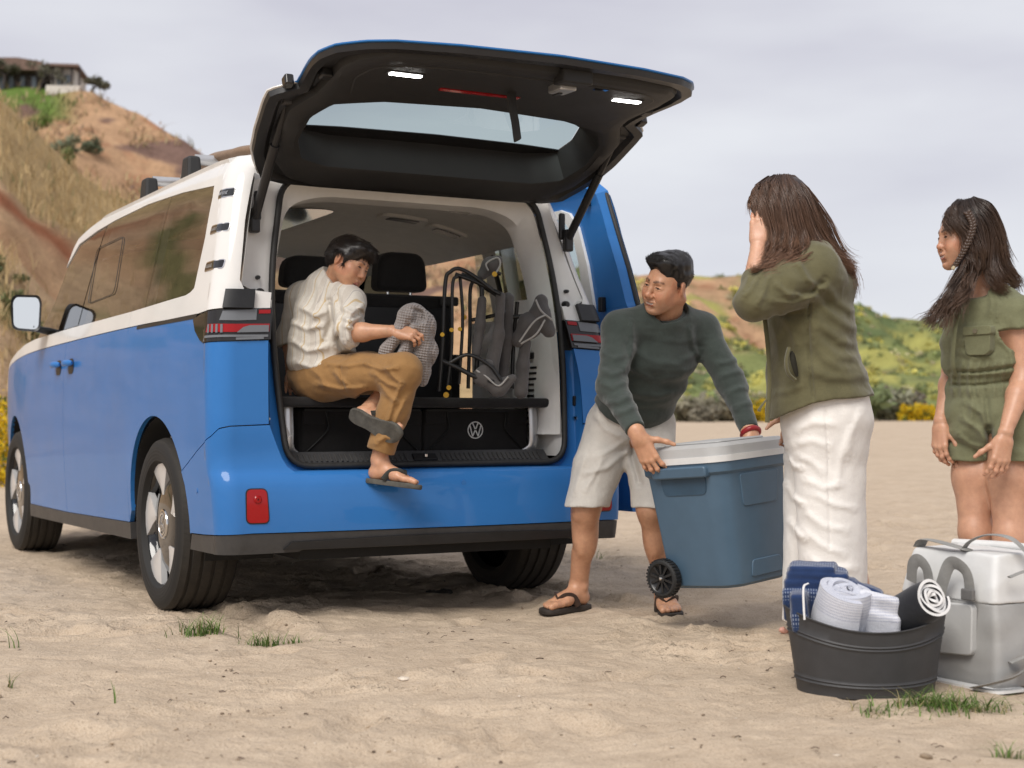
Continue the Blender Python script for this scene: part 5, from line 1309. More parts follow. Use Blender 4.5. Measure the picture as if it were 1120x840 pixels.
# seat row: two backs with headrests, and the second row beyond
M_SEAT = fabric('seat_fabric', (.030, .029, .029), 800, .88, .12, .4, .2)
def seatback(x, y, w_, z0, z1, hz, hx=0.0, hw=.27):
    s_ = empty('rear_seat', (x, y, 0)); s_.parent = CAB
    cbox('seat_back', (0, .02, (z0 + z1) / 2), (w_, .13, z1 - z0), M_SEAT, .045, par=s_, seg=4)
    cbox('seat_back_panel', (0, -.053, (z0 + z1) / 2 - .02), (w_ - .06, .012, z1 - z0 - .09), M_BLACK, .03, par=s_)
    hb = MB(); q = round_poly([(-hw / 2, z1 + .015), (hw / 2, z1 + .015), (hw / 2 * .88, z1 + hz), (-hw / 2 * .88, z1 + hz)], [.04, .04, .07, .07], 6)
    hb.prism([(a + hx, b) for a, b in q], -.045, .07, lambda a, b, d: (a, d + .02, b)); hb.build('headrest', M_SEAT, s_, 50, bevel=.025, seg=4)
    for k in (-.06, .06):
        pb = MB(); pb.tube([(hx + k, .03, z1 - .02), (hx + k, .03, z1 + .05)], .007, 8); pb.build('headrest_post', M_CHROME, s_, 40)
    return s_
seatback(.285, 1.06, .56, .88, 1.415, .205, .015)
seatback(-.30, 1.06, .56, .88, 1.415, .165, .13, .28)
for x in (-.45, .42): seatback(x, 2.95, .5, .7, 1.36, .20)
cbox('seat_release', (.52, .985, 1.385), (.10, .02, .045), M_CLAD, .01)
mb = MB(); mb.box((0, 3.45, 1.12), (1.5, .5, .18)); mb.build('dashboard', M_TRIMD, CAB, bevel=.05)
mb = MB(); mb.box((0, 2.3, .44), (1.6, 2.3, .06)); mb.build('cabin_floor', M_TRIMD, CAB)

# ---- right sliding door, slid back and standing out from the side, inner face towards the camera
SD = empty('sliding_door', (0, 0, 0)); SD.parent = VAN
DX = 1.085
def dmap(y, z): # the open door's outer skin
    y = np.asarray(y, float); z = np.asarray(z, float); y, z = np.broadcast_arrays(y, z)
    return np.stack([DX + .4 * (W0(z) - .98), y, z], -1)
outl = [(.115, .393), (.157, .60), (.164, 1.27), (.125, 1.30), (.165, 1.345), (.215, 1.50), (.281, 1.66), (.345, 1.86), (.42, 1.90), (1.70, 1.915), (1.70, .375)]
def dthick(off): return lambda y, z: dmap(y, z) + np.array((off, 0, 0))
mb = []
panel(mb, [(.115, .393), (.157, .60), (.164, 1.27), (.125, 1.30), (.155, 1.325), (1.70, 1.325), (1.70, .375)], dthick(.02), .08, .06, 0, 0, False)
panel(mb, [(.155, 1.326), (.165, 1.345), (.215, 1.50), (.281, 1.66), (.345, 1.86), (.42, 1.90), (.70, 1.905), (.667, 1.82), (.585, 1.796), (.515, 1.718), (.456, 1.539), (.421, 1.342), (.421, 1.326)], dthick(.02), .05, .05, 0, 0, False)
panel(mb, [(.667, 1.82), (.70, 1.905), (1.70, 1.915), (1.70, 1.82)], dthick(.02), .08, .05, 0, 0, False)
panel_obj('door_skin', mb, M_BLUE, SD)
mb = []
wout = round_poly([(.52, 1.335), (.60, 1.66), (.70, 1.80), (1.60, 1.80), (1.60, 1.335)], .08)
def inset_poly(Pq, d):
    P = np.array(Pq); c = P.mean(0); v = P - c; l = np.linalg.norm(v, axis=1)[:, None]; return [tuple(x) for x in c + v * (1 - d / l)]
# inner sheet with a window hole: strips round the window
panel(mb, [(.115, .393), (.157, .60), (.164, 1.27), (.125, 1.30), (.155, 1.325), (1.70, 1.325), (1.70, .375)], dthick(-.06), .08, .06, .07, 0, True)
panel(mb, [(.155, 1.326), (.165, 1.345), (.215, 1.50), (.281, 1.66), (.345, 1.86), (.42, 1.90), (.70, 1.905), (.667, 1.82), (.585, 1.796), (.515, 1.718), (.456, 1.539), (.421, 1.342), (.421, 1.326)], dthick(-.06), .05, .05, .07, 0, True)
panel(mb, [(.667, 1.82), (.70, 1.905), (1.70, 1.915), (1.70, 1.82)], dthick(-.06), .08, .05, .07, 0, True)
panel_obj('door_inner_panel', mb, M_BLUE, SD)
mb = []
panel(mb, [(.421, 1.326), (.421, 1.342), (.456, 1.539), (.515, 1.718), (.585, 1.796), (.667, 1.82), (.70, 1.782), (.64, 1.765), (.576, 1.703), (.529, 1.544), (.517, 1.37), (.517, 1.326)], dthick(-.075), .05, .05, .05, 0, True)
panel(mb, [(.667, 1.82), (1.70, 1.82), (1.70, 1.782), (.70, 1.782)], dthick(-.075), .08, .05, .05, 0, True)
panel(mb, [(.42, 1.10), (.44, 1.326), (1.70, 1.326), (1.70, .46), (.46, .46)], dthick(-.075), .08, .08, .03, 0, True)
panel_obj('door_window_trim', mb, M_TRIML, SD)
panel_obj('door_window', panel([], [(.50, 1.30), (.51, 1.44), (.55, 1.65), (.63, 1.79), (1.70, 1.80), (1.70, 1.30)], dthick(-.02), .08, .08, .0, 0, True), M_GLASSG, SD)
mbp = MB(); mbp.tube([dthick(-.0)(y, z) for y, z in [(.115, .393), (.157, .60), (.164, 1.27)]], .012, 8); mbp.tube([dthick(.0)(y, z) for y, z in [(.125, 1.30), (.165, 1.345), (.215, 1.50), (.281, 1.66), (.345, 1.86), (.42, 1.905), (.75, 1.91)]], .012, 8); mbp.build('door_seal', M_RUB, SD, 60)
mbp = MB(); mbp.box(tuple(dthick(-.075)(.345, 1.345)), (.03, .03, .07)); mbp.build('door_latch', M_BLACK, SD, bevel=.006)
mbp = MB(); mbp.box(tuple(dthick(-.075)(.41, 1.83)), (.03, .03, .04)); mbp.build('door_stop', M_BLACK, SD, bevel=.006)

# ================================================================ PEOPLE: shared anatomy
def skin_mat():
    m, g = mat('skin', (.5, .3, .2), .42, 0, .5)
    a = g.n('ShaderNodeAttribute', attribute_name='Col'); t = g.n('ShaderNodeTexCoord')
    n1 = g.noise(34, 7, .68, t.outputs['Object']); n2 = g.noise(480, 2, .5, t.outputs['Object'])
    r = g.ramp(n1.outputs[0], [(.3, (.86, .80, .79)), (.7, (1.10, 1.09, 1.08))])
    g.l(g.mix(1.0, a.outputs[0], r.outputs[0], 'MULTIPLY'), g.b.inputs['Base Color'])
    g.b.inputs['Subsurface Weight'].default_value = .12; g.b.inputs['Subsurface Radius'].default_value = (.9, .35, .2); g.b.inputs['Subsurface Scale'].default_value = .012
    g.bump(n2.outputs[0], .12, .0012); return m
M_SKIN = skin_mat()
def hair_mat(name, lo, hi, tip=None):
    m, g = mat(name, lo, .36, 0, .5)
    a = g.n('ShaderNodeAttribute', attribute_name='hv'); b = g.n('ShaderNodeAttribute', attribute_name='ht')
    c = g.ramp(a.outputs['Fac'], [(0, lo), (1, hi)]).outputs[0]
    if tip: c = g.mix(g.math('MULTIPLY', b.outputs['Fac'], .8), c, tip)
    g.l(c, g.b.inputs['Base Color']); g.b.inputs['Anisotropic'].default_value = .5; return m
def head(sd, C, M, s=1.0, fem=0.0, young=0.0, mouth=0.0, eye=.6, smile=0.0):
    """sculpt a head at C; M rows: right, forward, up; mouth: how far the lips part"""
    C = np.asarray(C, float)
    L = lambda x, y, z: C + s * (x * M[0] + y * M[1] + z * M[2])
    k = .02 * s; jw = 1 - .10 * fem - .08 * young
    sd.ell(L(0, -.014, .036), np.array((.077, .098, .084)) * s, M, k)
    sd.ell(L(0, .028, -.02), np.array((.066, .066, .084)) * s, M, .03 * s)
    for q in (-1, 1):
        sd.cone(L(q * .054 * jw, .0, -.045), L(q * .026, .066, -.094), .020 * s, .018 * s, .03 * s)
        sd.ell(L(q * .043, .062, -.022), np.array((.023, .026, .022)) * s, M, .03 * s)
        sd.ell(L(q * .036, .060, -.055), np.array((.025, .028, .030)) * s, M, .03 * s)
    sd.ell(L(0, .078, -.100), np.array((.024 * jw, .020, .018)) * s, M, .025 * s)
    sd.cone(L(-.03, .080, .024), L(.03, .080, .024), (.013 - .003 * fem) * s, None, .02 * s)
    for q in (-1, 1):   # orbits
        sd.ell(L(q * .031, .104, .007), np.array((.021, .016, .0130)) * s, M, .014 * s, 's')
    # nose
    ny = -.007 * young - .004 * fem
    sd.chain([L(0, .089 + ny * .3, .018), L(0, .099 + ny, -.006), L(0, .111 + ny, -.026)], [.0085 * s, .0085 * s, .0105 * s], .014 * s)
    sd.ell(L(0, .112 + ny, -.030), np.array((.0125, .012, .0105)) * s, M, .008 * s)
    for q in (-1, 1):
        sd.ell(L(q * .0135, .100 + ny, -.035), np.array((.0085, .012, .0085)) * s, M, .007 * s)
        sd.ell(L(q * .0065, .108 + ny, -.0425), np.array((.0042, .006, .004)) * s, M, .003 * s, 's')
        # eyes: lids as one soft mound, an almond slit cut in it, the ball behind
        sd.ell(L(q * .0325, .0785, .004), np.array((.0185, .0150, .0125)) * s, M, .009 * s)
        sd.ell(L(q * .033, .092, .0125), np.array((.017, .006, .0022)) * s, M, .005 * s, 's')
        sd.ell(L(q * .0325, .094, .0020 + .0008 * eye), np.array((.0135, .012, .0016 + .0024 * eye)) * s, M, .0025 * s, 's')
        sd.ell(L(q * .0325, .0785, .003), np.array((.0128, .0128, .0128)) * s, M, .0008 * s)
        # ear
        E = L(q * .078, -.012, -.006); ax = unit(M[0] * q + -.45 * M[1]); Me = np.array([ax, unit(np.cross(M[2], ax)), M[2]])
        sd.ell(E, np.array((.008, .0185, .031)) * s, Me, .010 * s)
        sd.ell(E + ax * .009 * s + M[2] * .003 * s + M[1] * .002 * s, np.array((.0065, .011, .019)) * s, Me, .006 * s, 's')
        sd.cone(E + ax * .006 * s + M[1] * .013 * s - M[2] * .003 * s, E + ax * .004 * s + M[1] * .010 * s - M[2] * .018 * s, .004 * s, .005 * s, .005 * s)
    # mouth
    o = mouth * .006; mw = .024 + .005 * smile; mz = .0055 * smile
    sd.ell(L(0, .082, -.066), np.array((.030, .018, .022)) * s, M, .018 * s)
    sd.chain([L(-mw, .086, -.065 + mz), L(-.010, .0985, -.0595 + o * .3), L(0, .0995, -.061 + o * .3), L(.010, .0985, -.0595 + o * .3), L(mw, .086, -.065 + mz)], [.003 * s, .0052 * s, .0046 * s, .0052 * s, .003 * s], .006 * s)
    sd.chain([L(-mw + .002, .086, -.067 + mz), L(0, .0975, -.0735 - o), L(mw - .002, .086, -.067 + mz)], [.003 * s, .0068 * s, .003 * s], .006 * s)
    for q in (-1, 1): sd.ell(L(q * .040, .072, -.038), np.array((.016, .016, .014)) * s * (.7 + .3 * smile), M, .02 * s)
    sd.chain([L(-mw, .091, -.0655 + mz), L(0, .104, -.0665 - o * .3), L(mw, .091, -.0655 + mz)], [.0012 * s, .0016 * s + o * s * .55, .0012 * s], .003 * s, 's')
    for q in ((-1, 1) if smile else ()): sd.chain([L(q * .018, .100, -.036), L(q * .027, .094, -.048), L(q * .034, .084, -.062)], [.0012 * s, .0018 * s, .0012 * s], .007 * s, 's')
    sd.ell(L(0, .096, -.084), np.array((.02, .008, .006)) * s, M, .012 * s, 's')
    return L
def face_cols(C, M, s, base, lip, brow, mouth=0.0, iris=(.035, .018, .010), eye=.6, look=0.0, smile=0.0):
    """colour of a vertex from its place on the head: lips, brows, eyes, warm cheeks and ears"""
    base = np.array(base); C = np.asarray(C, float); mw = .024 + .005 * smile; mz = .0055 * smile
    def f(V, col):
        q = (V - C) @ M.T / s; near = (np.abs(q) < (.12, .16, .16)).all(1) & (q[:, 2] > -.13)
        x = np.abs(q[:, 0]); y = q[:, 1]; z = q[:, 2]; out = col.copy()
        def blend(mask, c, wt):
            wt = (np.clip(wt, 0, 1) * mask)[:, None]; out[:] = out * (1 - wt) + np.array(c) * wt
        blend(near & (y > .03), base * (1.05, .80, .76), np.exp(-((x - .042) / .020) ** 2 - ((z + .03) / .022) ** 2) * .55)
        blend(near & (y > .08), base * (1.04, .84, .80), np.exp(-(x / .016) ** 2 - ((z + .03) / .014) ** 2) * .5)
        blend(near & (x > .066), base * (1.05, .80, .74), np.ones(len(q)) * .45)
        S = np.c_[x, y, z]
        d = line_d(S, [(0, .0995, -.0605), (.010, .0985, -.060), (mw, .086, -.0655 + mz)]); d2 = line_d(S, [(0, .0975, -.0735 - mouth * .006), (.012, .094, -.0715), (mw - .002, .086, -.067 + mz)])
        blend(near & (y > .07), lip, 1 - np.clip((np.minimum(d - .0048, d2 - .0066)) / .0022, 0, 1))
        if mouth:   # teeth in the gap
            gap = (x < .013 + .006 * smile) & (np.abs(z + .0660 + .0018 * mouth - mz * (x / mw) ** 2) < .0008 + mouth * .0028); blend(near & gap & (y > .07), (.62, .58, .52), np.ones(len(q)) * .9)
        d = line_d(S, [(.0135, .094, .0270), (.030, .092, .0315), (.050, .076, .0270)])
        w_ = .0040 - .0018 * np.clip((x - .02) / .03, 0, 1); n = .7 + .5 * vnoise(q * (900, 200, 500), 5)
        blend(near & (y > .05), brow, (1 - np.clip((d - w_) / .0035, 0, 1)) * n * .9)
        e = S - np.array((.0325, .0785, .003)); r = np.linalg.norm(e, axis=1); on = near & (r < .01345) & (e[:, 1] > .004) & (np.abs(e[:, 2]) < .0065)
        blend(on, (.50, .46, .43), np.ones(len(q)))
        er = np.hypot(e[:, 0] - look, e[:, 2] + .0015)
        blend(on, iris, 1 - np.clip((er - .0058) / .001, 0, 1)); blend(on, (.004, .004, .004), 1 - np.clip((er - .0026) / .0008, 0, 1))
        zt = .0020 + .0008 * eye + (.0016 + .0024 * eye)
        d = line_d(S, [(.0185, .0885, .0030), (.026, .0930, zt + .0006), (.036, .0930, zt + .0010), (.0475, .083, .0020)])
        blend(near, (.015, .010, .008), (1 - np.clip((d - .0017) / .0013, 0, 1)) * .95)
        d = line_d(S, [(.0195, .0885, .0010), (.0325, .0925, -.0008 - .002 * eye), (.046, .083, .0010)])
        blend(near, np.array(base) * .4, (1 - np.clip((d - .0008) / .0012, 0, 1)) * .6)
        d = line_d(S, [(.0065, .109, -.0425), (.0075, .103, -.0425)]); blend(near & (z < -.036), base * .25, 1 - np.clip((d - .003) / .002, 0, 1))
        return out
    return f
def rot(v, ax, a):
    ax = unit(ax); v = np.asarray(v, float); return v * math.cos(a) + np.cross(ax, v) * math.sin(a) + ax * (ax @ v) * (1 - math.cos(a))
def hand(sd, wrist, fd, nb, ts, L=.185, curl=((.3, .4, .3),) * 4, spread=(.10, .03, -.04, -.12), thumb=(.7, .35, .2, .3), k=.006, thick=1.0):
    """fd: along the palm; nb: out of the back of the hand; ts: towards the thumb side. thumb = (away, forward, bend1, bend2). returns finger tips"""
    wrist = np.asarray(wrist, float); fd = unit(fd); nb = unit(np.asarray(nb, float) - fd * np.dot(nb, fd)); lt = np.cross(fd, nb); lt = lt if lt @ np.asarray(ts, float) > 0 else -lt
    P = lambda a, b, c: wrist + L * (a * fd + b * lt + c * nb)
    r = .047 * L * thick
    sd.ecap(P(-.10, 0, 0), P(.10, 0, 0), .135 * L, .105 * L, .155 * L, .10 * L, lt, .015)
    kn = [P(.47, .165, .02), P(.50, .055, .035), P(.475, -.055, .025), P(.43, -.155, .0)]
    for q in kn: sd.cone(P(.08, ((q - wrist) @ lt) / L * .65, .0), q - nb * .012 * L, .088 * L * thick, .062 * L * thick, .014)
    sd.ell(P(.16, .13, -.055), np.array((.075, .125, .065)) * L, np.array([lt, fd, nb]), .012)
    sd.ell(P(.20, -.12, -.05), np.array((.06, .14, .055)) * L, np.array([lt, fd, nb]), .012)
    tips = []
    for i, (q, ln) in enumerate(zip(kn, (.42, .465, .43, .34))):
        d = rot(fd, nb, spread[i] * (1 if np.cross(nb, fd) @ lt > 0 else -1)); ax = np.cross(nb, d); ax = ax if np.cross(ax, d) @ nb < 0 else -ax
        p = q.copy(); rr = [.050, .046, .041, .034] if i < 3 else [.043, .040, .036, .030]
        pts = [p]; 
        for j, (fr, c) in enumerate(zip((.45, .31, .24), curl[i])):
            d = rot(d, ax, c); p = p + d * ln * fr * L; pts.append(p)
        for j in range(3): sd.cone(pts[j], pts[j + 1], rr[j] * L * thick, rr[j + 1] * L * thick, k if j == 0 else .004)
        for j in (1, 2): sd.ell(pts[j] + nb * .004 * L, (rr[j] * 1.06 * L * thick,) * 3, None, .004)
        tips.append((pts, rr))
    a, f_, b1, b2 = thumb
    d = unit(lt * a + fd * f_ - nb * .35); p0 = P(.08, .12, -.03); p1 = p0 + d * .22 * L; d2 = unit(rot(d, np.cross(d, fd) + 1e-6, b1)); p2 = p1 + d2 * .19 * L; d3 = unit(rot(d2, np.cross(d, fd) + 1e-6, b2)); p3 = p2 + d3 * .15 * L
    sd.chain([p0, p1, p2, p3], [.075 * L * thick, .058 * L * thick, .050 * L * thick, .040 * L * thick], .008)
    return tips, (p2, p3)
def foot(sd, heel, fd, up, side_in, L=.25, k=.012):
    """bare foot: heel on the sole plane, fd towards the toes, side_in towards the big toe"""
    heel = np.asarray(heel, float); fd = unit(fd); up = unit(np.asarray(up, float) - fd * np.dot(up, fd)); lt = np.cross(fd, up); lt = lt if lt @ np.asarray(side_in, float) > 0 else -lt
    P = lambda a, b, c: heel + L * (a * fd + b * lt + c * up)
    sd.ell(P(.10, 0, .12), np.array((.115, .125, .12)) * L, np.array([lt, fd, up]), k)
    sd.cone(P(.17, .0, .34), P(.15, 0, .16), .135 * L, .13 * L, .02)
    sd.ecap(P(.22, .0, .20), P(.58, .02, .13), .125 * L, .16 * L, .155 * L, .105 * L, lt, .03)
    sd.ecap(P(.50, .01, .105), P(.70, .02, .09), .15 * L, .09 * L, .185 * L, .075 * L, lt, .02)
    for q in (-1, 1): sd.ell(P(.19, q * .125, .30), (.035 * L,) * 3, None, .02)
    toes = [(.125, .96, .055), (.045, .96, .045), (-.03, .925, .042), (-.095, .885, .040), (-.155, .83, .040)]
    for b, a, r in toes:
        sd.chain([P(.70, b * .9 + .02, .075), P(a - .10, b + .02, .07), P(a - .02, b + .02, .05)], [r * L * 1.1, r * L, r * L * .95], .006)
    return P
def flipflop(name, heel, fd, up, side_in, L, mats_, parent, base, band=None):
    heel = np.asarray(heel, float); fd = unit(fd); up = unit(np.asarray(up, float) - fd * np.dot(up, fd)); lt = np.cross(fd, up); lt = lt if lt @ np.asarray(side_in, float) > 0 else -lt
    P = lambda a, b, c: tuple(heel + L * (a * fd + b * lt + c * up) - np.asarray(base))
    out = [(-.04, 0), (-.02, .10), (.12, .145), (.35, .12), (.55, .15), (.75, .20), (.92, .19), (1.03, .10), (1.03, .0), (.97, -.12), (.82, -.20), (.60, -.19), (.35, -.14), (.12, -.145), (-.02, -.10)]
    C = bez(out + [out[0]], 48)[:-1]; root = MB()
    n = len(C); V = []
    for c, sc in ((.012, .97), (.0, 1.0), (-.06, 1.0), (-.075, .97)): V += [P(.5 + (a - .5) * sc, b * sc, c) for a, b in C]
    F = [tuple(range(n)), tuple(range(3 * n, 4 * n))[::-1]] + [(k * n + i, k * n + (i + 1) % n, (k + 1) * n + (i + 1) % n, (k + 1) * n + i) for k in range(3) for i in range(n)]
    root.add(V, F); sole = root.build(name, mats_[0], parent, 50)
    for q in (-1, 1):
        mb = MB(); pts = bez([P(.70, .06, .13), P(.62, q * .10 + .03, .20), P(.46, q * .155, .17), P(.34, q * .155, .02)], 14)
        mb.tube(pts, .055 * L, 8, flat=.28, up=tuple(lt)); mb.build('strap', mats_[1], sole, 60)
    mb = MB(); mb.tube([P(.78, .075, .02), P(.70, .06, .14)], .022 * L, 8); mb.build('toe_post', mats_[1], sole, 60)
    return sole
def strands(name, guides, mtl, parent, base=(0, 0, 0), seed=1, seg=14, wid=.0011, sides=3, wave=0.0, fly=.03):
    """guides: list of dicts {pts, n, r0, r1, flat(axis, factor)}: n hairs around each guide, r0 at the root to r1 at the tip"""
    rng = np.random.default_rng(seed); VV, FF, HV, HT = [], [], [], []; b = 0
    for gd in guides:
        G_ = bez(gd['pts'], seg); k = len(G_); T = np.gradient(G_, axis=0); T /= np.linalg.norm(T, axis=1)[:, None]
        ref = unit(np.asarray(gd.get('up', (.3, .2, .9)), float)); A = np.cross(T, ref); A /= np.linalg.norm(A, axis=1)[:, None] + 1e-9; B = np.cross(T, A)
        n = gd['n']; t = np.linspace(0, 1, k)
        rad = np.sqrt(rng.random(n)); th = rng.random(n) * 2 * math.pi; u = rad * np.cos(th); v = rad * np.sin(th) * gd.get('thin', 1.0)
        r0, r1 = gd['r0'], gd['r1']; rm = gd.get('rm', (r0 + r1) / 2); R_ = (1 - t) ** 2 * r0 + 2 * t * (1 - t) * (2 * rm - (r0 + r1) / 2) + t * t * r1
        ln = 1 - rng.random(n) * gd.get('uneven', .25)
        for i in range(n):
            tt = t * ln[i]; P = np.stack([np.interp(tt, t, G_[:, c]) for c in range(3)], 1)
            Ai = np.stack([np.interp(tt, t, A[:, c]) for c in range(3)], 1); Bi = np.stack([np.interp(tt, t, B[:, c]) for c in range(3)], 1); Ri = np.interp(tt, t, R_)
            ph = rng.random() * 6; cl = gd.get('wave', wave); fr = gd.get('freq', 9)
            wv = cl * np.sin(tt * fr + gd.get('ph', 0) + ph * .12) * np.minimum(1, tt * 3)
            wv2 = cl * .6 * np.cos(tt * fr * .9 + gd.get('ph', 0) + ph * .12) * np.minimum(1, tt * 3)
            f1 = fly * rng.normal() * tt ** 2; f2 = fly * rng.normal() * tt ** 2
            P = P + Ai * (u[i] * Ri + wv + f1 * .3)[:, None] + Bi * (v[i] * Ri + wv2 + f2 * .3)[:, None]
            Ti = np.gradient(P, axis=0); a = np.cross(Ti, ref); a /= np.linalg.norm(a, axis=1)[:, None] + 1e-9; c_ = np.cross(Ti, a); c_ /= np.linalg.norm(c_, axis=1)[:, None] + 1e-9
            w_ = wid * (1 - .75 * tt ** 3) * (.7 + .6 * rng.random())
            for q in range(sides):
                an = 2 * math.pi * q / sides; VV.append(P + w_[:, None] * (math.cos(an) * a + math.sin(an) * c_))
            idx = np.arange(k - 1)
            for q in range(sides):
                q2 = (q + 1) % sides; FF.append(np.stack([b + q * k + idx, b + q2 * k + idx, b + q2 * k + idx + 1, b + q * k + idx + 1], 1))
            hv = np.clip(gd.get('hv', .5) + .28 * rng.normal(), 0, 1); HV.append(np.full(k * sides, hv)); HT.append(np.tile(tt * gd.get('tip', 1.0), sides)); b += k * sides
    me = mesh_np(name, np.concatenate(VV) - np.asarray(base), np.concatenate(FF).astype(np.int32))
    set_float(me, np.concatenate(HV), 'hv'); set_float(me, np.concatenate(HT), 'ht')
    return link(name, me, parent, [mtl])
def scalp_hair(name, sd, h, mtl, parent, base, flow, n, length, seed=3, lift=.15, wid=.0011, seg=6, keep=None, regions=None):
    """short hair: a shaped mass plus n hairs lying along flow(P, N) from its surface"""
    V, F = sdf_mesh(sd, regions or [(h, None, None)])
    me = mesh_np(name, V - base, F.astype(np.int32)); k = len(V)
    e1 = V[F[:, 1]] - V[F[:, 0]]; e2 = V[F[:, 3]] - V[F[:, 0]]; Nf = np.cross(e1, e2); N = np.zeros_like(V)
    for c in range(4): np.add.at(N, F[:, c], Nf)
    N /= np.linalg.norm(N, axis=1)[:, None] + 1e-9
    rng = np.random.default_rng(seed); idx = rng.integers(0, k, n)
    if keep is not None: idx = idx[keep(V[idx])]
    n = len(idx)
    P = V[idx] - N[idx] * .004; D = np.stack([P] * seg, 1)
    d = flow(V[idx], N[idx]); d = d / (np.linalg.norm(d, axis=1)[:, None] + 1e-9)
    Ls = length * (.6 + .6 * rng.random(n)); jit = rng.normal(size=(n, 3)) * .10; jit -= N[idx] * (jit * N[idx]).sum(1)[:, None] * .7; cl = fbm(V[idx] * 55, seed, 2)[:, None]; d = d + np.cross(N[idx], d) * cl * .55
    p = P.copy(); nn = N[idx]
    for j in range(1, seg):
        dd = d + jit + nn * lift * (1.4 - j / seg * 1.6); dd /= np.linalg.norm(dd, axis=1)[:, None]
        p = p + dd * (Ls / (seg - 1))[:, None]; D[:, j] = p
    T = np.gradient(D, axis=1); a = np.cross(T, nn[:, None, :]); a /= np.linalg.norm(a, axis=2)[:, :, None] + 1e-9; c_ = np.cross(T, a); c_ /= np.linalg.norm(c_, axis=2)[:, :, None] + 1e-9
    tt = np.linspace(0, 1, seg); w_ = wid * (1 - .8 * tt ** 2)[None, :, None] * (.7 + .6 * rng.random((n, 1, 1)))
    W = np.stack([D + w_ * (math.cos(q * 2.094) * a + math.sin(q * 2.094) * c_) for q in range(3)], 1)   # n,3,seg,3
    VV = W.reshape(-1, 3); ii = np.arange(n)[:, None] * 3 * seg; jj = np.arange(seg - 1)[None]; FF = []
    for q in range(3):
        q2 = (q + 1) % 3; FF.append(np.stack([ii + q * seg + jj, ii + q2 * seg + jj, ii + q2 * seg + jj + 1, ii + q * seg + jj + 1], -1).reshape(-1, 4))
    F2 = np.concatenate([F] + [f + k for f in FF]); V2 = np.concatenate([V, VV]) - base
    bpy.data.meshes.remove(me); me = mesh_np(name, V2, F2.astype(np.int32))
    set_float(me, np.r_[np.full(k, .25), np.repeat(np.clip(.4 + .3 * rng.normal(size=n), 0, 1), 3 * seg)], 'hv'); set_float(me, np.r_[np.zeros(k), np.tile(tt, 3 * n)], 'ht')
    return link(name, me, parent, [mtl])
def skin_attr(base, *fs):
    def f(V):
        col = np.tile(np.array(base, float), (len(V), 1)) * (1 + .05 * fbm(V * 14, 3)[:, None] * np.array((.6, 1, 1.1)))
        for g in fs: col = g(V, col)
        return col
    return f
def knuckle_cols(tipsets, base):
    """warmer knuckles and finger tips, pale nails"""
    base = np.array(base)
    def f(V, col):
        for tips, nb, L in tipsets:
            nb = unit(nb)
            for pts, rr in tips:
                for q in pts[1:]:
                    d = np.linalg.norm(V - q, axis=1); w_ = np.exp(-(d / (.05 * L)) ** 2)[:, None] * .35; col = col * (1 - w_) + base * (1.0, .78, .72) * w_
                d3 = unit(pts[3] - pts[2]); c = pts[3] - d3 * .02 * L + nb * .03 * L; d = np.linalg.norm(V - c, axis=1); w_ = (1 - np.clip((d - .028 * L) / (.012 * L), 0, 1))[:, None] * .7
                col = col * (1 - w_) + np.clip(base * (1.25, 1.18, 1.15), 0, 1) * w_
        return col
    return f

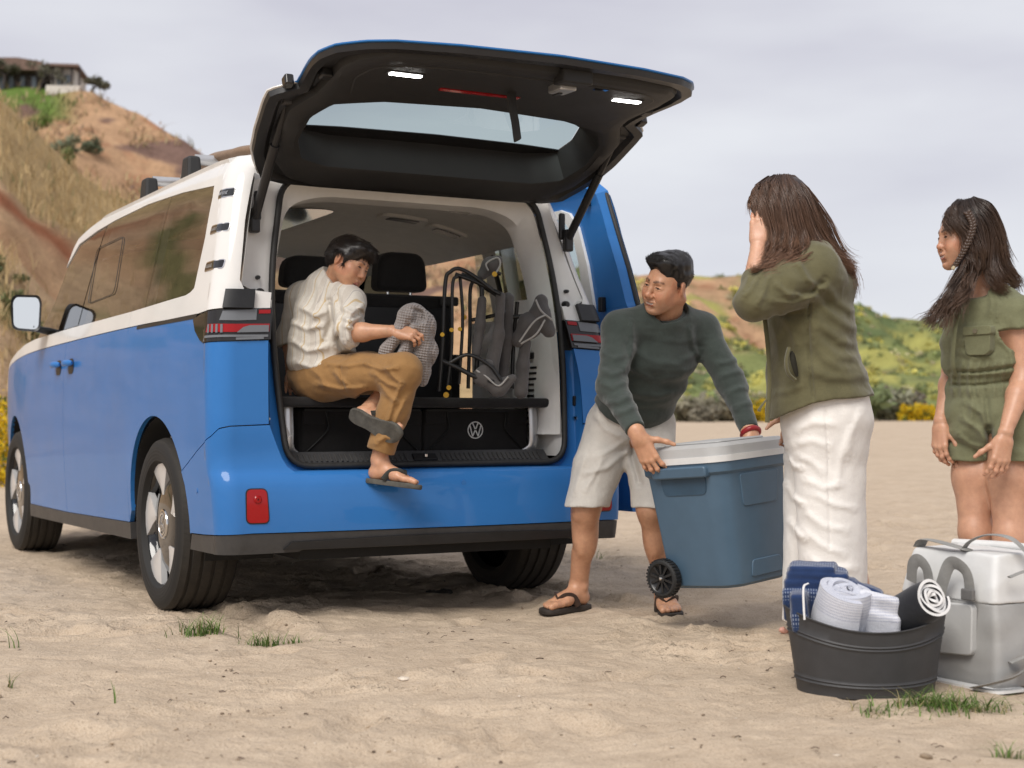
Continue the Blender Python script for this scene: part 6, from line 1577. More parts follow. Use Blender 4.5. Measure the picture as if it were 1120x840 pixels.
# ---------------------------------------------------------------- the man carrying the cool box
def build_man():
    base = np.array((.40, 6.33, 0.0)); SKIN = np.array((.56, .31, .19))
    sd = SDF()
    HC = at(730, 311, 6.04); HM = frame((-.76, -.62, -.20), (.38, -.10, 1)); hs = .96
    rsh, rel, rwr = at(678, 361, 6.07), at(669, 424, 5.93), at(695, 470, 5.76)
    lsh, lel, lwr = at(768, 362, 6.22), at(800, 420, 6.16), at(820, 471, 6.02)
    nb_, chest, waist, pel = at(727, 352, 6.16), at(717, 388, 6.18), at(703, 425, 6.28), at(690, 466, 6.37)
    u = unit(lsh - rsh)
    # trunk and neck
    sd.echain([nb_, chest, waist, pel], [(.11, .07), (.165, .105), (.14, .10), (.15, .11)], u, .05)
    sd.cone(nb_ - (0, 0, .02), HC + HM.T @ np.array((0, -.028, -.045)), .062, .056, .03)
    head(sd, HC, HM, hs, 0, 0, 1.0, .5, 1)
    for q in (-1, 1): sd.cone(HC + HM.T @ np.array((q * .058, -.035, -.055)) , nb_ + u * q * .02 - (0, .05, .0), .011, .012, .035)
    sd.chain([rsh, rel, rwr], [.05, .04, .028], .03); sd.chain([lsh, lel, lwr], [.05, .04, .028], .03)
    # hands: the right grips the handle, the left holds the far rim
    rf = unit((.42, -.02, -.90)); rnb = unit((-.52, -.72, .25))
    rt, _ = hand(sd, rwr + rf * .035, rf, rnb, (1, .1, .5), .192, ((.25, .55, .45), (.22, .60, .5), (.22, .65, .5), (.25, .7, .5)), (.16, .04, -.05, -.15), (.75, .45, .15, .15))
    lf = unit((.10, -.45, -.75)); lnb = unit((.35, -.85, .5))
    lt_, _ = hand(sd, lwr + lf * .03, lf, lnb, (-1, 0, .2), .19, ((.5, .7, .5),) * 4)
    sd.cone(lel, lwr + lf * .02, .040, .030, .02); sd.cone(rel, rwr + rf * .03, .040, .030, .02)
    # legs
    rh, rk, ra = at(668, 470, 6.38), at(641, 556, 6.31), at(627, 648, 6.44)
    lh, lk, la = at(712, 470, 6.38), at(712, 556, 6.24), at(725, 652, 6.36)
    rfd = unit((-.175, -.165, 0)); rheel = np.array((.318, 6.475, .020)); lfd = unit((.02, -.25, 0)); lheel = np.array((.635, 6.42, .020))
    ra = rheel + rfd * .045 + np.array((0, 0, .095)); la = lheel + lfd * .045 + np.array((0, 0, .095))
    for h_, k_, a_, fd in ((rh, rk, ra, rfd), (lh, lk, la, lfd)):
        sd.cone(h_, k_, .085, .060, .04)
        mid = k_ + (a_ - k_) * .30; back = -fd
        sd.cone(k_, k_ + (a_ - k_) * .12, .052, .050, .03); sd.cone(k_ + (a_ - k_) * .12, a_, .045, .033, .03)
        sd.ell(mid + back * .022, (.046, .046, .125), None, .03); sd.ell(mid + (0, 0, .02) - back * .012, (.036, .036, .12), None, .03)
        sd.ell(k_ + fd * .028 - (0, 0, .012), (.034, .03, .038), None, .02)
        sd.cone(k_ + (a_ - k_) * .6, a_, .040, .0345, .02)
    foot(sd, rheel, rfd, (0, 0, 1), (-.6, .7, 0) if False else (.65, -.75, 0), .262); foot(sd, lheel, lfd, (0, 0, 1), (-1, 0, 0), .262)
    hb = (HC - .145, HC + (.145, .145, .15))
    rg = [(.0018, *hb), (.0022, rwr + (-.03, -.16, -.18), rwr + (.17, .10, .04)), (.003, lwr - (.12, .2, .2), lwr + (.12, .1, .03)),
          (.0035, np.array((.05, 6.05, -.02)), np.array((.80, 6.60, .50))), (.009, None, None)]
    fc = face_cols(HC, HM, hs, SKIN, (.42, .15, .115), (.022, .016, .013), 1.0, eye=.5, smile=1)
    def stubble(V, col):
        q = (V - HC) @ HM.T / hs; m = (q[:, 1] > .02) & (q[:, 2] < -.045) & (q[:, 2] > -.14) & (np.abs(q[:, 0]) < .07); w_ = (m * .16 * np.clip((q[:, 1] - .02) / .04, 0, 1) * np.clip((-.045 - q[:, 2]) / .02, 0, 1) * np.clip((.07 - np.abs(q[:, 0])) / .02, 0, 1))[:, None]
        return col * (1 - w_) + np.array((.10, .075, .065)) * w_
    man = soft('person', sd, .004, M_SKIN, None, base, regions=rg, attr={'Col': skin_attr(SKIN, stubble, fc, knuckle_cols([(rt, rnb, .192)], SKIN))})
    tag(man, 'man in a dark green jumper and pale shorts lifting the blue cool box', 'person')
    # jumper
    sh = SDF()
    hem = at(690, 444, 6.345)
    sh.echain([at(725, 366, 6.14), at(718, 388, 6.18), at(709, 412, 6.24), at(697, 438, 6.31), hem - (0, 0, .02)], [(.135, .085), (.178, .118), (.168, .116), (.163, .122), (.166, .128)], u, .05)
    sh.cone(nb_ + u * .0, rsh, .075, .062, .05); sh.cone(nb_, lsh, .075, .062, .05)
    sh.chain([rsh, rel, rwr], [.069, .056, .038], .035); sh.chain([lsh, lel, lwr], [.069, .054, .038], .035)
    sh.cone(nb_ - (0, 0, .05), nb_ + (HC - nb_) * .25, .085, .070, .05)
    nx = unit((-.06, -.50, .84)); nk = at(728.5, 344, 6.11).astype(np.float32); nx32 = nx.astype(np.float32)
    sh.cone(nk - nx * .01 + u * .02, lsh + (0, 0, .012), .062, .052, .05); sh.cone(nk - nx * .01 - u * .02, rsh + (0, 0, .012), .062, .052, .05)
    sh.func(lambda P: np.maximum(-dot(P - nk, nx32), np.sqrt(((P - nk - .015 * nx32) ** 2).sum(-1)) - .088), nk - .11, nk + .11, .004, 's')
    sh.func(lambda P: np.sqrt(((P - nk - .02 * nx32) ** 2).sum(-1)) - .060, nk - .07, nk + .07, .01, 's')
    sh.plane(hem - (0, 0, .012), unit(hem - at(709, 412, 6.24)), .006)
    rd, ld = unit(rwr - rel), unit(lwr - lel)
    cutR, cutL = rwr - rd * .004, lwr - ld * .004
    def cutter(c, d, r):      # cuff: remove a slab past the wrist only
        sh.func(lambda P: np.maximum(-(dot(P - c.astype(np.float32), d.astype(np.float32))), np.sqrt(((P - c.astype(np.float32)) ** 2).sum(-1)) - r), c - r, c + r, .003, 's')
    cutter(cutR, rd, .10); cutter(cutL, ld, .10)
    F_ = []
    def fold(pts, s_, a): F_.append(([at(*p) for p in pts], s_, a))
    for pts in ([(655, 385, 5.98), (672, 392, 5.93), (688, 388, 5.98)], [(654, 402, 5.94), (668, 410, 5.90), (686, 404, 5.95)], [(655, 418, 5.92), (670, 424, 5.88), (688, 416, 5.92)], [(662, 440, 5.9), (676, 440, 5.86), (690, 432, 5.9)],
                [(674, 452, 5.86), (684, 450, 5.82), (696, 444, 5.86)], [(690, 352, 6.06), (693, 372, 6.05), (690, 392, 6.06), (682, 404, 6.06)], [(755, 358, 6.12), (758, 378, 6.12), (766, 392, 6.15)],
                [(784, 398, 6.1), (796, 396, 6.08), (808, 392, 6.12)], [(788, 412, 6.1), (800, 408, 6.08), (812, 406, 6.12)], [(796, 430, 6.08), (808, 424, 6.06), (818, 424, 6.1)], [(804, 446, 6.02), (812, 442, 6.0), (824, 440, 6.04)]):
        fold(pts, .012, .007)
    for pts in ([(690, 380, 6.05), (712, 396, 6.05), (742, 398, 6.08), (764, 384, 6.12)], [(688, 400, 6.1), (714, 416, 6.11), (744, 414, 6.14), (760, 402, 6.16)], [(660, 424, 6.2), (690, 430, 6.17), (720, 434, 6.18), (738, 430, 6.2)], [(650, 436, 6.24), (680, 442, 6.2), (712, 444, 6.2), (734, 440, 6.24)]):
        fold(pts, .014, .005)
    fold([(684, 372, 6.02), (690, 396, 6.03), (686, 415, 6.05)], .018, -.005); fold([(768, 382, 6.13), (760, 400, 6.15), (748, 420, 6.18)], .018, -.005)
    sh.disp = fold_disp(F_, lambda P: .003 * fbm(P * np.array((11, 11, 22)), 4, 2) + crease(P, (9, 9, 20), .0035, 61))
    jm = fabric('jumper_knit', (.043, .055, .049), 900, .92, .16, .5, .3, 26)
    soft('jumper', sh, .0048, jm, man, base)
    # neck and cuff ribs
    def rib(c, d, r, w_, nm, fl=1.0):
        a = unit(np.cross(d, (0.2, 1, .1))); b = np.cross(d, a); pts = [c + r * (math.cos(t) * a + fl * math.sin(t) * b) - base for t in np.linspace(0, 2 * math.pi, 33)]
        mb = MB(); mb.tube(pts, w_, 8, cap=False); mb.build(nm, jm, man, 60)
    rib(nk.astype(float) - nx * .002, nx, .069, .0075, 'neck_rib')
    # shorts
    st = SDF()
    st.echain([hem - (0, 0, .0), pel], [(.158, .118), (.165, .125)], u, .04)
    rkn, lkn = at(640, 553, 6.30), at(714, 553, 6.25)
    for h_, k_ in ((rh, rkn), (lh, lkn)):
        st.echain([h_ + (0, 0, .02), h_ + (k_ - h_) * .5, k_ - (0, 0, .02)], [(.105, .105), (.098, .098), (.088, .090)], u, .04, cap=1.0)
    st.plane((0, 0, at(640, 554, 6.3)[2]), (.0, 0.0, -1), .004)
    F2 = []
    def fold2(pts, s_, a): F2.append(([at(*p) for p in pts], s_, a))
    fold2([(690, 470, 6.24), (692, 500, 6.25), (700, 530, 6.26)], .012, -.016)
    for pts in ([(690, 478, 6.25), (672, 490, 6.24), (652, 500, 6.28)], [(688, 492, 6.25), (664, 512, 6.24), (640, 518, 6.28)], [(652, 455, 6.27), (662, 470, 6.25), (680, 478, 6.25)], [(640, 536, 6.24), (650, 520, 6.22), (660, 500, 6.24)], [(628, 540, 6.26), (634, 520, 6.26), (640, 500, 6.28)], [(700, 462, 6.25), (714, 478, 6.24), (730, 486, 6.27)], [(698, 478, 6.25), (712, 500, 6.22), (722, 520, 6.2)]):
        fold2(pts, .011, .006)
    st.disp = fold_disp(F2, lambda P: .003 * fbm(P * np.array((13, 13, 9)), 9, 2) + crease(P, (12, 12, 10), .0045, 62))
    sm_ = fabric('shorts_cotton', (.58, .55, .505), 900, .85, .07, .4, .15, 30)
    so = soft('shorts', st, .005, sm_, man, base)
    for k_ in (rkn, lkn):
        pts = [np.array((k_[0] + .0905 * math.cos(t), k_[1] + .0925 * math.sin(t), at(640, 549, 6.3)[2])) - base for t in np.linspace(0, 2 * math.pi, 33)]
    # flip-flops and the watch
    rub_ = vary('sandal_sole', (.035, .027, .022), .8, 40, .3, .3, 300); strp = vary('sandal_strap', (.05, .028, .02), .6, 40, .2, .3, 300)
    flipflop('flip_flop', rheel, rfd, (0, 0, 1), (.65, -.75, 0), .262, (rub_, strp), man, base); flipflop('flip_flop', lheel, lfd, (0, 0, 1), (-1, 0, 0), .262, (rub_, strp), man, base)
    wc = lwr + ld * .012; a = unit(np.cross(ld, (0, 0, 1))); b = np.cross(ld, a); mb = MB()
    mb.tube([wc + .034 * (math.cos(t) * a + math.sin(t) * b) - base for t in np.linspace(0, 2 * math.pi, 25)], .011, 8, cap=False); mb.build('watch', mat('watch_red', (.30, .015, .02), .4)[0], man, 60)
    # hair: side-parted quiff, short at the sides
    hd = SDF(); L = lambda x, y, z: HC + hs * HM.T @ np.array((x, y, z))
    hd.ell(L(0, -.020, .046), np.array((.0825, .102, .088)) * hs, HM, .02)
    hd.ell(L(.0, .036, .103), np.array((.056, .046, .026)) * hs, HM, .03); hd.ell(L(-.02, .047, .102), np.array((.036, .026, .022)) * hs, HM, .025); hd.ell(L(.045, .02, .098), np.array((.04, .06, .026)) * hs, HM, .02)
    hd.ell(L(.0, -.03, .095), np.array((.07, .08, .045)) * hs, HM, .02)
    for q in (-1, 1): hd.cone(L(q * .074, .012, .02), L(q * .074, .014, -.012), .010 * hs, .007 * hs, .012)
    # take away the face, the ears and the neck
    hd.ell(L(0, .115, -.025), np.array((.082, .075, .112)) * hs, HM, .016, 's')
    for q in (-1, 1): hd.ell(L(q * .086, -.006, -.018), np.array((.026, .028, .042)) * hs, HM, .012, 's')
    hd.plane(L(0, -.06, -.050), -HM[2] * .9 + HM[1] * .25, .015)
    def gro(P):
        q = (P - HC) @ HM.T / hs; ang = q[:, 0] * 95 + q[:, 1] * 38 + 14 * vnoise(q * 26, 2)
        return .0035 * vnoise(q * np.array((30, 55, 40)), 8)
    hd.disp = gro
    def flow(P, N):
        q = (P - HC) @ HM.T; top = np.clip((q[:, 2] / hs - .06) / .04, 0, 1)[:, None]
        d = np.tile(HM[0] * .75 - HM[1] * .55 + HM[2] * .25, (len(P), 1)) * top + np.tile(-HM[2] * 1.0 - HM[1] * .5, (len(P), 1)) * (1 - top)
        front = (q[:, 1] / hs > .05)[:, None] * top; d = d + front * (HM[2] * .9)
        return d - N * (d * N).sum(1)[:, None]
    scalp_hair('hair', hd, .003, hair_mat('hair_black', (.006, .005, .005), (.030, .025, .023)), man, base, flow, 15000, .024, 3, -.01, .0006)
    return man
build_man()

# ---------------------------------------------------------------- the boy sitting on the boot shelf
def build_boy():
    base = np.array((-.76, 6.28, SHELF_Z)); SKIN = np.array((.56, .31, .19))
    sd = SDF(); HC = at(381, 288, 6.18); HM = frame((.80, -.46, -.40), (.12, .22, 1)); hs = .86
    nb_, chest, waist, pel = at(362, 314, 6.26), at(355, 345, 6.27), at(348, 385, 6.28), at(350, 410, 6.29)
    rsh, rel, rwr = at(381, 330, 6.15), at(383, 364, 6.06), at(428, 362, 6.00)
    lsh, lel, lwr = at(330, 326, 6.38), at(318, 374, 6.42), at(319, 410, 6.40)
    u = unit((.60, -.80, .0))
    sd.echain([nb_, chest, waist, pel], [(.09, .06), (.13, .085), (.115, .085), (.13, .10)], u, .05)
    sd.cone(nb_ - (0, 0, .02), HC + HM.T @ np.array((0, -.025, -.045)), .050, .045, .03)
    head(sd, HC, HM, hs, .3, 1, 0, .15)
    sd.chain([rsh, rel], [.05, .036], .03); sd.chain([rel, rel + (rwr - rel) * .3, rwr], [.037, .036, .023], .02); sd.chain([lsh, lel, lwr], [.05, .034, .024], .03)
    rf = unit((.85, -.25, -.12)); rnb = unit((-.05, -.75, .75))
    rt, _ = hand(sd, rwr + rf * .02, rf, rnb, (.3, -.3, 1), .155, ((.55, .75, .5), (.6, .8, .5), (.65, .85, .5), (.7, .85, .5)), (.06, .02, -.03, -.08), (.5, .7, .1, .2))
    lf = unit((-.03, -.1, -1)); lt_, _ = hand(sd, lwr + (0, 0, -.01), unit((.15, -.92, -.42)), (-.1, -.4, .9), (1, 0, 0), .15, ((.2, .3, .2),) * 4)
    # legs: near leg bent over the bumper, the other crossed behind it with the sole showing
    rh, rk = at(352, 414, 6.22), at(443, 406, 5.98)
    rheel = at(404, 524, 6.06); rfd = unit((.93, -.34, -.10)); 
    ra = rheel + rfd * .04 + np.array((0, 0, .085))
    lh, lk = at(352, 412, 6.36), at(452, 404, 6.22)
    lheel = at(386, 452, 6.015); lfd = unit(at(432, 474, 5.96) - lheel); lup = unit((.20, .90, .42)); la = lheel + lfd * .045 + lup * .08
    for h_, k_, a_, fd in ((rh, rk, ra, rfd), (lh, lk, la, lfd)):
        sd.cone(h_, k_, .07, .05, .03); sd.cone(k_, k_ + (a_ - k_) * .35, .047, .050, .03); sd.cone(k_ + (a_ - k_) * .35, a_, .048, .031, .03)
    foot(sd, rheel, rfd, (.05, .1, 1), (.25, -.9, 0), .225); foot(sd, lheel, lfd, lup, (.3, -.2, 1), .222)
    def box(c, r): return (np.asarray(c) - r, np.asarray(c) + r)
    rg = [(.0018, *box(HC, .135)), (.0022, rwr + (-.015, -.12, -.10), rwr + (.16, .12, .09)), (.003, rel + (.0, -.08, -.07), rwr + (-.01, .08, .06)), (.003, rheel + (-.08, -.18, -.04), rheel + (.30, .12, .18)), (.003, np.minimum(lheel, lheel + lfd * .24) - .07, np.maximum(lheel, lheel + lfd * .24) + (.07, .12, .09)), (.004, *box(lwr, .11)), (.009, None, None)]
    fc = face_cols(HC, HM, hs, SKIN, (.46, .18, .15), (.04, .025, .018), 0, eye=.15)
    boy = soft('person', sd, .004, M_SKIN, None, base, regions=rg, attr={'Col': skin_attr(SKIN, fc, knuckle_cols([(rt, rnb, .155)], SKIN))})
    tag(boy, 'boy in a striped shirt and tan trousers sitting in the open boot of the van', 'person')
    # shirt
    sh = SDF()
    sh.echain([at(363, 318, 6.25), at(357, 342, 6.26), at(352, 370, 6.27), at(349, 398, 6.27)], [(.125, .082), (.150, .115), (.142, .122), (.150, .132)], u, .05)
    sh.cone(nb_, rsh, .07, .062, .05); sh.cone(nb_, lsh, .07, .058, .05)
    rc = rel + unit(rwr - rel) * .01
    sh.chain([rsh, rel + (0, 0, .012), rc], [.068, .060, .054], .035); lc = lel + (lwr - lel) * .05; sh.chain([lsh, lel + (0, 0, .02), lc], [.066, .056, .052], .035)
    sh.cone(nb_, nb_ + (HC - nb_) * .30, .072, .058, .05)
    nx = unit(HC - nb_ + np.array((.02, .05, 0))); nk = (nb_ + (HC - nb_) * .30).astype(np.float32); n32 = nx.astype(np.float32)
    sh.func(lambda P: np.maximum(-dot(P - nk, n32), np.sqrt(((P - nk) ** 2).sum(-1)) - .09), nk - .09, nk + .09, .004, 's')
    sh.plane(at(352, 402, 6.2), unit((.52, -.1, -.85)), .006)
    for c, d in ((rc, unit(rwr - rel)), (lc, unit(lwr - lel))):
        c32, d32 = c.astype(np.float32), d.astype(np.float32)
        sh.func(lambda P, c32=c32, d32=d32: np.maximum(-dot(P - c32 - d32 * .012, d32), np.sqrt(((P - c32) ** 2).sum(-1)) - .11), c - .11, c + .11, .003, 's')
        sh.cone(c - d * .014, c + d * .010, .0585, .0575, .006)
        sh.func(lambda P, c32=c32, d32=d32: np.maximum(-dot(P - c32 - d32 * .013, d32), np.sqrt(((P - c32) ** 2).sum(-1)) - .11), c - .11, c + .11, .002, 's')
    F_ = []
    def fold(Y, pts, s_, a): F_.append(([at(x, y, Y) for x, y in pts], s_, a))
    for pts in ([(318, 352), (335, 360), (352, 356)], [(318, 372), (336, 384), (356, 380)], [(322, 396), (340, 402), (362, 396)], [(326, 412), (342, 416), (356, 406)], [(330, 336), (345, 346), (356, 340)]): fold(6.17, pts, .011, .009)
    for pts in ([(368, 320), (374, 345), (370, 372), (376, 392)], [(360, 330), (362, 352), (356, 372)]): fold(6.13, pts, .012, -.012)
    for pts in ([(373, 346), (384, 352), (396, 346)], [(374, 336), (386, 342), (397, 334)], [(376, 356), (388, 360), (398, 352)]): fold(6.08, pts, .009, .008)
    for pts in ([(350, 316), (344, 340), (340, 362)], [(376, 374), (384, 384), (396, 386)], [(366, 378), (380, 392), (392, 392)]): fold(6.15, pts, .010, .007)
    sh.disp = fold_disp(F_, lambda P: .003 * fbm(P * np.array((16, 16, 24)), 12, 2) + crease(P, (13, 13, 17), .0034, 63))
    m, g = mat('shirt_linen', (.66, .62, .55), .85, 0, .2)
    a = g.n('ShaderNodeAttribute', attribute_name='sx'); t = g.n('ShaderNodeTexCoord')
    def band(fr, w_, off):
        f = g.math('FRACT', g.math('ADD', g.math('MULTIPLY', a.outputs['Fac'], fr), off)); return g.math('LESS_THAN', f, w_)
    n1 = g.noise(300, 3, .6, t.outputs['Object'])
    slub = g.ramp(n1.outputs[0], [(.3, (.60, .555, .49)), (.7, (.70, .665, .60))]).outputs[0]
    c = g.mix(g.math('MULTIPLY', band(16, .30, .1), .38), slub, (.46, .40, .34)); c = g.mix(g.math('MULTIPLY', band(16, .07, .55), .7), c, (.52, .36, .15)); c = g.mix(g.math('MULTIPLY', band(16, .05, .78), .55), c, (.36, .33, .31))
    g.l(c, g.b.inputs['Base Color']); g.b.inputs['Sheen Weight'].default_value = .2
    fo = g.noise(28, 4, .6, t.outputs['Object']); q = g.n('ShaderNodeBump'); q.inputs['Strength'].default_value = .35; q.inputs['Distance'].default_value = .010; g.l(fo.outputs[0], q.inputs['Height']); g.bump(n1.outputs[0], .3, .0012, q.outputs[0])
    tu = u
    soft('shirt', sh, .0042, m, boy, base, attr={'sx': lambda V: (V - nb_) @ np.array(tu) + .012 * fbm(V * 8, 2)})
    # trousers
    tr = SDF()
    tr.echain([at(351, 396, 6.27), pel, at(352, 416, 6.29)], [(.125, .105), (.150, .125), (.145, .12)], u, .04)
    tr.chain([rh, rh + (rk - rh) * .5, rk + (-.01, 0, 0)], [.098, .084, .070], .04)
    hemr = ra + (rk - ra) * .10; hemd = unit(ra - rk)
    tr.chain([rk, rk + (hemr - rk) * .5, hemr + hemd * .04], [.068, .062, .054], .03)
    tr.chain([lh, lh + (lk - lh) * .5, lk], [.095, .082, .066], .04)
    heml = la + (lk - la) * .28; ld = unit(la - lk); tr.chain([lk, heml + ld * .03], [.062, .050], .03)
    for c, d in ((hemr, hemd), (heml, ld)):
        c32, d32 = c.astype(np.float32), d.astype(np.float32)
        tr.func(lambda P, c32=c32, d32=d32: np.maximum(-dot(P - c32, d32), np.sqrt(((P - c32) ** 2).sum(-1)) - .10), c - .1, c + .1, .003, 's')
    F2 = []
    def f2(Y, pts, s_, a): F2.append(([at(x, y, Y) for x, y in pts], s_, a))
    for pts in ([(408, 408), (424, 420), (436, 424)], [(414, 418), (424, 432), (434, 440)], [(400, 398), (418, 404), (434, 402)], [(420, 400), (430, 412), (440, 420)], [(440, 420), (430, 440), (424, 462)], [(444, 436), (434, 456), (428, 480)], [(412, 484), (422, 478), (432, 482)]): f2(5.95, pts, .010, .009)
    for pts in ([(356, 398), (380, 400), (402, 396)], [(346, 420), (372, 426), (398, 424)], [(364, 404), (372, 414), (380, 422)], [(340, 402), (350, 412), (356, 424)]): f2(6.12, pts, .011, .008)
    f2(6.09, [(372, 400), (374, 416), (378, 428)], .004, -.004)
    tr.disp = fold_disp(F2, lambda P: .003 * fbm(P * 17, 21, 2) + crease(P, (13, 13, 16), .0045, 64))
    tm = fabric('trousers_cotton', (.30, .165, .062), 900, .85, .09, .35, .15, 34)
    soft('trousers', tr, .0042, tm, boy, base)
    so, st_ = vary('boy_sandal_sole', (.085, .08, .068), .85, 30, .35, .4, 220), vary('boy_sandal_strap', (.025, .026, .022), .6, 30, .2, .3, 300)
    flipflop('flip_flop', rheel, rfd, (.05, .1, 1), (.25, -.9, 0), .225, (so, st_), boy, base); flipflop('flip_flop', lheel, lfd, lup, (.3, -.2, 1), .224, (so, st_), boy, base)
    hd = SDF(); L = lambda x, y, z: HC + hs * HM.T @ np.array((x, y, z))
    hd.ell(L(0, -.016, .044), np.array((.087, .110, .090)) * hs, HM, .02); hd.ell(L(0, .05, .085), np.array((.070, .055, .040)) * hs, HM, .03); hd.ell(L(0, -.07, .01), np.array((.072, .05, .065)) * hs, HM, .03)
    hd.ell(L(0, .118, -.040), np.array((.094, .075, .104)) * hs, HM, .012, 's'); hd.ell(L(.02, .09, .012), np.array((.035, .04, .036)) * hs, HM, .015, 's')
    for q in (-1, 1): hd.ell(L(q * .090, -.004, -.016), np.array((.028, .026, .038)) * hs, HM, .01, 's'); hd.cone(L(q * .076, .022, .02), L(q * .074, .026, -.018), .010 * hs, .005 * hs, .012)
    hd.plane(L(0, -.06, -.058), -HM[2] * .9 + HM[1] * .3, .012)
    hd.disp = lambda P: .004 * vnoise(((P - HC) @ HM.T) * np.array((60, 28, 34)), 8)
    def flow(P, N):
        q = (P - HC) @ HM.T / hs; top = np.clip((q[:, 2] - .05) / .05, 0, 1)[:, None]
        d = top * (HM[1] * .8 - HM[0] * .35 * 1.0 - HM[2] * .1) + (1 - top) * (-HM[2] + HM[1] * .25)
        return d - N * (d * N).sum(1)[:, None]
    scalp_hair('hair', hd, .003, hair_mat('hair_dark', (.008, .006, .005), (.040, .026, .019)), boy, base, flow, 10000, .034, 5, -.01, .0008)
    return boy
build_boy()

# ---------------------------------------------------------------- the woman in the olive jacket and white trousers
def build_woman():
    base = np.array((1.17, 5.52, 0.0)); SKIN = np.array((.60, .35, .235))
    sd = SDF(); HC = at(852, 230, 5.48); HM = frame((-.94, .20, -.22), (-.10, 0, 1)); hs = .93
    nb_, chest, waist, pel = at(880, 276, 5.52), at(890, 325, 5.52), at(898, 388, 5.52), at(905, 445, 5.53)
    lsh, lel, lwr = at(893, 296, 5.345), at(822, 331, 5.27), at(829, 272, 5.37)
    rsh, rel, rwr = at(876, 292, 5.70), at(876, 375, 5.76), at(866, 448, 5.72)
    u = np.array((1.0, 0, 0))
    sd.echain([nb_, chest, waist, pel], [(.06, .08), (.12, .15), (.12, .14), (.14, .17)], u, .05)
    sd.cone(nb_ - (0, 0, .02), HC + HM.T @ np.array((0, -.025, -.045)), .055, .05, .03); head(sd, HC, HM, hs, 1, 0, 0)
    sd.chain([lsh, lel], [.055, .044], .03); sd.chain([lel, lel + (lwr - lel) * .35, lwr], [.042, .040, .027], .02); sd.chain([rsh, rel, rwr], [.05, .04, .028], .03)
    lf = unit((.10, .12, 1)); lnb = unit((-.25, -.95, .1))
    tt_, _ = hand(sd, lwr + lf * .02, lf, lnb, (.8, .3, .2), .172, ((.25, .45, .3), (.2, .45, .3), (.2, .5, .3), (.25, .5, .3)), (.05, .01, -.03, -.07), (.45, .85, .1, .1))
    rf = unit((-.1, -.2, -1)); hand(sd, rwr + rf * .02, rf, (.3, .9, 0), (-1, 0, 0), .165, ((.4, .5, .3),) * 4)
    fl, fr = np.array((1.31, 5.42, .02)), np.array((1.28, 5.64, .02)); fd = unit((-.72, .70, 0))
    lh, rh = at(905, 452, 5.45), at(900, 452, 5.63)
    for h_, f_, si in ((lh, fl, (0, 1, 0)), (rh, fr, (0, -1, 0))):
        an = f_ + fd * .045 + np.array((0, 0, .09)); kn = h_ + (an - h_) * .52 + fd * .03
        sd.chain([h_, kn, an], [.085, .055, .033], .03); foot(sd, f_, fd, (0, 0, 1), si, .24)
    def box(c, r): return (np.asarray(c) - r, np.asarray(c) + r)
    rg = [(.002, lwr + (-.08, -.07, -.03), lwr + (.10, .10, .19)), (.003, lel + (-.07, -.07, .03), lwr + (.06, .08, .01)), (.0035, *box(HC, .14)), (.005, *box(rwr, .13)), (.009, None, None)]
    wm = soft('person', sd, .004, M_SKIN, None, base, regions=rg, attr={'Col': skin_attr(SKIN, face_cols(HC, HM, hs, SKIN, (.5, .2, .17), (.04, .025, .018)), knuckle_cols([(tt_, lnb, .172)], SKIN))})
    tag(wm, 'woman in an olive jacket and white trousers holding back her long hair', 'person')
    # jacket
    sh = SDF()
    sh.echain([at(882, 282, 5.52), at(886, 315, 5.52), at(884, 360, 5.52), at(889, 405, 5.52), at(896, 440, 5.52), at(898, 475, 5.52)], [(.105, .165), (.152, .205), (.146, .20), (.158, .20), (.182, .215), (.188, .225)], u, .05)
    sh.cone(nb_, lsh, .07, .072, .06); sh.cone(nb_, rsh, .07, .065, .06)
    lc = lel + (lwr - lel) * .52
    sh.chain([lsh, lsh + (lel - lsh) * .5, lel + (.006, 0, 0)], [.088, .083, .064], .04); sh.chain([lel + (.006, 0, 0), lc], [.062, .042], .03)
    sh.chain([rsh, rel, rwr], [.07, .06, .042], .04)
    sh.cone(nb_, nb_ + (HC - nb_) * .3, .07, .062, .04)
    d = unit(lwr - lel); c32, d32 = lc.astype(np.float32), d.astype(np.float32)
    sh.func(lambda P: np.maximum(-dot(P - c32, d32), np.sqrt(((P - c32) ** 2).sum(-1)) - .085), lc - .09, lc + .09, .003, 's')
    # curved hem: long in front, rising over the hip
    hx = [at(x, y, 5.32) for x, y in ((825, 470), (838, 467), (856, 458), (874, 447), (890, 441), (910, 437), (935, 435), (962, 432), (985, 430))]
    hxx = np.array([p[0] for p in hx], np.float32); hzz = np.array([p[2] for p in hx], np.float32)
    sh.func(lambda P: (np.interp(P[..., 0], hxx, hzz) - P[..., 2]) * .9, [-9e9] * 3, [9e9] * 3, .005, 'i')
    F_ = []
    def f(Y, pts, s_, a): F_.append(([at(x, y, Y) for x, y in pts], s_, a))
    for pts in ([(888, 318), (900, 336), (920, 352), (940, 362)], [(886, 330), (898, 356), (918, 372), (940, 378)], [(884, 345), (896, 372), (916, 390), (938, 392)], [(888, 372), (902, 392), (922, 404), (948, 404)], [(886, 404), (906, 412), (930, 414), (950, 410)], [(900, 310), (916, 330), (936, 344)]): f(5.325, pts, .018, .0085)
    for pts in ([(886, 330), (884, 360), (886, 400), (890, 436)],): f(5.315, pts, .006, -.008)
    for pts in ([(842, 350), (850, 372), (852, 396)], [(856, 346), (866, 362), (872, 380)], [(844, 430), (862, 428), (880, 420)]): f(5.33, pts, .012, .006)
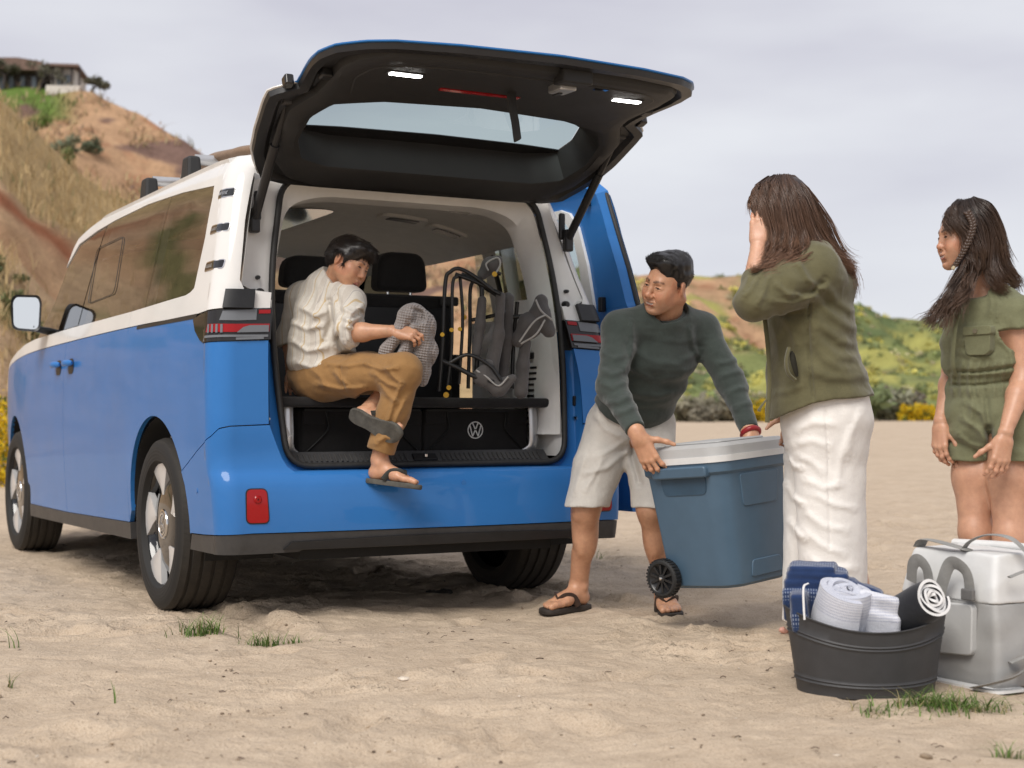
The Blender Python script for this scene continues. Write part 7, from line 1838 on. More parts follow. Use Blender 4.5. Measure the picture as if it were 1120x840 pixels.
    for pts in ([(830, 300), (822, 316), (812, 326)], [(842, 300), (836, 318), (828, 334)], [(820, 300), (816, 312), (812, 320)], [(850, 312), (862, 322), (880, 324)], [(846, 330), (868, 332), (890, 326)], [(874, 288), (884, 306), (900, 318)]): f(5.22, pts, .010, .008)
    f(5.27, [(872, 322), (888, 318), (902, 306)], .012, -.012)
    sh.disp = fold_disp(F_, lambda P: .004 * fbm(P * np.array((12, 12, 18)), 31, 2) + crease(P, (9, 9, 15), .0055, 65))
    jm = fabric('olive_jersey', (.118, .108, .055), 800, .9, .12, .4, .25, 22)
    soft('jacket', sh, .005, jm, wm, base)
    # pocket slit with its welt, front placket
    mb = MB(); pk = [at(863, 380, 5.295), at(860, 394, 5.292), at(862, 408, 5.295), at(870, 416, 5.295)]
    mb.tube([p - base for p in bez(pk, 14)], .011, 8, flat=.5); mb.build('pocket_welt', jm, wm, 60)
    mb = MB(); mb.tube([p - base for p in bez([at(866, 384, 5.31), at(868, 396, 5.305), at(872, 412, 5.31)], 10)], [.004, .010, .012, .013, .013, .013, .012, .011, .009, .005], 8, flat=.6); mb.build('pocket_opening', vary('pocket_dark', (.02, .018, .01), .9, 40), wm, 60)
    mb = MB(); mb.tube([p - base for p in bez([at(836, 344, 5.40), at(840, 380, 5.38), at(842, 420, 5.37), at(839, 462, 5.36)], 14)], .010, 8, flat=.45); mb.build('front_placket', jm, wm, 60)
    mb = MB(); mb.tube([p - base for p in bez([at(842, 432, 5.37), at(836, 440, 5.36), at(831, 447, 5.35), at(830, 450, 5.35)], 8)], [.004, .005, .006, .007, .008, .009, .010, .008], 8, flat=.4); mb.build('waist_tab', jm, wm, 60)
    # trousers
    tr = SDF()
    tr.echain([at(903, 430, 5.53), at(904, 460, 5.53), at(903, 485, 5.53)], [(.148, .185), (.155, .195), (.148, .19)], u, .05)
    lb, rb = np.array((1.170, 5.47, .06)), np.array((1.150, 5.70, .06))
    tr.ecap(lh + (0, 0, .04), lb - (0, 0, .06), .130, .118, .118, .116, u, .05, cap=1)
    tr.ecap(rh + (-.012, 0, .04), rb - (.02, 0, .06), .128, .118, .112, .114, u, .008, cap=1)
    tr.plane((0, 0, .055), (0, 0, -1), .004)
    F2 = []
    def f2(Y, pts, s_, a): F2.append(([at(x, y, Y) for x, y in pts], s_, a))
    for pts in ([(872, 470), (890, 462), (910, 464)], [(870, 486), (888, 482), (906, 488)], [(872, 500), (886, 504), (900, 516)], [(930, 470), (920, 500), (916, 530)], [(942, 450), (932, 474), (926, 500)], [(880, 560), (900, 575), (925, 580)], [(878, 580), (898, 596), (922, 606)], [(890, 540), (912, 552), (934, 556)], [(884, 610), (905, 622), (935, 622)], [(880, 524), (900, 534), (920, 530)]): f2(5.30, pts, .013, .0042)
    f2(5.31, [(903, 450), (906, 490), (907, 540), (908, 600)], .005, -.005)
    for pts in ([(860, 500), (868, 510), (876, 512)], [(860, 530), (868, 545), (878, 552)], [(864, 570), (872, 584), (880, 590)]): f2(5.52, pts, .012, .008)
    tr.disp = fold_disp(F2, lambda P: .004 * fbm(P * np.array((12, 12, 8)), 41, 2) + crease(P, (10, 10, 7), .0022, 66))
    tm = fabric('white_denim', (.82, .79, .75), 900, .85, .04, .35, .15, 24)
    soft('trousers', tr, .0055, tm, wm, base)
    mb = MB(); mb.tube([p - base for p in bez([at(931, 436, 5.36), at(935, 448, 5.36), at(944, 450, 5.40), at(952, 446, 5.46)], 10)], .0028, 6); mb.build('pocket_seam', tm, wm, 60)
    so = vary('shoe_sole', (.5, .47, .42), .8, 30)
    flipflop('sandal', fl, fd, (0, 0, 1), (0, 1, 0), .245, (so, so), wm, base); flipflop('sandal', fr, fd, (0, 0, 1), (0, -1, 0), .245, (so, so), wm, base)
    # hair: a cap, then locks falling over the shoulder and blown back
    hm = hair_mat('hair_brown', (.016, .010, .008), (.115, .064, .042), (.30, .165, .10))
    hd = SDF(); L = lambda x, y, z: HC + hs * HM.T @ np.array((x, y, z))
    hd.ell(L(0, -.018, .040), np.array((.088, .108, .092)) * hs, HM, .02); hd.ell(L(0, -.03, -.03), np.array((.084, .085, .09)) * hs, HM, .03)
    hd.ell(L(0, .12, -.05), np.array((.10, .065, .12)) * hs, HM, .012, 's')
    hd.disp = lambda P: .003 * vnoise(((P - HC) @ HM.T) * np.array((70, 24, 24)), 8)
    cap = soft('hair', hd, .004, hm, wm, base, attr={'hv': lambda V: np.full(len(V), .15), 'ht': lambda V: np.zeros(len(V))})
    def G_(n, *pts, **k): return dict(pts=[at(*p) for p in pts], n=n, r0=k.pop('r0', .016), r1=k.pop('r1', .014), **k)
    gs = [G_(90, (842, 196, 5.47), (829, 207, 5.42), (827, 225, 5.40), (835, 248, 5.385), (844, 268, 5.36), (838, 288, 5.31), (826, 296, 5.28), rm=.02, wave=.004),
          G_(150, (848, 195, 5.46), (837, 206, 5.40), (836, 230, 5.375), (845, 256, 5.365), (852, 276, 5.33), (841, 293, 5.28), (829, 300, 5.26), rm=.024, wave=.004),
          G_(170, (853, 194, 5.46), (847, 208, 5.385), (848, 236, 5.365), (856, 262, 5.355), (860, 280, 5.31), (848, 298, 5.26), (836, 305, 5.26), rm=.024, wave=.004),
          G_(170, (857, 194, 5.455), (857, 210, 5.38), (859, 240, 5.36), (866, 264, 5.345), (870, 280, 5.30), (856, 296, 5.265), (842, 302, 5.26), rm=.024),
          G_(150, (861, 194, 5.455), (866, 210, 5.38), (870, 240, 5.365), (878, 262, 5.355), (884, 278, 5.315), (876, 290, 5.275), (862, 296, 5.265), rm=.024),
          G_(150, (863, 195, 5.46), (873, 212, 5.39), (880, 240, 5.375), (890, 262, 5.365), (904, 278, 5.345), (922, 288, 5.36), (936, 294, 5.38), rm=.024, wave=.005),
          G_(140, (865, 195, 5.47), (880, 212, 5.42), (889, 240, 5.40), (902, 264, 5.395), (918, 284, 5.40), (929, 300, 5.41), (930, 318, 5.41), rm=.022, wave=.006),
          G_(120, (866, 195, 5.49), (884, 213, 5.46), (895, 240, 5.45), (908, 266, 5.45), (922, 288, 5.45), (930, 306, 5.45), (933, 330, 5.44), rm=.02, wave=.006),
          G_(120, (865, 195, 5.52), (884, 215, 5.54), (896, 244, 5.53), (910, 272, 5.52), (926, 292, 5.50), (936, 300, 5.48), rm=.024, wave=.006),
          G_(40, (872, 262, 5.35), (882, 276, 5.31), (884, 296, 5.27), (882, 316, 5.255), r0=.01, r1=.006, hv=.7),
          G_(60, (838, 198, 5.47), (826, 208, 5.44), (822, 222, 5.43), (826, 236, 5.41), r0=.01, r1=.008),
          G_(36, (860, 194, 5.46), (878, 205, 5.45), (902, 238, 5.46), (920, 275, 5.46), (938, 290, 5.45), r0=.012, r1=.03, fly=.10),
          G_(26, (844, 280, 5.33), (832, 292, 5.27), (824, 296, 5.25), (822, 288, 5.25), r0=.008, r1=.006)]
    for g_ in gs: g_['n'] = int(g_['n'] * 2.1)
    strands('hair_locks', gs, hm, cap, base, 5, 15, .0009, fly=.05)
    cap.children[0].matrix_parent_inverse = Matrix()
    return wm
build_woman()

# ---------------------------------------------------------------- the girl in the green playsuit
def build_girl():
    base = np.array((1.66, 5.08, 0.0)); SKIN = np.array((.52, .29, .185))
    sd = SDF(); HC = at(1056, 259, 5.06); HM = frame((-.985, -.10, -.10), (.02, 0, 1)); hs = .89
    tf = unit((-.72, -.69, 0)); u = unit((.69, -.72, 0))            # the trunk is turned part-way to the camera
    nb_, chest, waist, pel = at(1074, 322, 5.08), at(1077, 360, 5.08), at(1080, 412, 5.08), at(1080, 455, 5.08)
    lsh, lel, lwr = at(1112, 345, 4.98), at(1119, 415, 4.95), at(1100, 472, 4.86)
    rsh, rel, rwr = at(1049, 343, 5.20), at(1043, 405, 5.20), at(1029, 460, 5.10)
    sd.echain([nb_, chest, waist, pel], [(.08, .05), (.12, .09), (.10, .08), (.125, .10)], u, .05)
    sd.cone(nb_ - (0, 0, .02), HC + HM.T @ np.array((0, -.028, -.045)), .046, .042, .03); head(sd, HC, HM, hs, 1, .6, .7, .5, 1)
    sd.chain([lsh, lel], [.042, .036], .03); sd.chain([lel, lel + (lwr - lel) * .3, lwr], [.036, .036, .022], .02)
    sd.chain([rsh, rel], [.042, .036], .03); sd.chain([rel, rel + (rwr - rel) * .3, rwr], [.036, .035, .022], .02)
    lf = unit((-.22, -.12, -1)); lnb = unit((.25, -.95, .12)); lt_, _ = hand(sd, lwr + lf * .02, lf, lnb, (-1, -.3, 0), .160, ((.25, .45, .3), (.25, .5, .3), (.3, .5, .3), (.3, .5, .3)), (.08, .02, -.03, -.08), (.55, .75, -.1, .1))
    rf = unit((-.10, -.15, -1)); rnb = unit((-.75, -.5, .1)); rt_, _ = hand(sd, rwr + rf * .015, rf, rnb, (.4, -.9, 0), .155, ((.3, .45, .3), (.35, .5, .3), (.35, .55, .3), (.4, .55, .3)), (.06, .02, -.03, -.08), (.5, .8, .1, .1))
    fl, fr = np.array((1.77, 5.04, .02)), np.array((1.63, 5.20, .02)); fd = unit((-.75, -.66, 0))
    lh, rh = at(1103, 462, 5.02), at(1064, 462, 5.13); lk, rk = at(1105, 586, 4.98), at(1067, 582, 5.08)
    for h_, k_, f_, si in ((lh, lk, fl, (-.5, .6, 0)), (rh, rk, fr, (.5, -.6, 0))):
        an = f_ + fd * .045 + np.array((0, 0, .085))
        sd.chain([h_, h_ + (k_ - h_) * .5, k_], [.076, .069, .051], .03); sd.chain([k_, k_ + (an - k_) * .3 - fd * .012, an], [.050, .050, .030], .03); sd.ell(k_ + fd * .022, (.030, .030, .04), None, .03)
        foot(sd, f_, fd, (0, 0, 1), si, .225)
    rg = [(.0018, HC - (.13, .13, .125), HC + (.13, .13, .15)), (.002, lwr + (-.12, -.10, -.18), lwr + (.10, .10, -.005)), (.002, rwr + (-.10, -.10, -.18), rwr + (.10, .10, -.005)),
          (.003, np.array((1.45, 4.8, .30)), np.array((2.05, 5.35, .72))), (.003, lwr + (-.06, -.06, -.01), lsh + (.09, .14, .06)), (.003, rwr + (-.06, -.06, -.01), rel + (.06, .07, .09)), (.0035, nb_ - (.10, .10, .06), nb_ + (.09, .10, .12)), (.009, None, None)]
    fc = face_cols(HC, HM, hs, SKIN, (.48, .19, .16), (.035, .022, .016), .9, eye=.5, smile=1)
    gl = soft('person', sd, .004, M_SKIN, None, base, regions=rg, attr={'Col': skin_attr(SKIN, fc, knuckle_cols([(lt_, lnb, .16), (rt_, rnb, .155)], SKIN))})
    tag(gl, 'girl in a short green playsuit with a thin braid in her long dark hair', 'person')
    # playsuit
    sh = SDF()
    sh.echain([at(1075, 328, 5.08), at(1077, 345, 5.08), at(1077, 372, 5.07), at(1079, 398, 5.07), at(1080, 410, 5.08)], [(.115, .065), (.145, .10), (.146, .116), (.148, .118), (.108, .084)], u, .022)
    sh.cone(nb_ - (0, 0, .01), lsh + (0, 0, .004), .058, .050, .05); sh.cone(nb_ - (0, 0, .01), rsh + (0, 0, .004), .058, .048, .05)
    ld, rd = unit(lel - lsh), unit(rel - rsh); sh.cone(lsh, lsh + ld * .055, .058, .064, .03); sh.cone(rsh, rsh + rd * .055, .056, .060, .03)
    sh.echain([at(1080, 410, 5.08), at(1080, 424, 5.08), at(1081, 450, 5.08), at(1081, 470, 5.08)], [(.108, .084), (.138, .112), (.154, .126), (.156, .126)], u, .020)
    lb, rb = at(1109, 506, 5.0), at(1062, 503, 5.11)
    sh.echain([lh, lb], [(.094, .098), (.086, .090)], u, .04, cap=1); sh.echain([rh, rb], [(.092, .098), (.078, .086)], u, .010, cap=1)
    zc = at(1080, 504, 5.05)[2]
    sh.echain([lb + (0, 0, .03), lb - (0, 0, .02)], [(.090, .094), (.089, .093)], u, .006, cap=1); sh.echain([rb + (0, 0, .03), rb - (0, 0, .02)], [(.082, .090), (.081, .089)], u, .006, cap=1)
    sh.plane((0, 0, zc), (0, 0, -1), .004)
    nk = at(1069, 320, 5.06).astype(np.float32); n32 = unit((-.25, -.35, .9)).astype(np.float32)
    sh.cone(nk - .02 * n32, nk + .004 * n32, .063, .056, .02)
    sh.func(lambda P: np.maximum(-dot(P - nk, n32), np.sqrt(((P - nk) ** 2).sum(-1)) - .075), nk - .08, nk + .08, .004, 's'); sh.func(lambda P: np.sqrt(((P - nk - .03 * n32) ** 2).sum(-1)) - .056, nk - .07, nk + .07, .01, 's')
    for c, d in ((lsh + ld * .052, ld), (rsh + rd * .05, rd)):
        c32, d32 = c.astype(np.float32), d.astype(np.float32); sh.func(lambda P, c32=c32, d32=d32: np.maximum(-dot(P - c32, d32), np.sqrt(((P - c32) ** 2).sum(-1)) - .085), c - .09, c + .09, .003, 's')
    F_ = []
    def f(Y, pts, s_, a): F_.append(([at(x, y, Y) for x, y in pts], s_, a))
    for k in range(9):      # gathers at the waist
        x = 1042 + k * 9; f(4.985 + .03 * abs(k - 5) / 4, [(x + 2, 396), (x, 408), (x, 418), (x + 1, 432)], .006, .006)
    f(4.975, [(1040, 406), (1066, 407), (1092, 404), (1114, 400)], .006, -.012); f(4.975, [(1040, 421), (1066, 422), (1092, 419), (1114, 415)], .006, -.010)
    for pts in ([(1056, 440), (1074, 452), (1082, 470)], [(1052, 458), (1070, 470), (1080, 484)], [(1110, 440), (1098, 460), (1086, 480)], [(1048, 476), (1060, 486), (1074, 490)], [(1096, 470), (1104, 488), (1112, 494)], [(1060, 424), (1064, 440), (1062, 462)]): f(4.97, pts, .010, .007)
    f(4.965, [(1078, 424), (1080, 450), (1083, 480), (1084, 504)], .010, -.008); f(5.02, [(1082, 470), (1084, 488), (1085, 506)], .012, -.03)
    for pts in ([(1088, 318), (1092, 334), (1090, 350)], [(1082, 316), (1085, 332), (1083, 344)], [(1056, 330), (1058, 350), (1054, 376)], [(1050, 385), (1066, 392), (1086, 390)], [(1094, 372), (1104, 384), (1108, 396)]): f(4.98, pts, .009, .006)
    sh.disp = fold_disp(F_, lambda P: .0035 * fbm(P * np.array((15, 15, 18)), 51, 2) + crease(P, (13, 13, 15), .005, 67))
    pm = fabric('playsuit_cotton', (.155, .158, .088), 900, .86, .12, .35, .15, 30)
    soft('playsuit', sh, .0042, pm, gl, base)
    wc_ = at(1080, 410, 5.08); mb = MB(); mb.tube([wc_ + u * .114 * math.cos(t) + tf * .092 * math.sin(t) + np.array((0, 0, .003 * math.sin(9 * t))) - base for t in np.linspace(0, 2 * math.pi, 60)], .0125, 8, cap=False, flat=.5, up=(0, 0, 1)); mb.build('waistband', pm, gl, 60)
    def strip(pts, w_, nm, fl_=.35, r=8): 
        mb = MB(); mb.tube([at(*p) - base for p in pts] if len(pts) < 4 else [p - base for p in bez([at(*q) for q in pts], 18)], w_, r, flat=fl_, up=tuple(tf)); return mb.build(nm, pm, gl, 60)
    strip([(1054, 322, 5.005), (1047, 345, 4.965), (1043, 372, 4.955), (1042, 398, 4.97), (1045, 410, 4.995)], .0085, 'button_placket')
    # chest pocket: bag, flap, button
    fr_ = np.array([u, (0, 0, 1)]); pc = at(1070, 368, 4.955)
    def onchest(a, b, d): return pc + u * a + np.array((0, 0, b)) + tf * d - base
    for nm, q, d0, d1 in (('chest_pocket', [(-.046, .02), (.046, .02), (.044, -.050), (.028, -.062), (-.032, -.062), (-.044, -.052)], -.028, .008), ('pocket_flap', [(-.050, .034), (.050, .034), (.052, .006), (-.050, .004)], -.02, .013)):
        mb = MB(); mb.prism(round_poly(q, .008, 4), d0, d1, lambda a, b, d: onchest(a, b, d)); o = mb.build(nm, pm, gl, 40, bevel=.003)
        if nm == 'pocket_flap':
            mb = MB(); th = np.linspace(0, 2 * math.pi, 15)[:-1]; mb.prism([(.008 * math.cos(t) - .004, .017 + .008 * math.sin(t)) for t in th], .013, .0165, lambda a, b, d: onchest(a, b, d)); mb.build('button', vary('button_horn', (.14, .12, .08), .4, 60), o, 40)
    sls = vary('girl_sandal', (.10, .06, .04), .8, 30)
    flipflop('sandal', fl, fd, (0, 0, 1), (-.5, .6, 0), .23, (sls, sls), gl, base); flipflop('sandal', fr, fd, (0, 0, 1), (.5, -.6, 0), .23, (sls, sls), gl, base)
    # hair
    hm = hair_mat('hair_dark_brown', (.010, .007, .006), (.046, .028, .020), (.15, .085, .052))
    hd = SDF(); L = lambda x, y, z: HC + hs * HM.T @ np.array((x, y, z))
    hd.ell(L(0, -.022, .044), np.array((.086, .106, .090)) * hs, HM, .02); hd.ell(L(0, -.06, -.03), np.array((.078, .07, .085)) * hs, HM, .03)
    hd.ell(L(0, .118, -.035), np.array((.10, .085, .112)) * hs, HM, .012, 's'); hd.ell(L(-.09, .030, -.05), np.array((.03, .040, .06)) * hs, HM, .01, 's'); hd.ell(L(-.09, -.004, -.012), np.array((.026, .022, .034)) * hs, HM, .01, 's')
    hd.disp = lambda P: .003 * vnoise(((P - HC) @ HM.T) * np.array((60, 30, 24)), 8)
    cap = soft('hair', hd, .0035, hm, gl, base, attr={'hv': lambda V: np.full(len(V), .15), 'ht': lambda V: np.zeros(len(V))})
    def G_(n, *pts, **k): return dict(pts=[at(*p) for p in pts], n=n, r0=k.pop('r0', .015), r1=k.pop('r1', .014), **k)
    gs = [G_(130, (1054, 222, 5.04), (1050, 240, 4.985), (1060, 262, 4.97), (1058, 285, 4.965), (1044, 308, 4.95), (1036, 328, 4.94), (1024, 346, 4.93), (1013, 362, 4.92), rm=.022, wave=.009, freq=12, tip=1),
          G_(110, (1056, 221, 5.04), (1056, 240, 4.98), (1066, 264, 4.97), (1064, 288, 4.965), (1052, 312, 4.945), (1042, 334, 4.93), (1036, 350, 4.925), (1026, 366, 4.92), rm=.022, wave=.009, freq=12, ph=1),
          G_(110, (1060, 220, 5.03), (1066, 240, 4.98), (1073, 264, 4.975), (1070, 288, 4.97), (1058, 310, 4.95), (1050, 330, 4.93), (1042, 348, 4.925), rm=.02, wave=.008, freq=11, ph=2),
          G_(130, (1062, 219, 5.04), (1074, 236, 5.0), (1082, 262, 4.99), (1083, 290, 4.985), (1092, 312, 4.97), (1104, 322, 4.985), rm=.024, wave=.006),
          G_(140, (1064, 219, 5.06), (1080, 236, 5.03), (1090, 262, 5.03), (1096, 288, 5.03), (1106, 306, 5.03), (1114, 322, 5.04), rm=.022, wave=.007, freq=10),
          G_(130, (1064, 219, 5.09), (1083, 236, 5.09), (1092, 262, 5.10), (1098, 288, 5.10), (1106, 306, 5.10), (1112, 318, 5.10), rm=.024, wave=.007),
          G_(130, (1063, 219, 5.05), (1078, 229, 5.015), (1088, 250, 5.01), (1093, 276, 5.01), (1100, 298, 5.01), rm=.024),
          G_(60, (1048, 224, 5.06), (1038, 232, 5.02), (1036, 244, 5.0), (1046, 254, 4.985), r0=.012, r1=.012),
          G_(90, (1050, 221, 5.05), (1042, 230, 5.0), (1046, 244, 4.978), (1058, 258, 4.968), (1062, 280, 4.96), r0=.014, r1=.016),
          G_(40, (1056, 290, 4.955), (1040, 320, 4.93), (1022, 345, 4.92), (1006, 360, 4.91), r0=.012, r1=.022, wave=.008, fly=.10, freq=12),
          G_(60, (1066, 219, 5.08), (1082, 226, 5.08), (1092, 246, 5.08), (1098, 274, 5.07), (1106, 296, 5.06), r0=.012, r1=.024, fly=.06)]
    for g_ in gs: g_['n'] = int(g_['n'] * 2.1)
    strands('hair_locks', gs, hm, cap, base, 8, 17, .0009, fly=.05)
    # thin braid from the temple
    path = bez([at(1058, 232, 4.965), at(1064, 246, 4.952), at(1060, 262, 4.945), at(1052, 278, 4.940), at(1043, 292, 4.935)], 90); mb = MB()
    T = np.gradient(path, axis=0); T /= np.linalg.norm(T, axis=1)[:, None]; sidev = np.cross(T, (0, 1, 0)); sidev /= np.linalg.norm(sidev, axis=1)[:, None]; dep = np.cross(sidev, T)
    t = np.linspace(0, 1, 90); amp = .0085 * (1 - .45 * t)
    for q in range(3):
        ph = 2 * math.pi * q / 3; mb.tube(path - base + sidev * (amp * np.sin(2 * math.pi * 6.5 * t + ph))[:, None] + dep * (amp * .6 * np.sin(4 * math.pi * 6.5 * t + 2 * ph))[:, None], .0062 * (1 - .4 * t), 7)
    bo = mb.build('braid', hm, cap, 60); me = bo.data; set_float(me, np.tile(.75, len(me.vertices)), 'hv'); set_float(me, np.full(len(me.vertices), .25), 'ht')
    mb = MB(); mb.tube([path[-2] - base, path[-1] - base + np.array((-.003, 0, -.008))], .0065, 8); mb.build('hair_tie', vary('hair_tie', (.45, .38, .25), .6, 40), cap, 40)
    return gl
build_girl()

# ================================================================ THINGS CARRIED AND PACKED
# ---- blue wheeled cool box
def cool_box():
    o3 = np.array((.836, 5.86, .180)); f = unit((.71, .71, .035)); e = unit((-.71, .71, -.04)); e = unit(e - f * (e @ f)); up = np.cross(f, e); up = up if up[2] > 0 else -up; ra_ = unit((.15, 1, 0)); f, e, up = (rot(v, ra_, R(-2.5)) for v in (f, e, up))
    t = empty('cool_box', tuple(o3)); tag(t, 'blue wheeled cool box with a pale grey lid, held off the sand by the man', 'cool box')
    W = lambda a, b, c: tuple(a * f + b * e + c * up)
    blue = vary('cooler_blue', (.070, .125, .185), .42, 12, .05, .12, 700); grey = vary('cooler_lid', (.42, .42, .415), .5, 14, .05, .15, 700); white = vary('cooler_white', (.72, .72, .71), .45, 14, .04); dk = vary('cooler_dark', (.035, .075, .12), .5, 12)
    def sect(la, lb, ch, r): lb = lb * .92; return round_poly([(-la + ch, -lb), (la - .02, -lb), (la, -lb + .02), (la, lb), (-la, lb), (-la, -lb + ch)], [.03, .02, .02, .03, .03, .03], 4)
    def loft(levels, nm, m, bev=None):
        mb = MB(); n = None; V = []
        for (c, la, lb, ch, sh) in levels: q = sect(la, lb, ch, .03); n = len(q); V += [W(a + sh, b, c) for a, b in q]
        k = len(levels); F = [(j * n + i, j * n + (i + 1) % n, (j + 1) * n + (i + 1) % n, (j + 1) * n + i) for j in range(k - 1) for i in range(n)] + [tuple(range(n)), tuple(range((k - 1) * n, k * n))]
        mb.add(V, F); return mb.build(nm, m, t, 28, bev)
    body_ = loft([(.0, .165, .150, .04, .018), (.012, .180, .166, .045, .016), (.05, .186, .172, .05, .015), (.43, .212, .196, .05, 0), (.442, .222, .206, .05, 0), (.478, .224, .208, .05, 0)], 'body', blue)
    loft([(.478, .228, .212, .05, 0), (.502, .230, .214, .05, 0)], 'lid_rim', white); lid = loft([(.502, .226, .210, .05, 0), (.535, .222, .206, .05, 0), (.548, .208, .192, .05, 0)], 'lid', grey)
    mb = MB(); mb.prism(round_poly([(-.15, -.14), (.15, -.14), (.15, .14), (-.15, .14)], .03), .546, .556, lambda a, b, c: W(a, b, c)); mb.build('lid_panel', grey, lid, 40, .005)
    # the wide face to the right (its outward normal is -e): two framed panels; the other face (normal -f): handle recess
    def onface(a, c, d): k = .92 * (.172 + (.196 - .172) * (c - .05) / .38); return W(a, -k - d, c)
    def onend(b, c, d): k = .186 - .015 + (.212 - .171) * (c - .05) / .38; return W(-k - d, b, c)
    for nm, q, d1 in (('upper_panel', [(-.10, .425), (-.085, .30), (.13, .30), (.15, .425)], .008), ('lower_panel', [(-.055, .03), (-.045, .095), (.135, .095), (.15, .03)], .007)):
        mb = MB(); mb.prism(round_poly(q, .015, 4), -.02, d1 * .55, lambda a, b, d: onface(a, b, d)); mb.build(nm, blue, body_, 40, .004)
    mb = MB(); mb.prism(round_poly([(-.10, .36), (.10, .36), (.11, .43), (-.11, .43)], .02, 4), -.03, .003, lambda a, b, d: onend(a, b, d)); mb.build('handle_recess', dk, body_, 40)
    mb = MB(); mb.prism(round_poly([(-.13, .425), (.13, .425), (.13, .468), (-.13, .468)], .014, 4), -.02, .026, lambda a, b, d: onend(a, b, d)); mb.build('handle', blue, body_, 40, .006)
    blk = vary('wheel_black', (.014, .014, .015), .35, 30, .2)
    for s_ in (1, -.2):
        c = np.array(W(-.195, .155 if s_ > 0 else -.02, .045)); 
        if s_ < 0: c = np.array(W(.21, .155, .045))
        wh = empty('wheel', tuple(c)); wh.parent = t
        Mx = Matrix((tuple(-f), tuple(e), tuple(up))).transposed().to_4x4(); sgn = 1 if s_ > 0 else -1
        def lathe(prof, nm, m, par, n=40):
            mb = MB(); mb.lathe([(x * sgn, r) for x, r in prof], n); o = mb.build(nm, m, par, 35); o.matrix_local = Mx; return o
        lathe([(-.024, .030), (-.024, .066), (-.018, .073), (.012, .073), (.020, .066), (.020, .058)], 'tyre', vary('wheel_tyre', (.016, .016, .016), .7, 60, .3, .4, 200), wh)
        lathe([(.018, .058), (.010, .050), (.004, .020), (.016, .016), (.018, .0)], 'rim', blk, wh); lathe([(.018, .0075), (.022, .0055), (.023, 0)], 'axle_cap', M_CHROME, wh, 16)
        for k in range(10):
            a = k * .6283; mb = MB(); mb.prism([(-.0035, .018), (.0035, .018), (.005, .054), (-.005, .054)], .0, .016 * sgn, lambda p, q, d: (d, p * math.cos(a) - q * math.sin(a), p * math.sin(a) + q * math.cos(a))); o = mb.build('spoke', blk, wh); o.matrix_local = Mx
        mb = MB()
        for k in range(34):
            a = k * 2 * math.pi / 34; rm = np.array(((1, 0, 0), (0, math.cos(a), -math.sin(a)), (0, math.sin(a), math.cos(a)))); mb.box(rm @ np.array((0, 0, .0735)), (.030, .006, .005), rm)
        o = mb.build('tread_lugs', blk, wh); o.matrix_local = Mx; o['kind'] = 'stuff'
cool_box()

# ---- dark oval tub with rolled towels
def tub():
    c = np.array((1.064, 4.56, 0)); t = empty('tub', tuple(c)); tag(t, 'dark charcoal oval plastic tub full of rolled towels, ribbed round the outside', 'tub')
    m = vary('tub_plastic', (.040, .040, .042), .58, 20, .12, .12, 90)
    n = 72; V = []; F = []; lv = [0, .012, .035, .040, .046, .051, .057, .062, .11, .165, .170, .176, .181, .187, .192, .22, .24]
    def rim(a): return .196 + .056 * abs(math.cos(a)) ** 2.2
    rows = [(z, .0035 if k in (3, 5, 11, 13) else 0) for k, z in enumerate(lv)]
    for k, (z, bump) in enumerate(rows):
        for i in range(n):
            a = 2 * math.pi * i / n; zt = rim(a); zz = z / .24 * zt; s_ = zz / .24; la, lb = .203 + .036 * s_ + bump, .148 + .034 * s_ + bump; V.append((la * math.cos(a), lb * math.sin(a), zz))
    for (o_, dz) in ((.004, .0), (.005, .003), (.002, .005), (-.003, .003), (-.005, -.02), (-.022, -.12)):
        for i in range(n):
            a = 2 * math.pi * i / n; zt = rim(a); s_ = zt / .24; V.append(((.203 + .036 * s_ + o_) * math.cos(a), (.148 + .034 * s_ + o_) * math.sin(a), zt + dz))
    k = len(V) // n; F = [(j * n + i, j * n + (i + 1) % n, (j + 1) * n + (i + 1) % n, (j + 1) * n + i) for j in range(k - 1) for i in range(n)] + [tuple(range(n))[::-1]]
    mb = MB(); mb.add(V, F); mb.build('shell', m, t, 40)
    for s_ in ():
        mb = MB(); mb.tube([(s_ * .222, -.03, .205), (s_ * .240, -.028, .19), (s_ * .240, .028, .19), (s_ * .222, .03, .205)], .006, 6); mb.build('handle', m, t, 40)
    return c
TUBC = tub()
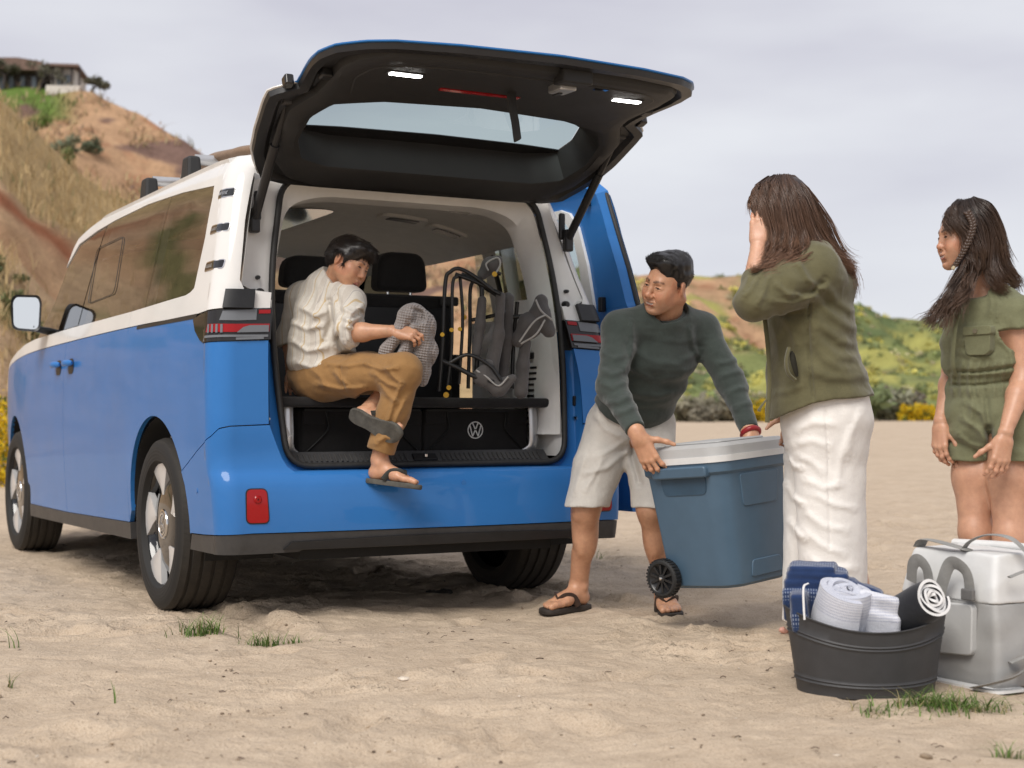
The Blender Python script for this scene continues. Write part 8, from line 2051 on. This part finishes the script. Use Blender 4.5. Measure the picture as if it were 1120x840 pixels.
def towel_mat(name, col, spot, scale, mode):
    m, g = mat(name, col, .95, 0, .1); t = g.n('ShaderNodeTexCoord'); a = g.n('ShaderNodeAttribute', attribute_name='uvx'); b = g.n('ShaderNodeAttribute', attribute_name='uvy')
    fx = g.math('FRACT', g.math('MULTIPLY', a.outputs['Fac'], scale)); fy = g.math('FRACT', g.math('MULTIPLY', b.outputs['Fac'], scale * .6))
    dots = g.math('MULTIPLY', g.math('LESS_THAN', fx, .45), g.math('LESS_THAN', fy, .55)); n = g.noise(400, 3, .6, t.outputs['Object']); big = g.noise(9, 4, .6, t.outputs['Object'])
    bandm = g.math('GREATER_THAN', g.math('SINE', g.math('MULTIPLY', b.outputs['Fac'], 55)), mode); f = g.math('MULTIPLY', dots, bandm)
    c = g.mix(g.math('MULTIPLY', f, .85), tuple(col), tuple(spot)); c = g.mix(.35, c, g.ramp(n.outputs[0], [(.3, tuple(x * .6 for x in col)), (.7, tuple(min(1, x * 1.3) for x in col))]).outputs[0])
    g.l(c, g.b.inputs['Base Color']); g.b.inputs['Sheen Weight'].default_value = .4
    q = g.n('ShaderNodeBump'); q.inputs['Strength'].default_value = .5; q.inputs['Distance'].default_value = .012; g.l(big.outputs[0], q.inputs['Height']); g.bump(g.math('ADD', g.math('MULTIPLY', dots, .5), n.outputs[0]), .6, .003, q.outputs[0]); return m
def roll(name, c, axis, up, L, r, turns, th, mats, label, cat, squash=1.0, seed=1):
    """a rolled towel: a spiral of cloth of thickness th, swept along its axis"""
    c = np.asarray(c, float); ax = unit(axis); y_ = unit(np.asarray(up, float) - ax * np.dot(up, ax)); x_ = np.cross(y_, ax); N = 46 * turns // 1; V = []; F = []; UX = []; UY = []; MI = []
    N = int(N); ths = np.linspace(0, 2 * math.pi * turns, N); rr = .012 + (r - .012) * ths / ths[-1]; nl = 9; arc = np.cumsum(np.r_[0, np.abs(np.diff(ths)) * rr[1:]])
    rng = np.random.default_rng(seed)
    for k in range(nl):
        s_ = k / (nl - 1); w_ = 1 - .06 * abs(2 * s_ - 1) ** 3
        for i in range(N):
            wob = 1 + .03 * math.sin(ths[i] * 2.3 + s_ * 3) + .02 * math.sin(ths[i] * .7 + 9 * s_)
            for d in (0, 1):
                rad = (rr[i] - d * th) * wob * w_; p = c + ax * ((s_ - .5) * L + .006 * math.sin(ths[i] * 1.7) * (1 if k in (0, nl - 1) else 0)) + x_ * rad * math.cos(ths[i]) + y_ * rad * squash * math.sin(ths[i]); V.append(p); UX.append(arc[i]); UY.append(s_ * L)
    st = 2 * N
    for k in range(nl - 1):
        for i in range(N - 1):
            a = k * st + 2 * i; F += [(a, a + 2, a + st + 2, a + st), (a + 1, a + st + 1, a + st + 3, a + 3)]; MI += [0, 0]
    for k in (0, nl - 1):
        for i in range(N - 1): a = k * st + 2 * i; F.append((a, a + 1, a + 3, a + 2)); MI.append(1)
    for k in range(nl - 1): a = k * st + 2 * (N - 1); F.append((a, a + 1, a + st + 1, a + st)); MI.append(1)
    me = mesh_np(name, np.array(V) - c, np.array(F, np.int32)); set_float(me, np.array(UX), 'uvx'); set_float(me, np.array(UY), 'uvy'); o = link(name, me, None, mats); o.location = c
    me.polygons.foreach_set('material_index', np.array(MI, np.int32)); tag(o, label, cat, 'towels in the tub'); return smooth_ang(o, 50)
M_NAVY = towel_mat('towel_navy', (.018, .040, .115), (.40, .46, .58), 130, .35); M_PALE = towel_mat('towel_pale', (.66, .67, .72), (.16, .20, .36), 190, -.55); M_WEDGE = fabric('towel_white_edge', (.70, .69, .68), 700, .95, .05, .4, .3); M_BLKT = fabric('towel_black', (.012, .013, .018), 700, .95, .2, .4, .25)
RT_ = roll('rolled_towel', at(921, 672, 4.535), (.14, -.30, .94), (.9, .3, 0), .17, .098, 4, .021, (M_PALE, M_PALE), 'white speckled towel rolled up at the front of the tub', 'towel', .98, 2)
sd_ = SDF(); q_ = at(921, 672, 4.535); M_ = np.array([unit((.80, -.55, -.12)), unit((.5, .8, .2)), unit((.1, -.2, .95))]); sd_.box(at(962, 672, 4.50), (.13, .04, .13), M_, .018, .01); sd_.box(at(966, 684, 4.48), (.11, .03, .08), M_, .014, .01); sd_.disp = lambda P: .006 * fbm(P * 20, 5, 2)
soft('towel_flap', sd_, .004, M_PALE, RT_, q_, attr={'uvx': lambda V: V[:, 0] - V[:, 1] * .5, 'uvy': lambda V: V[:, 2]})
roll('rolled_towel', at(994, 668, 4.50), (.42, -.72, .42), (0, 0, 1), .22, .068, 5, .010, (M_BLKT, M_WEDGE), 'black rolled mat with white edges showing its spiral end, leaning on the bag', 'mat', .95, 3)
def folded_towel():
    c = at(902, 660, 4.66); sd = SDF(); M = np.array([unit((.92, -.2, .05)), unit((.2, .92, .2)), (0, 0, 1)])
    for k, (dx, dz, w_, h_) in enumerate(((0, .0, .25, .10), (-.01, .055, .22, .05), (-.02, .088, .185, .034), (-.035, .110, .14, .026))): sd.box(c + M[0] * dx + np.array((0, 0, dz)), (w_, .16, h_), M, .012, .006)
    sd.box(c + np.array((.11, -.02, .04)), (.13, .14, .05), np.array([unit((.9, -.2, -.35)), unit((.2, .92, 0)), unit((.35, 0, .9))]), .014, .008); sd.box(c + np.array((-.10, -.12, -.01)), (.05, .12, .12), M, .012, .02)
    sd.disp = lambda P: .008 * fbm(P * 17, 5, 2)
    o = soft('folded_towel', sd, .004, M_NAVY, None, c, attr={'uvx': lambda V: (V - c) @ M[0], 'uvy': lambda V: V[:, 2] + .4 * ((V - c) @ M[1])}); tag(o, 'navy patterned towel folded behind the white rolled one', 'towel', 'towels in the tub')
    mb = MB(); pts = [at(880, 678, 4.44), at(879, 660, 4.45), at(879, 642, 4.47), at(884, 638, 4.50)]
    mb.tube([p - c for p in bez(pts, 12)], .0032, 6, flat=.6, up=(0, 1, 0)); mb.build('towel_edge', M_WEDGE, o, 60)
folded_towel()
sd_ = SDF(); sd_.ell(TUBC + (0, 0, .08), (.20, .145, .085), None, .02); sd_.disp = lambda P: .01 * fbm(P * 14, 4, 2); tag(soft('bottom_towel', sd_, .008, M_NAVY, None, TUBC + (0, 0, .01), attr={'uvx': lambda V: V[:, 0], 'uvy': lambda V: V[:, 1]}), 'dark towel bunched in the bottom of the tub under the rolls', 'towel', 'towels in the tub')

# ---- pale grey waterproof holdall
def bag():
    nc = np.array((1.446, 4.515, 0)); da = unit((.47, -.883, 0)); db = unit((.883, .47, 0)); LA, LB, H = .45, .56, .415
    t = empty('holdall', tuple(nc - da * LA / 2 + db * LB / 2)); tag(t, 'two-tone grey waterproof holdall with webbing straps, standing on the sand', 'bag'); b0 = nc - da * LA / 2 + db * LB / 2
    hi = vary('bag_pale', (.66, .66, .65), .68, 10, .06, .25, 60); lo = vary('bag_grey', (.34, .335, .325), .7, 9, .08, .25, 60); web = fabric('webbing', (.27, .265, .25), 1400, .8, .12, .5, .1); blk = vary('bag_buckle', (.15, .145, .14), .5, 40)
    def W(a, b, z): return nc - da * a + db * b + np.array((0, 0, z))      # a from the near corner along the left face, b along the right face
    M = np.array([db, da, (0, 0, 1)])
    def shell(z0, z1, pad):
        sd = SDF(); c = W(LA / 2, LB / 2, H / 2)
        sd.box(c, (LB + pad, LA + pad, H), M, .030, .01)
        sd.func(lambda P: np.maximum(0, (P[..., 2] - H * .55)) * .0 + np.abs(dot(P - c.astype(np.float32), da.astype(np.float32))) + np.clip(P[..., 2] - .16, 0, 1) * .20 - (LA / 2 + pad / 2), [-9] * 3, [9] * 3, .02, 'i')
        sd.func(lambda P: np.abs(dot(P - c.astype(np.float32), db.astype(np.float32))) + np.clip(P[..., 2] - .16, 0, 1) ** 1.5 * .40 - (LB / 2 + pad / 2), [-9] * 3, [9] * 3, .02, 'i')
        sd.plane((0, 0, z1), (0, 0, 1), .004); sd.plane((0, 0, z0), (0, 0, -1), .004)
        sd.disp = lambda P: .006 * fbm(P * np.array((6, 6, 9)), 7, 2) - crease(P, (5, 5, 8), .006, 71); return sd
    soft('lower_panel', shell(.004, .262, .0), .006, lo, t, b0); soft('upper_panel', shell(.258, .405, .006), .006, hi, t, b0)
    def onA(a, z, d): s_ = LA / 2 - max(0, z - .22) * .22 * 0; return W(a, -d + .0, z)
    # pocket on the left face
    mb = MB(); mb.prism(round_poly([(.09, .10), (.30, .085), (.31, .245), (.085, .255)], .02, 5), -.01, .014, lambda a, b, d: tuple(W(a, -d, b) - b0)); mb.build('front_pocket', vary('bag_pocket', (.50, .50, .49), .62, 10, .05, .25, 60), t, 40, .004)
    # webbing carrying loops with buckles
    for a0 in (.13, .30):
        for s_ in (-.028, .028) if False else (0,):
            loop = [W(a0 - .035, -.010, .27), W(a0 - .035, -.022, .345), W(a0 - .005, -.03, .375), W(a0 + .03, -.03, .372), W(a0 + .055, -.03, .33), W(a0 + .085, -.03, .25)] if a0 < .2 else [W(a0 - .03, -.008, .28), W(a0 - .028, -.018, .345), W(a0 + .0, -.024, .372), W(a0 + .03, -.022, .355), W(a0 + .05, -.010, .30)]
            mb = MB(); mb.tube([p - b0 for p in bez(loop, 26)], .021, 8, flat=.13, up=tuple(db)); lp = mb.build('carry_loop', web, t, 60)
            mb = MB(); mb.box(W(a0 - .035, -.02, .285) - b0, (.014, .05, .035), M); mb.build('buckle', blk, lp, bevel=.004)
    # top closure: rolled edge with a strap and grab loop
    mb = MB(); mb.tube([p - b0 for p in bez([W(LA - .02, LB * .45, .408), W(LA * .5, LB * .5, .412), W(.03, LB * .5, .408)], 14)], .016, 8, flat=.8); mb.build('roll_top', hi, t, 60)
    mb = MB(); mb.tube([p - b0 for p in bez([W(LA - .05, .07, .405), W(LA * .80, .06, .43), W(LA * .55, .05, .424), W(LA * .36, .05, .412)], 20)], .022, 8, flat=.16); mb.build('top_strap', web, t, 60)
    mb = MB(); mb.tube([p - b0 for p in bez([W(LA * .42, .05, .408), W(LA * .36, .06, .44), W(LA * .24, .08, .462), W(LA * .08, .10, .455), W(-.0, .14, .405)], 24)], .020, 8, flat=.15); mb.build('grab_handle', web, t, 60)
    for z in (.345, .09):
        mb = MB(); mb.tube([p - b0 for p in bez([W(-.012, .04, z), W(-.03, .09, z + .018), W(-.014, .15, z + .012)], 10)], .014, 8, flat=.2, up=(0, 0, 1)); mb.build('side_tab', web, t, 60)
    mb = MB(); mb.prism(round_poly([(-.03, -.03), (LA + .01, -.035), (LA + .01, .10), (-.03, .10)], .03, 4), .0, .008, lambda a, b, d: tuple(W(a, b, d + .003) - b0)); mb.build('base_flap', hi, t, 40)
    mb = MB(); mb.tube([p - b0 for p in bez([W(.06, -.03, .012), W(.0, -.03, .03), W(-.035, .03, .05), W(-.02, .10, .07)], 14)], .022, 8, flat=.15); mb.build('base_strap', web, t, 60)
bag()

# ---- waffle towel in the boy's hand
def held_towel():
    sd = SDF(); at0 = globals()['at']; at = lambda x, y, Y: at0(x, y, Y + .05); c = at(448, 372, 5.98)
    sd.echain([at(452, 344, 5.98), at(459, 356, 5.98), at(463, 385, 6.0), at(462, 416, 6.03)], [(.050, .045), (.060, .055), (.052, .05), (.026, .03)], (1, 0, 0), .03, cap=1)
    sd.chain([at(446, 348, 5.97), at(438, 366, 5.96), at(424, 384, 5.98), at(416, 395, 6.0)], [.040, .034, .030, .012], .03); sd.chain([at(446, 372, 5.97), at(440, 388, 5.97), at(434, 396, 5.98)], [.04, .034, .014], .03); sd.chain([at(456, 362, 5.98), at(448, 384, 6.0), at(440, 394, 6.02)], [.04, .035, .02], .03)
    sd.ell(at(457, 346, 5.93), (.020, .03, .035), None, .012, 's')
    sd.disp = fold_disp([([at(448, 352, 5.93), at(440, 372, 5.92), at(430, 390, 5.94)], .012, -.016), ([at(456, 364, 5.92), at(452, 384, 5.94), at(446, 398, 5.96)], .012, -.014), ([at(470, 350, 5.95), at(473, 375, 5.96), at(470, 400, 5.98)], .012, -.008), ([at(452, 338, 5.93), at(462, 342, 5.92), at(464, 352, 5.92)], .007, -.010)], lambda P: .006 * fbm(P * 22, 6, 2))
    m, g = mat('waffle_cloth', (.30, .265, .25), .95, 0, .1); t = g.n('ShaderNodeTexCoord'); mp_ = g.n('ShaderNodeMapping'); mp_.inputs['Rotation'].default_value = (0, R(35), R(12)); g.l(t.outputs['Object'], mp_.inputs[0]); s_ = g.n('ShaderNodeSeparateXYZ'); g.l(mp_.outputs[0], s_.inputs[0])
    w1 = g.math('SINE', g.math('MULTIPLY', s_.outputs[0], 420)); w2 = g.math('SINE', g.math('MULTIPLY', s_.outputs[2], 420)); h = g.math('MULTIPLY', w1, w2)
    n = g.noise(30, 4, .6, t.outputs['Object']); c2 = g.ramp(g.math('ADD', g.math('MULTIPLY', h, .10), n.outputs[0]), [(.25, (.235, .205, .195)), (.75, (.35, .315, .30))]).outputs[0]; g.l(c2, g.b.inputs['Base Color']); g.b.inputs['Sheen Weight'].default_value = .3; g.bump(h, .8, .004)
    tag(soft('waffle_towel', sd, .0032, m, None, c), 'grey-brown waffle towel held bunched in the seated boy\'s hand', 'towel')
held_towel()

# ---- boot load: two black folding crates under the shelf, folded camping chairs on it
def vw(x, y, z): return np.array((VAN_X + VC * x - VS * y, VAN_Y + VS * x + VC * y, z))
def crate(x0, x1, label, logo):
    cx = (x0 + x1) / 2; t = empty('storage_box', tuple(vw(cx, .30, .650)), VAN_YAW); tag(t, label, 'storage box', 'storage boxes under the boot shelf'); w_, h_ = x1 - x0, .205
    m = fabric('box_cloth', (.016, .015, .015), 800, .85, .15, .3, .12); sm = vary('box_piping', (.010, .010, .010), .6, 40)
    mb = MB(); mb.box((0, .20, h_ / 2), (w_, .40, h_)); bd = mb.build('body', m, t, bevel=.012, seg=3)
    for s_ in (-1, 1):
        for p in ([(s_ * (w_ / 2 - .01), -.002, .015), (s_ * (w_ / 2 - .11), -.006, .11), (s_ * (w_ / 2 - .115), -.006, .16), (s_ * (w_ / 2 - .11), -.003, h_ - .01)],):
            mb = MB(); mb.tube(bez(p, 14), .0042, 6); mb.build('seam', sm, t, 60)
        mb = MB(); mb.box((s_ * (w_ / 2 - .055), -.004, h_ - .035), (.10, .012, .06)); mb.build('corner_flap', m, t, bevel=.004)
    mb = MB(); mb.box((0, .0, h_ - .004), (w_ - .02, .02, .014)); mb.build('top_binding', sm, t, bevel=.004)
    if logo is not None: vw_roundel('emblem', .038, vary('emblem_white', (.74, .74, .73), .6, 30), t, Matrix(((1, 0, 0, logo - cx), (0, 0, -1, -.0015), (0, 1, 0, .114), (0, 0, 0, 1))), .095)
crate(-.50, .055, 'black cloth folding box at the left under the boot shelf, behind the boy\'s legs', None); crate(.062, .575, 'black cloth folding box with a white round emblem under the boot shelf', .312)
M_FRM = vary('chair_frame', (.012, .012, .012), .35, 40, .2); M_GCL = fabric('chair_cloth', (.105, .098, .095), 900, .85, .12, .4, .2); M_PIP = vary('chair_piping', (.40, .39, .37), .7, 60); M_YEL = vary('chair_yellow', (.62, .36, .02), .5, 60)
def camp_chair(label, tubes, cloths, knobs, pips, Y0):
    c = at(540, 430, Y0); t = empty('camp_chair', tuple(c)); tag(t, label, 'folding chair', 'folded chairs on the boot shelf')
    A = lambda p: at(p[0], p[1], Y0 + (p[2] if len(p) > 2 else 0)) - c
    for pts, r in tubes: mb = MB(); mb.tube(bez([A(p) for p in pts], 6 * len(pts)), r, 8); mb.build('frame_tube', M_FRM, t, 60)
    for pts, ab in cloths:
        sd = SDF(); sd.echain([A(p) for p in pts], [(a * .00375, b) for a, b in ab], (1, 0, 0), .02, cap=1); sd.disp = lambda P: .006 * fbm(P * np.array((30, 30, 9)), 3, 2); soft('cloth_panel', sd, .0045, M_GCL, t, (0, 0, 0))
    for p, r in knobs: mb = MB(); q = A(p); mb.lathe([(-.012, 0), (-.012, r), (.006, r), (.006, 0)], 14, 'y', q); mb.build('knob', M_YEL, t, 40)
    for pts in pips: mb = MB(); mb.tube(bez([A(p) for p in pts], 5 * len(pts)), .0042, 6); mb.build('piping', M_PIP, t, 60)
camp_chair('leftmost folded chair in the boot, bare black tubes with yellow rivets', [([(480, 428), (484, 380), (487, 310), (493, 297), (503, 294), (520, 303), (540, 318)], .0085), ([(489, 425), (494, 380), (495, 312), (501, 302)], .007), ([(498, 300, .03), (520, 308, .02), (548, 322)], .009), ([(484, 395), (500, 402), (520, 412), (540, 418)], .010), ([(490, 398), (512, 388), (536, 400), (548, 416)], .008), ([(503, 300, .05), (506, 350, .05), (502, 420, .05)], .007)], [], [((484, 366), .009), ((494, 361), .009), ((491, 424), .010), ((503, 360, .04), .009), ((488, 432), .012)], [], 6.33)
camp_chair('middle folded chair in the boot, grey cloth rolled between black legs', [([(520, 420, .03), (523, 380, .02), (527, 325), (524, 310), (506, 302)], .010), ([(512, 425, .05), (514, 360, .05), (516, 310, .05), (535, 318, .03), (553, 330)], .008), ([(505, 300, .02), (530, 312, .0), (551, 326)], .010), ([(516, 350, .05), (540, 345, .03), (552, 340)], .008)], [([(527, 328), (525, 355), (521, 386)], [(5, .022), (5, .022), (5, .02)]), ([(548, 324), (545, 365), (536, 412)], [(6, .03), (6, .03), (9, .04)]), ([(535, 398, -.04), (527, 412, -.05), (545, 424, -.04), (560, 414, -.04)], [(6, .02), (10, .03), (9, .03), (5, .02)])], [((508, 347, .05), .010), ((541, 300, .05), .011)], [([(519, 398, -.06), (530, 412, -.08), (546, 422, -.07), (556, 410, -.07)], ), ][0:0] + [[(521, 405, -.075), (532, 412, -.08), (545, 422, -.075), (556, 412, -.07)]], 6.40)
camp_chair('rightmost folded chair in the boot, grey cloth with pale piping hung on black tubes', [([(560, 425, .05), (562, 370, .05), (566, 330, .04)], .009), ([(545, 348, .04), (570, 346, .03), (602, 340, .02)], .010), ([(548, 300, .06), (530, 292, .05)], .008)], [([(556, 326, .02), (554, 370, .02), (549, 424, .02)], [(7, .03), (7, .03), (6, .03)]), ([(590, 345), (580, 355), (567, 372)], [(7, .03), (14, .05), (8, .03)]), ([(575, 375, .02), (572, 400, .02), (570, 428, .02)], [(6, .03), (7, .03), (8, .03)]), ([(592, 330, .02), (590, 345, .0), (600, 362, .0)], [(8, .03), (12, .04), (8, .03)]), ([(528, 300, .08), (537, 290, .07), (545, 284, .07)], [(6, .03), (9, .04), (5, .03)])], [], [[(568, 374, -.06), (584, 352, -.08), (597, 344, -.06)], [(570, 376, -.06), (586, 366, -.08), (596, 350, -.07)], [(540, 302, .02), (547, 290, .02), (544, 282, .02), (532, 288, .02), (534, 296, .02)], [(586, 328, -.04), (592, 340, -.06), (604, 350, -.05)]], 6.48)
# tan padded board lying across the roof bars
sd_ = SDF(); c0 = vw(-.50, 1.15, 1.985); M_ = np.array([(VC, VS, 0), (-VS, VC, 0), (0, 0, 1)]); sd_.ell(c0, (.20, .62, .05), M_, .01); sd_.disp = lambda P: .004 * fbm(P * 9, 3, 2)
tag(soft('roof_board', sd_, .01, fabric('board_cover', (.21, .135, .085), 500, .8, .08, .3, .2), None, c0), 'tan covered board lying on the roof bars of the van', 'board')
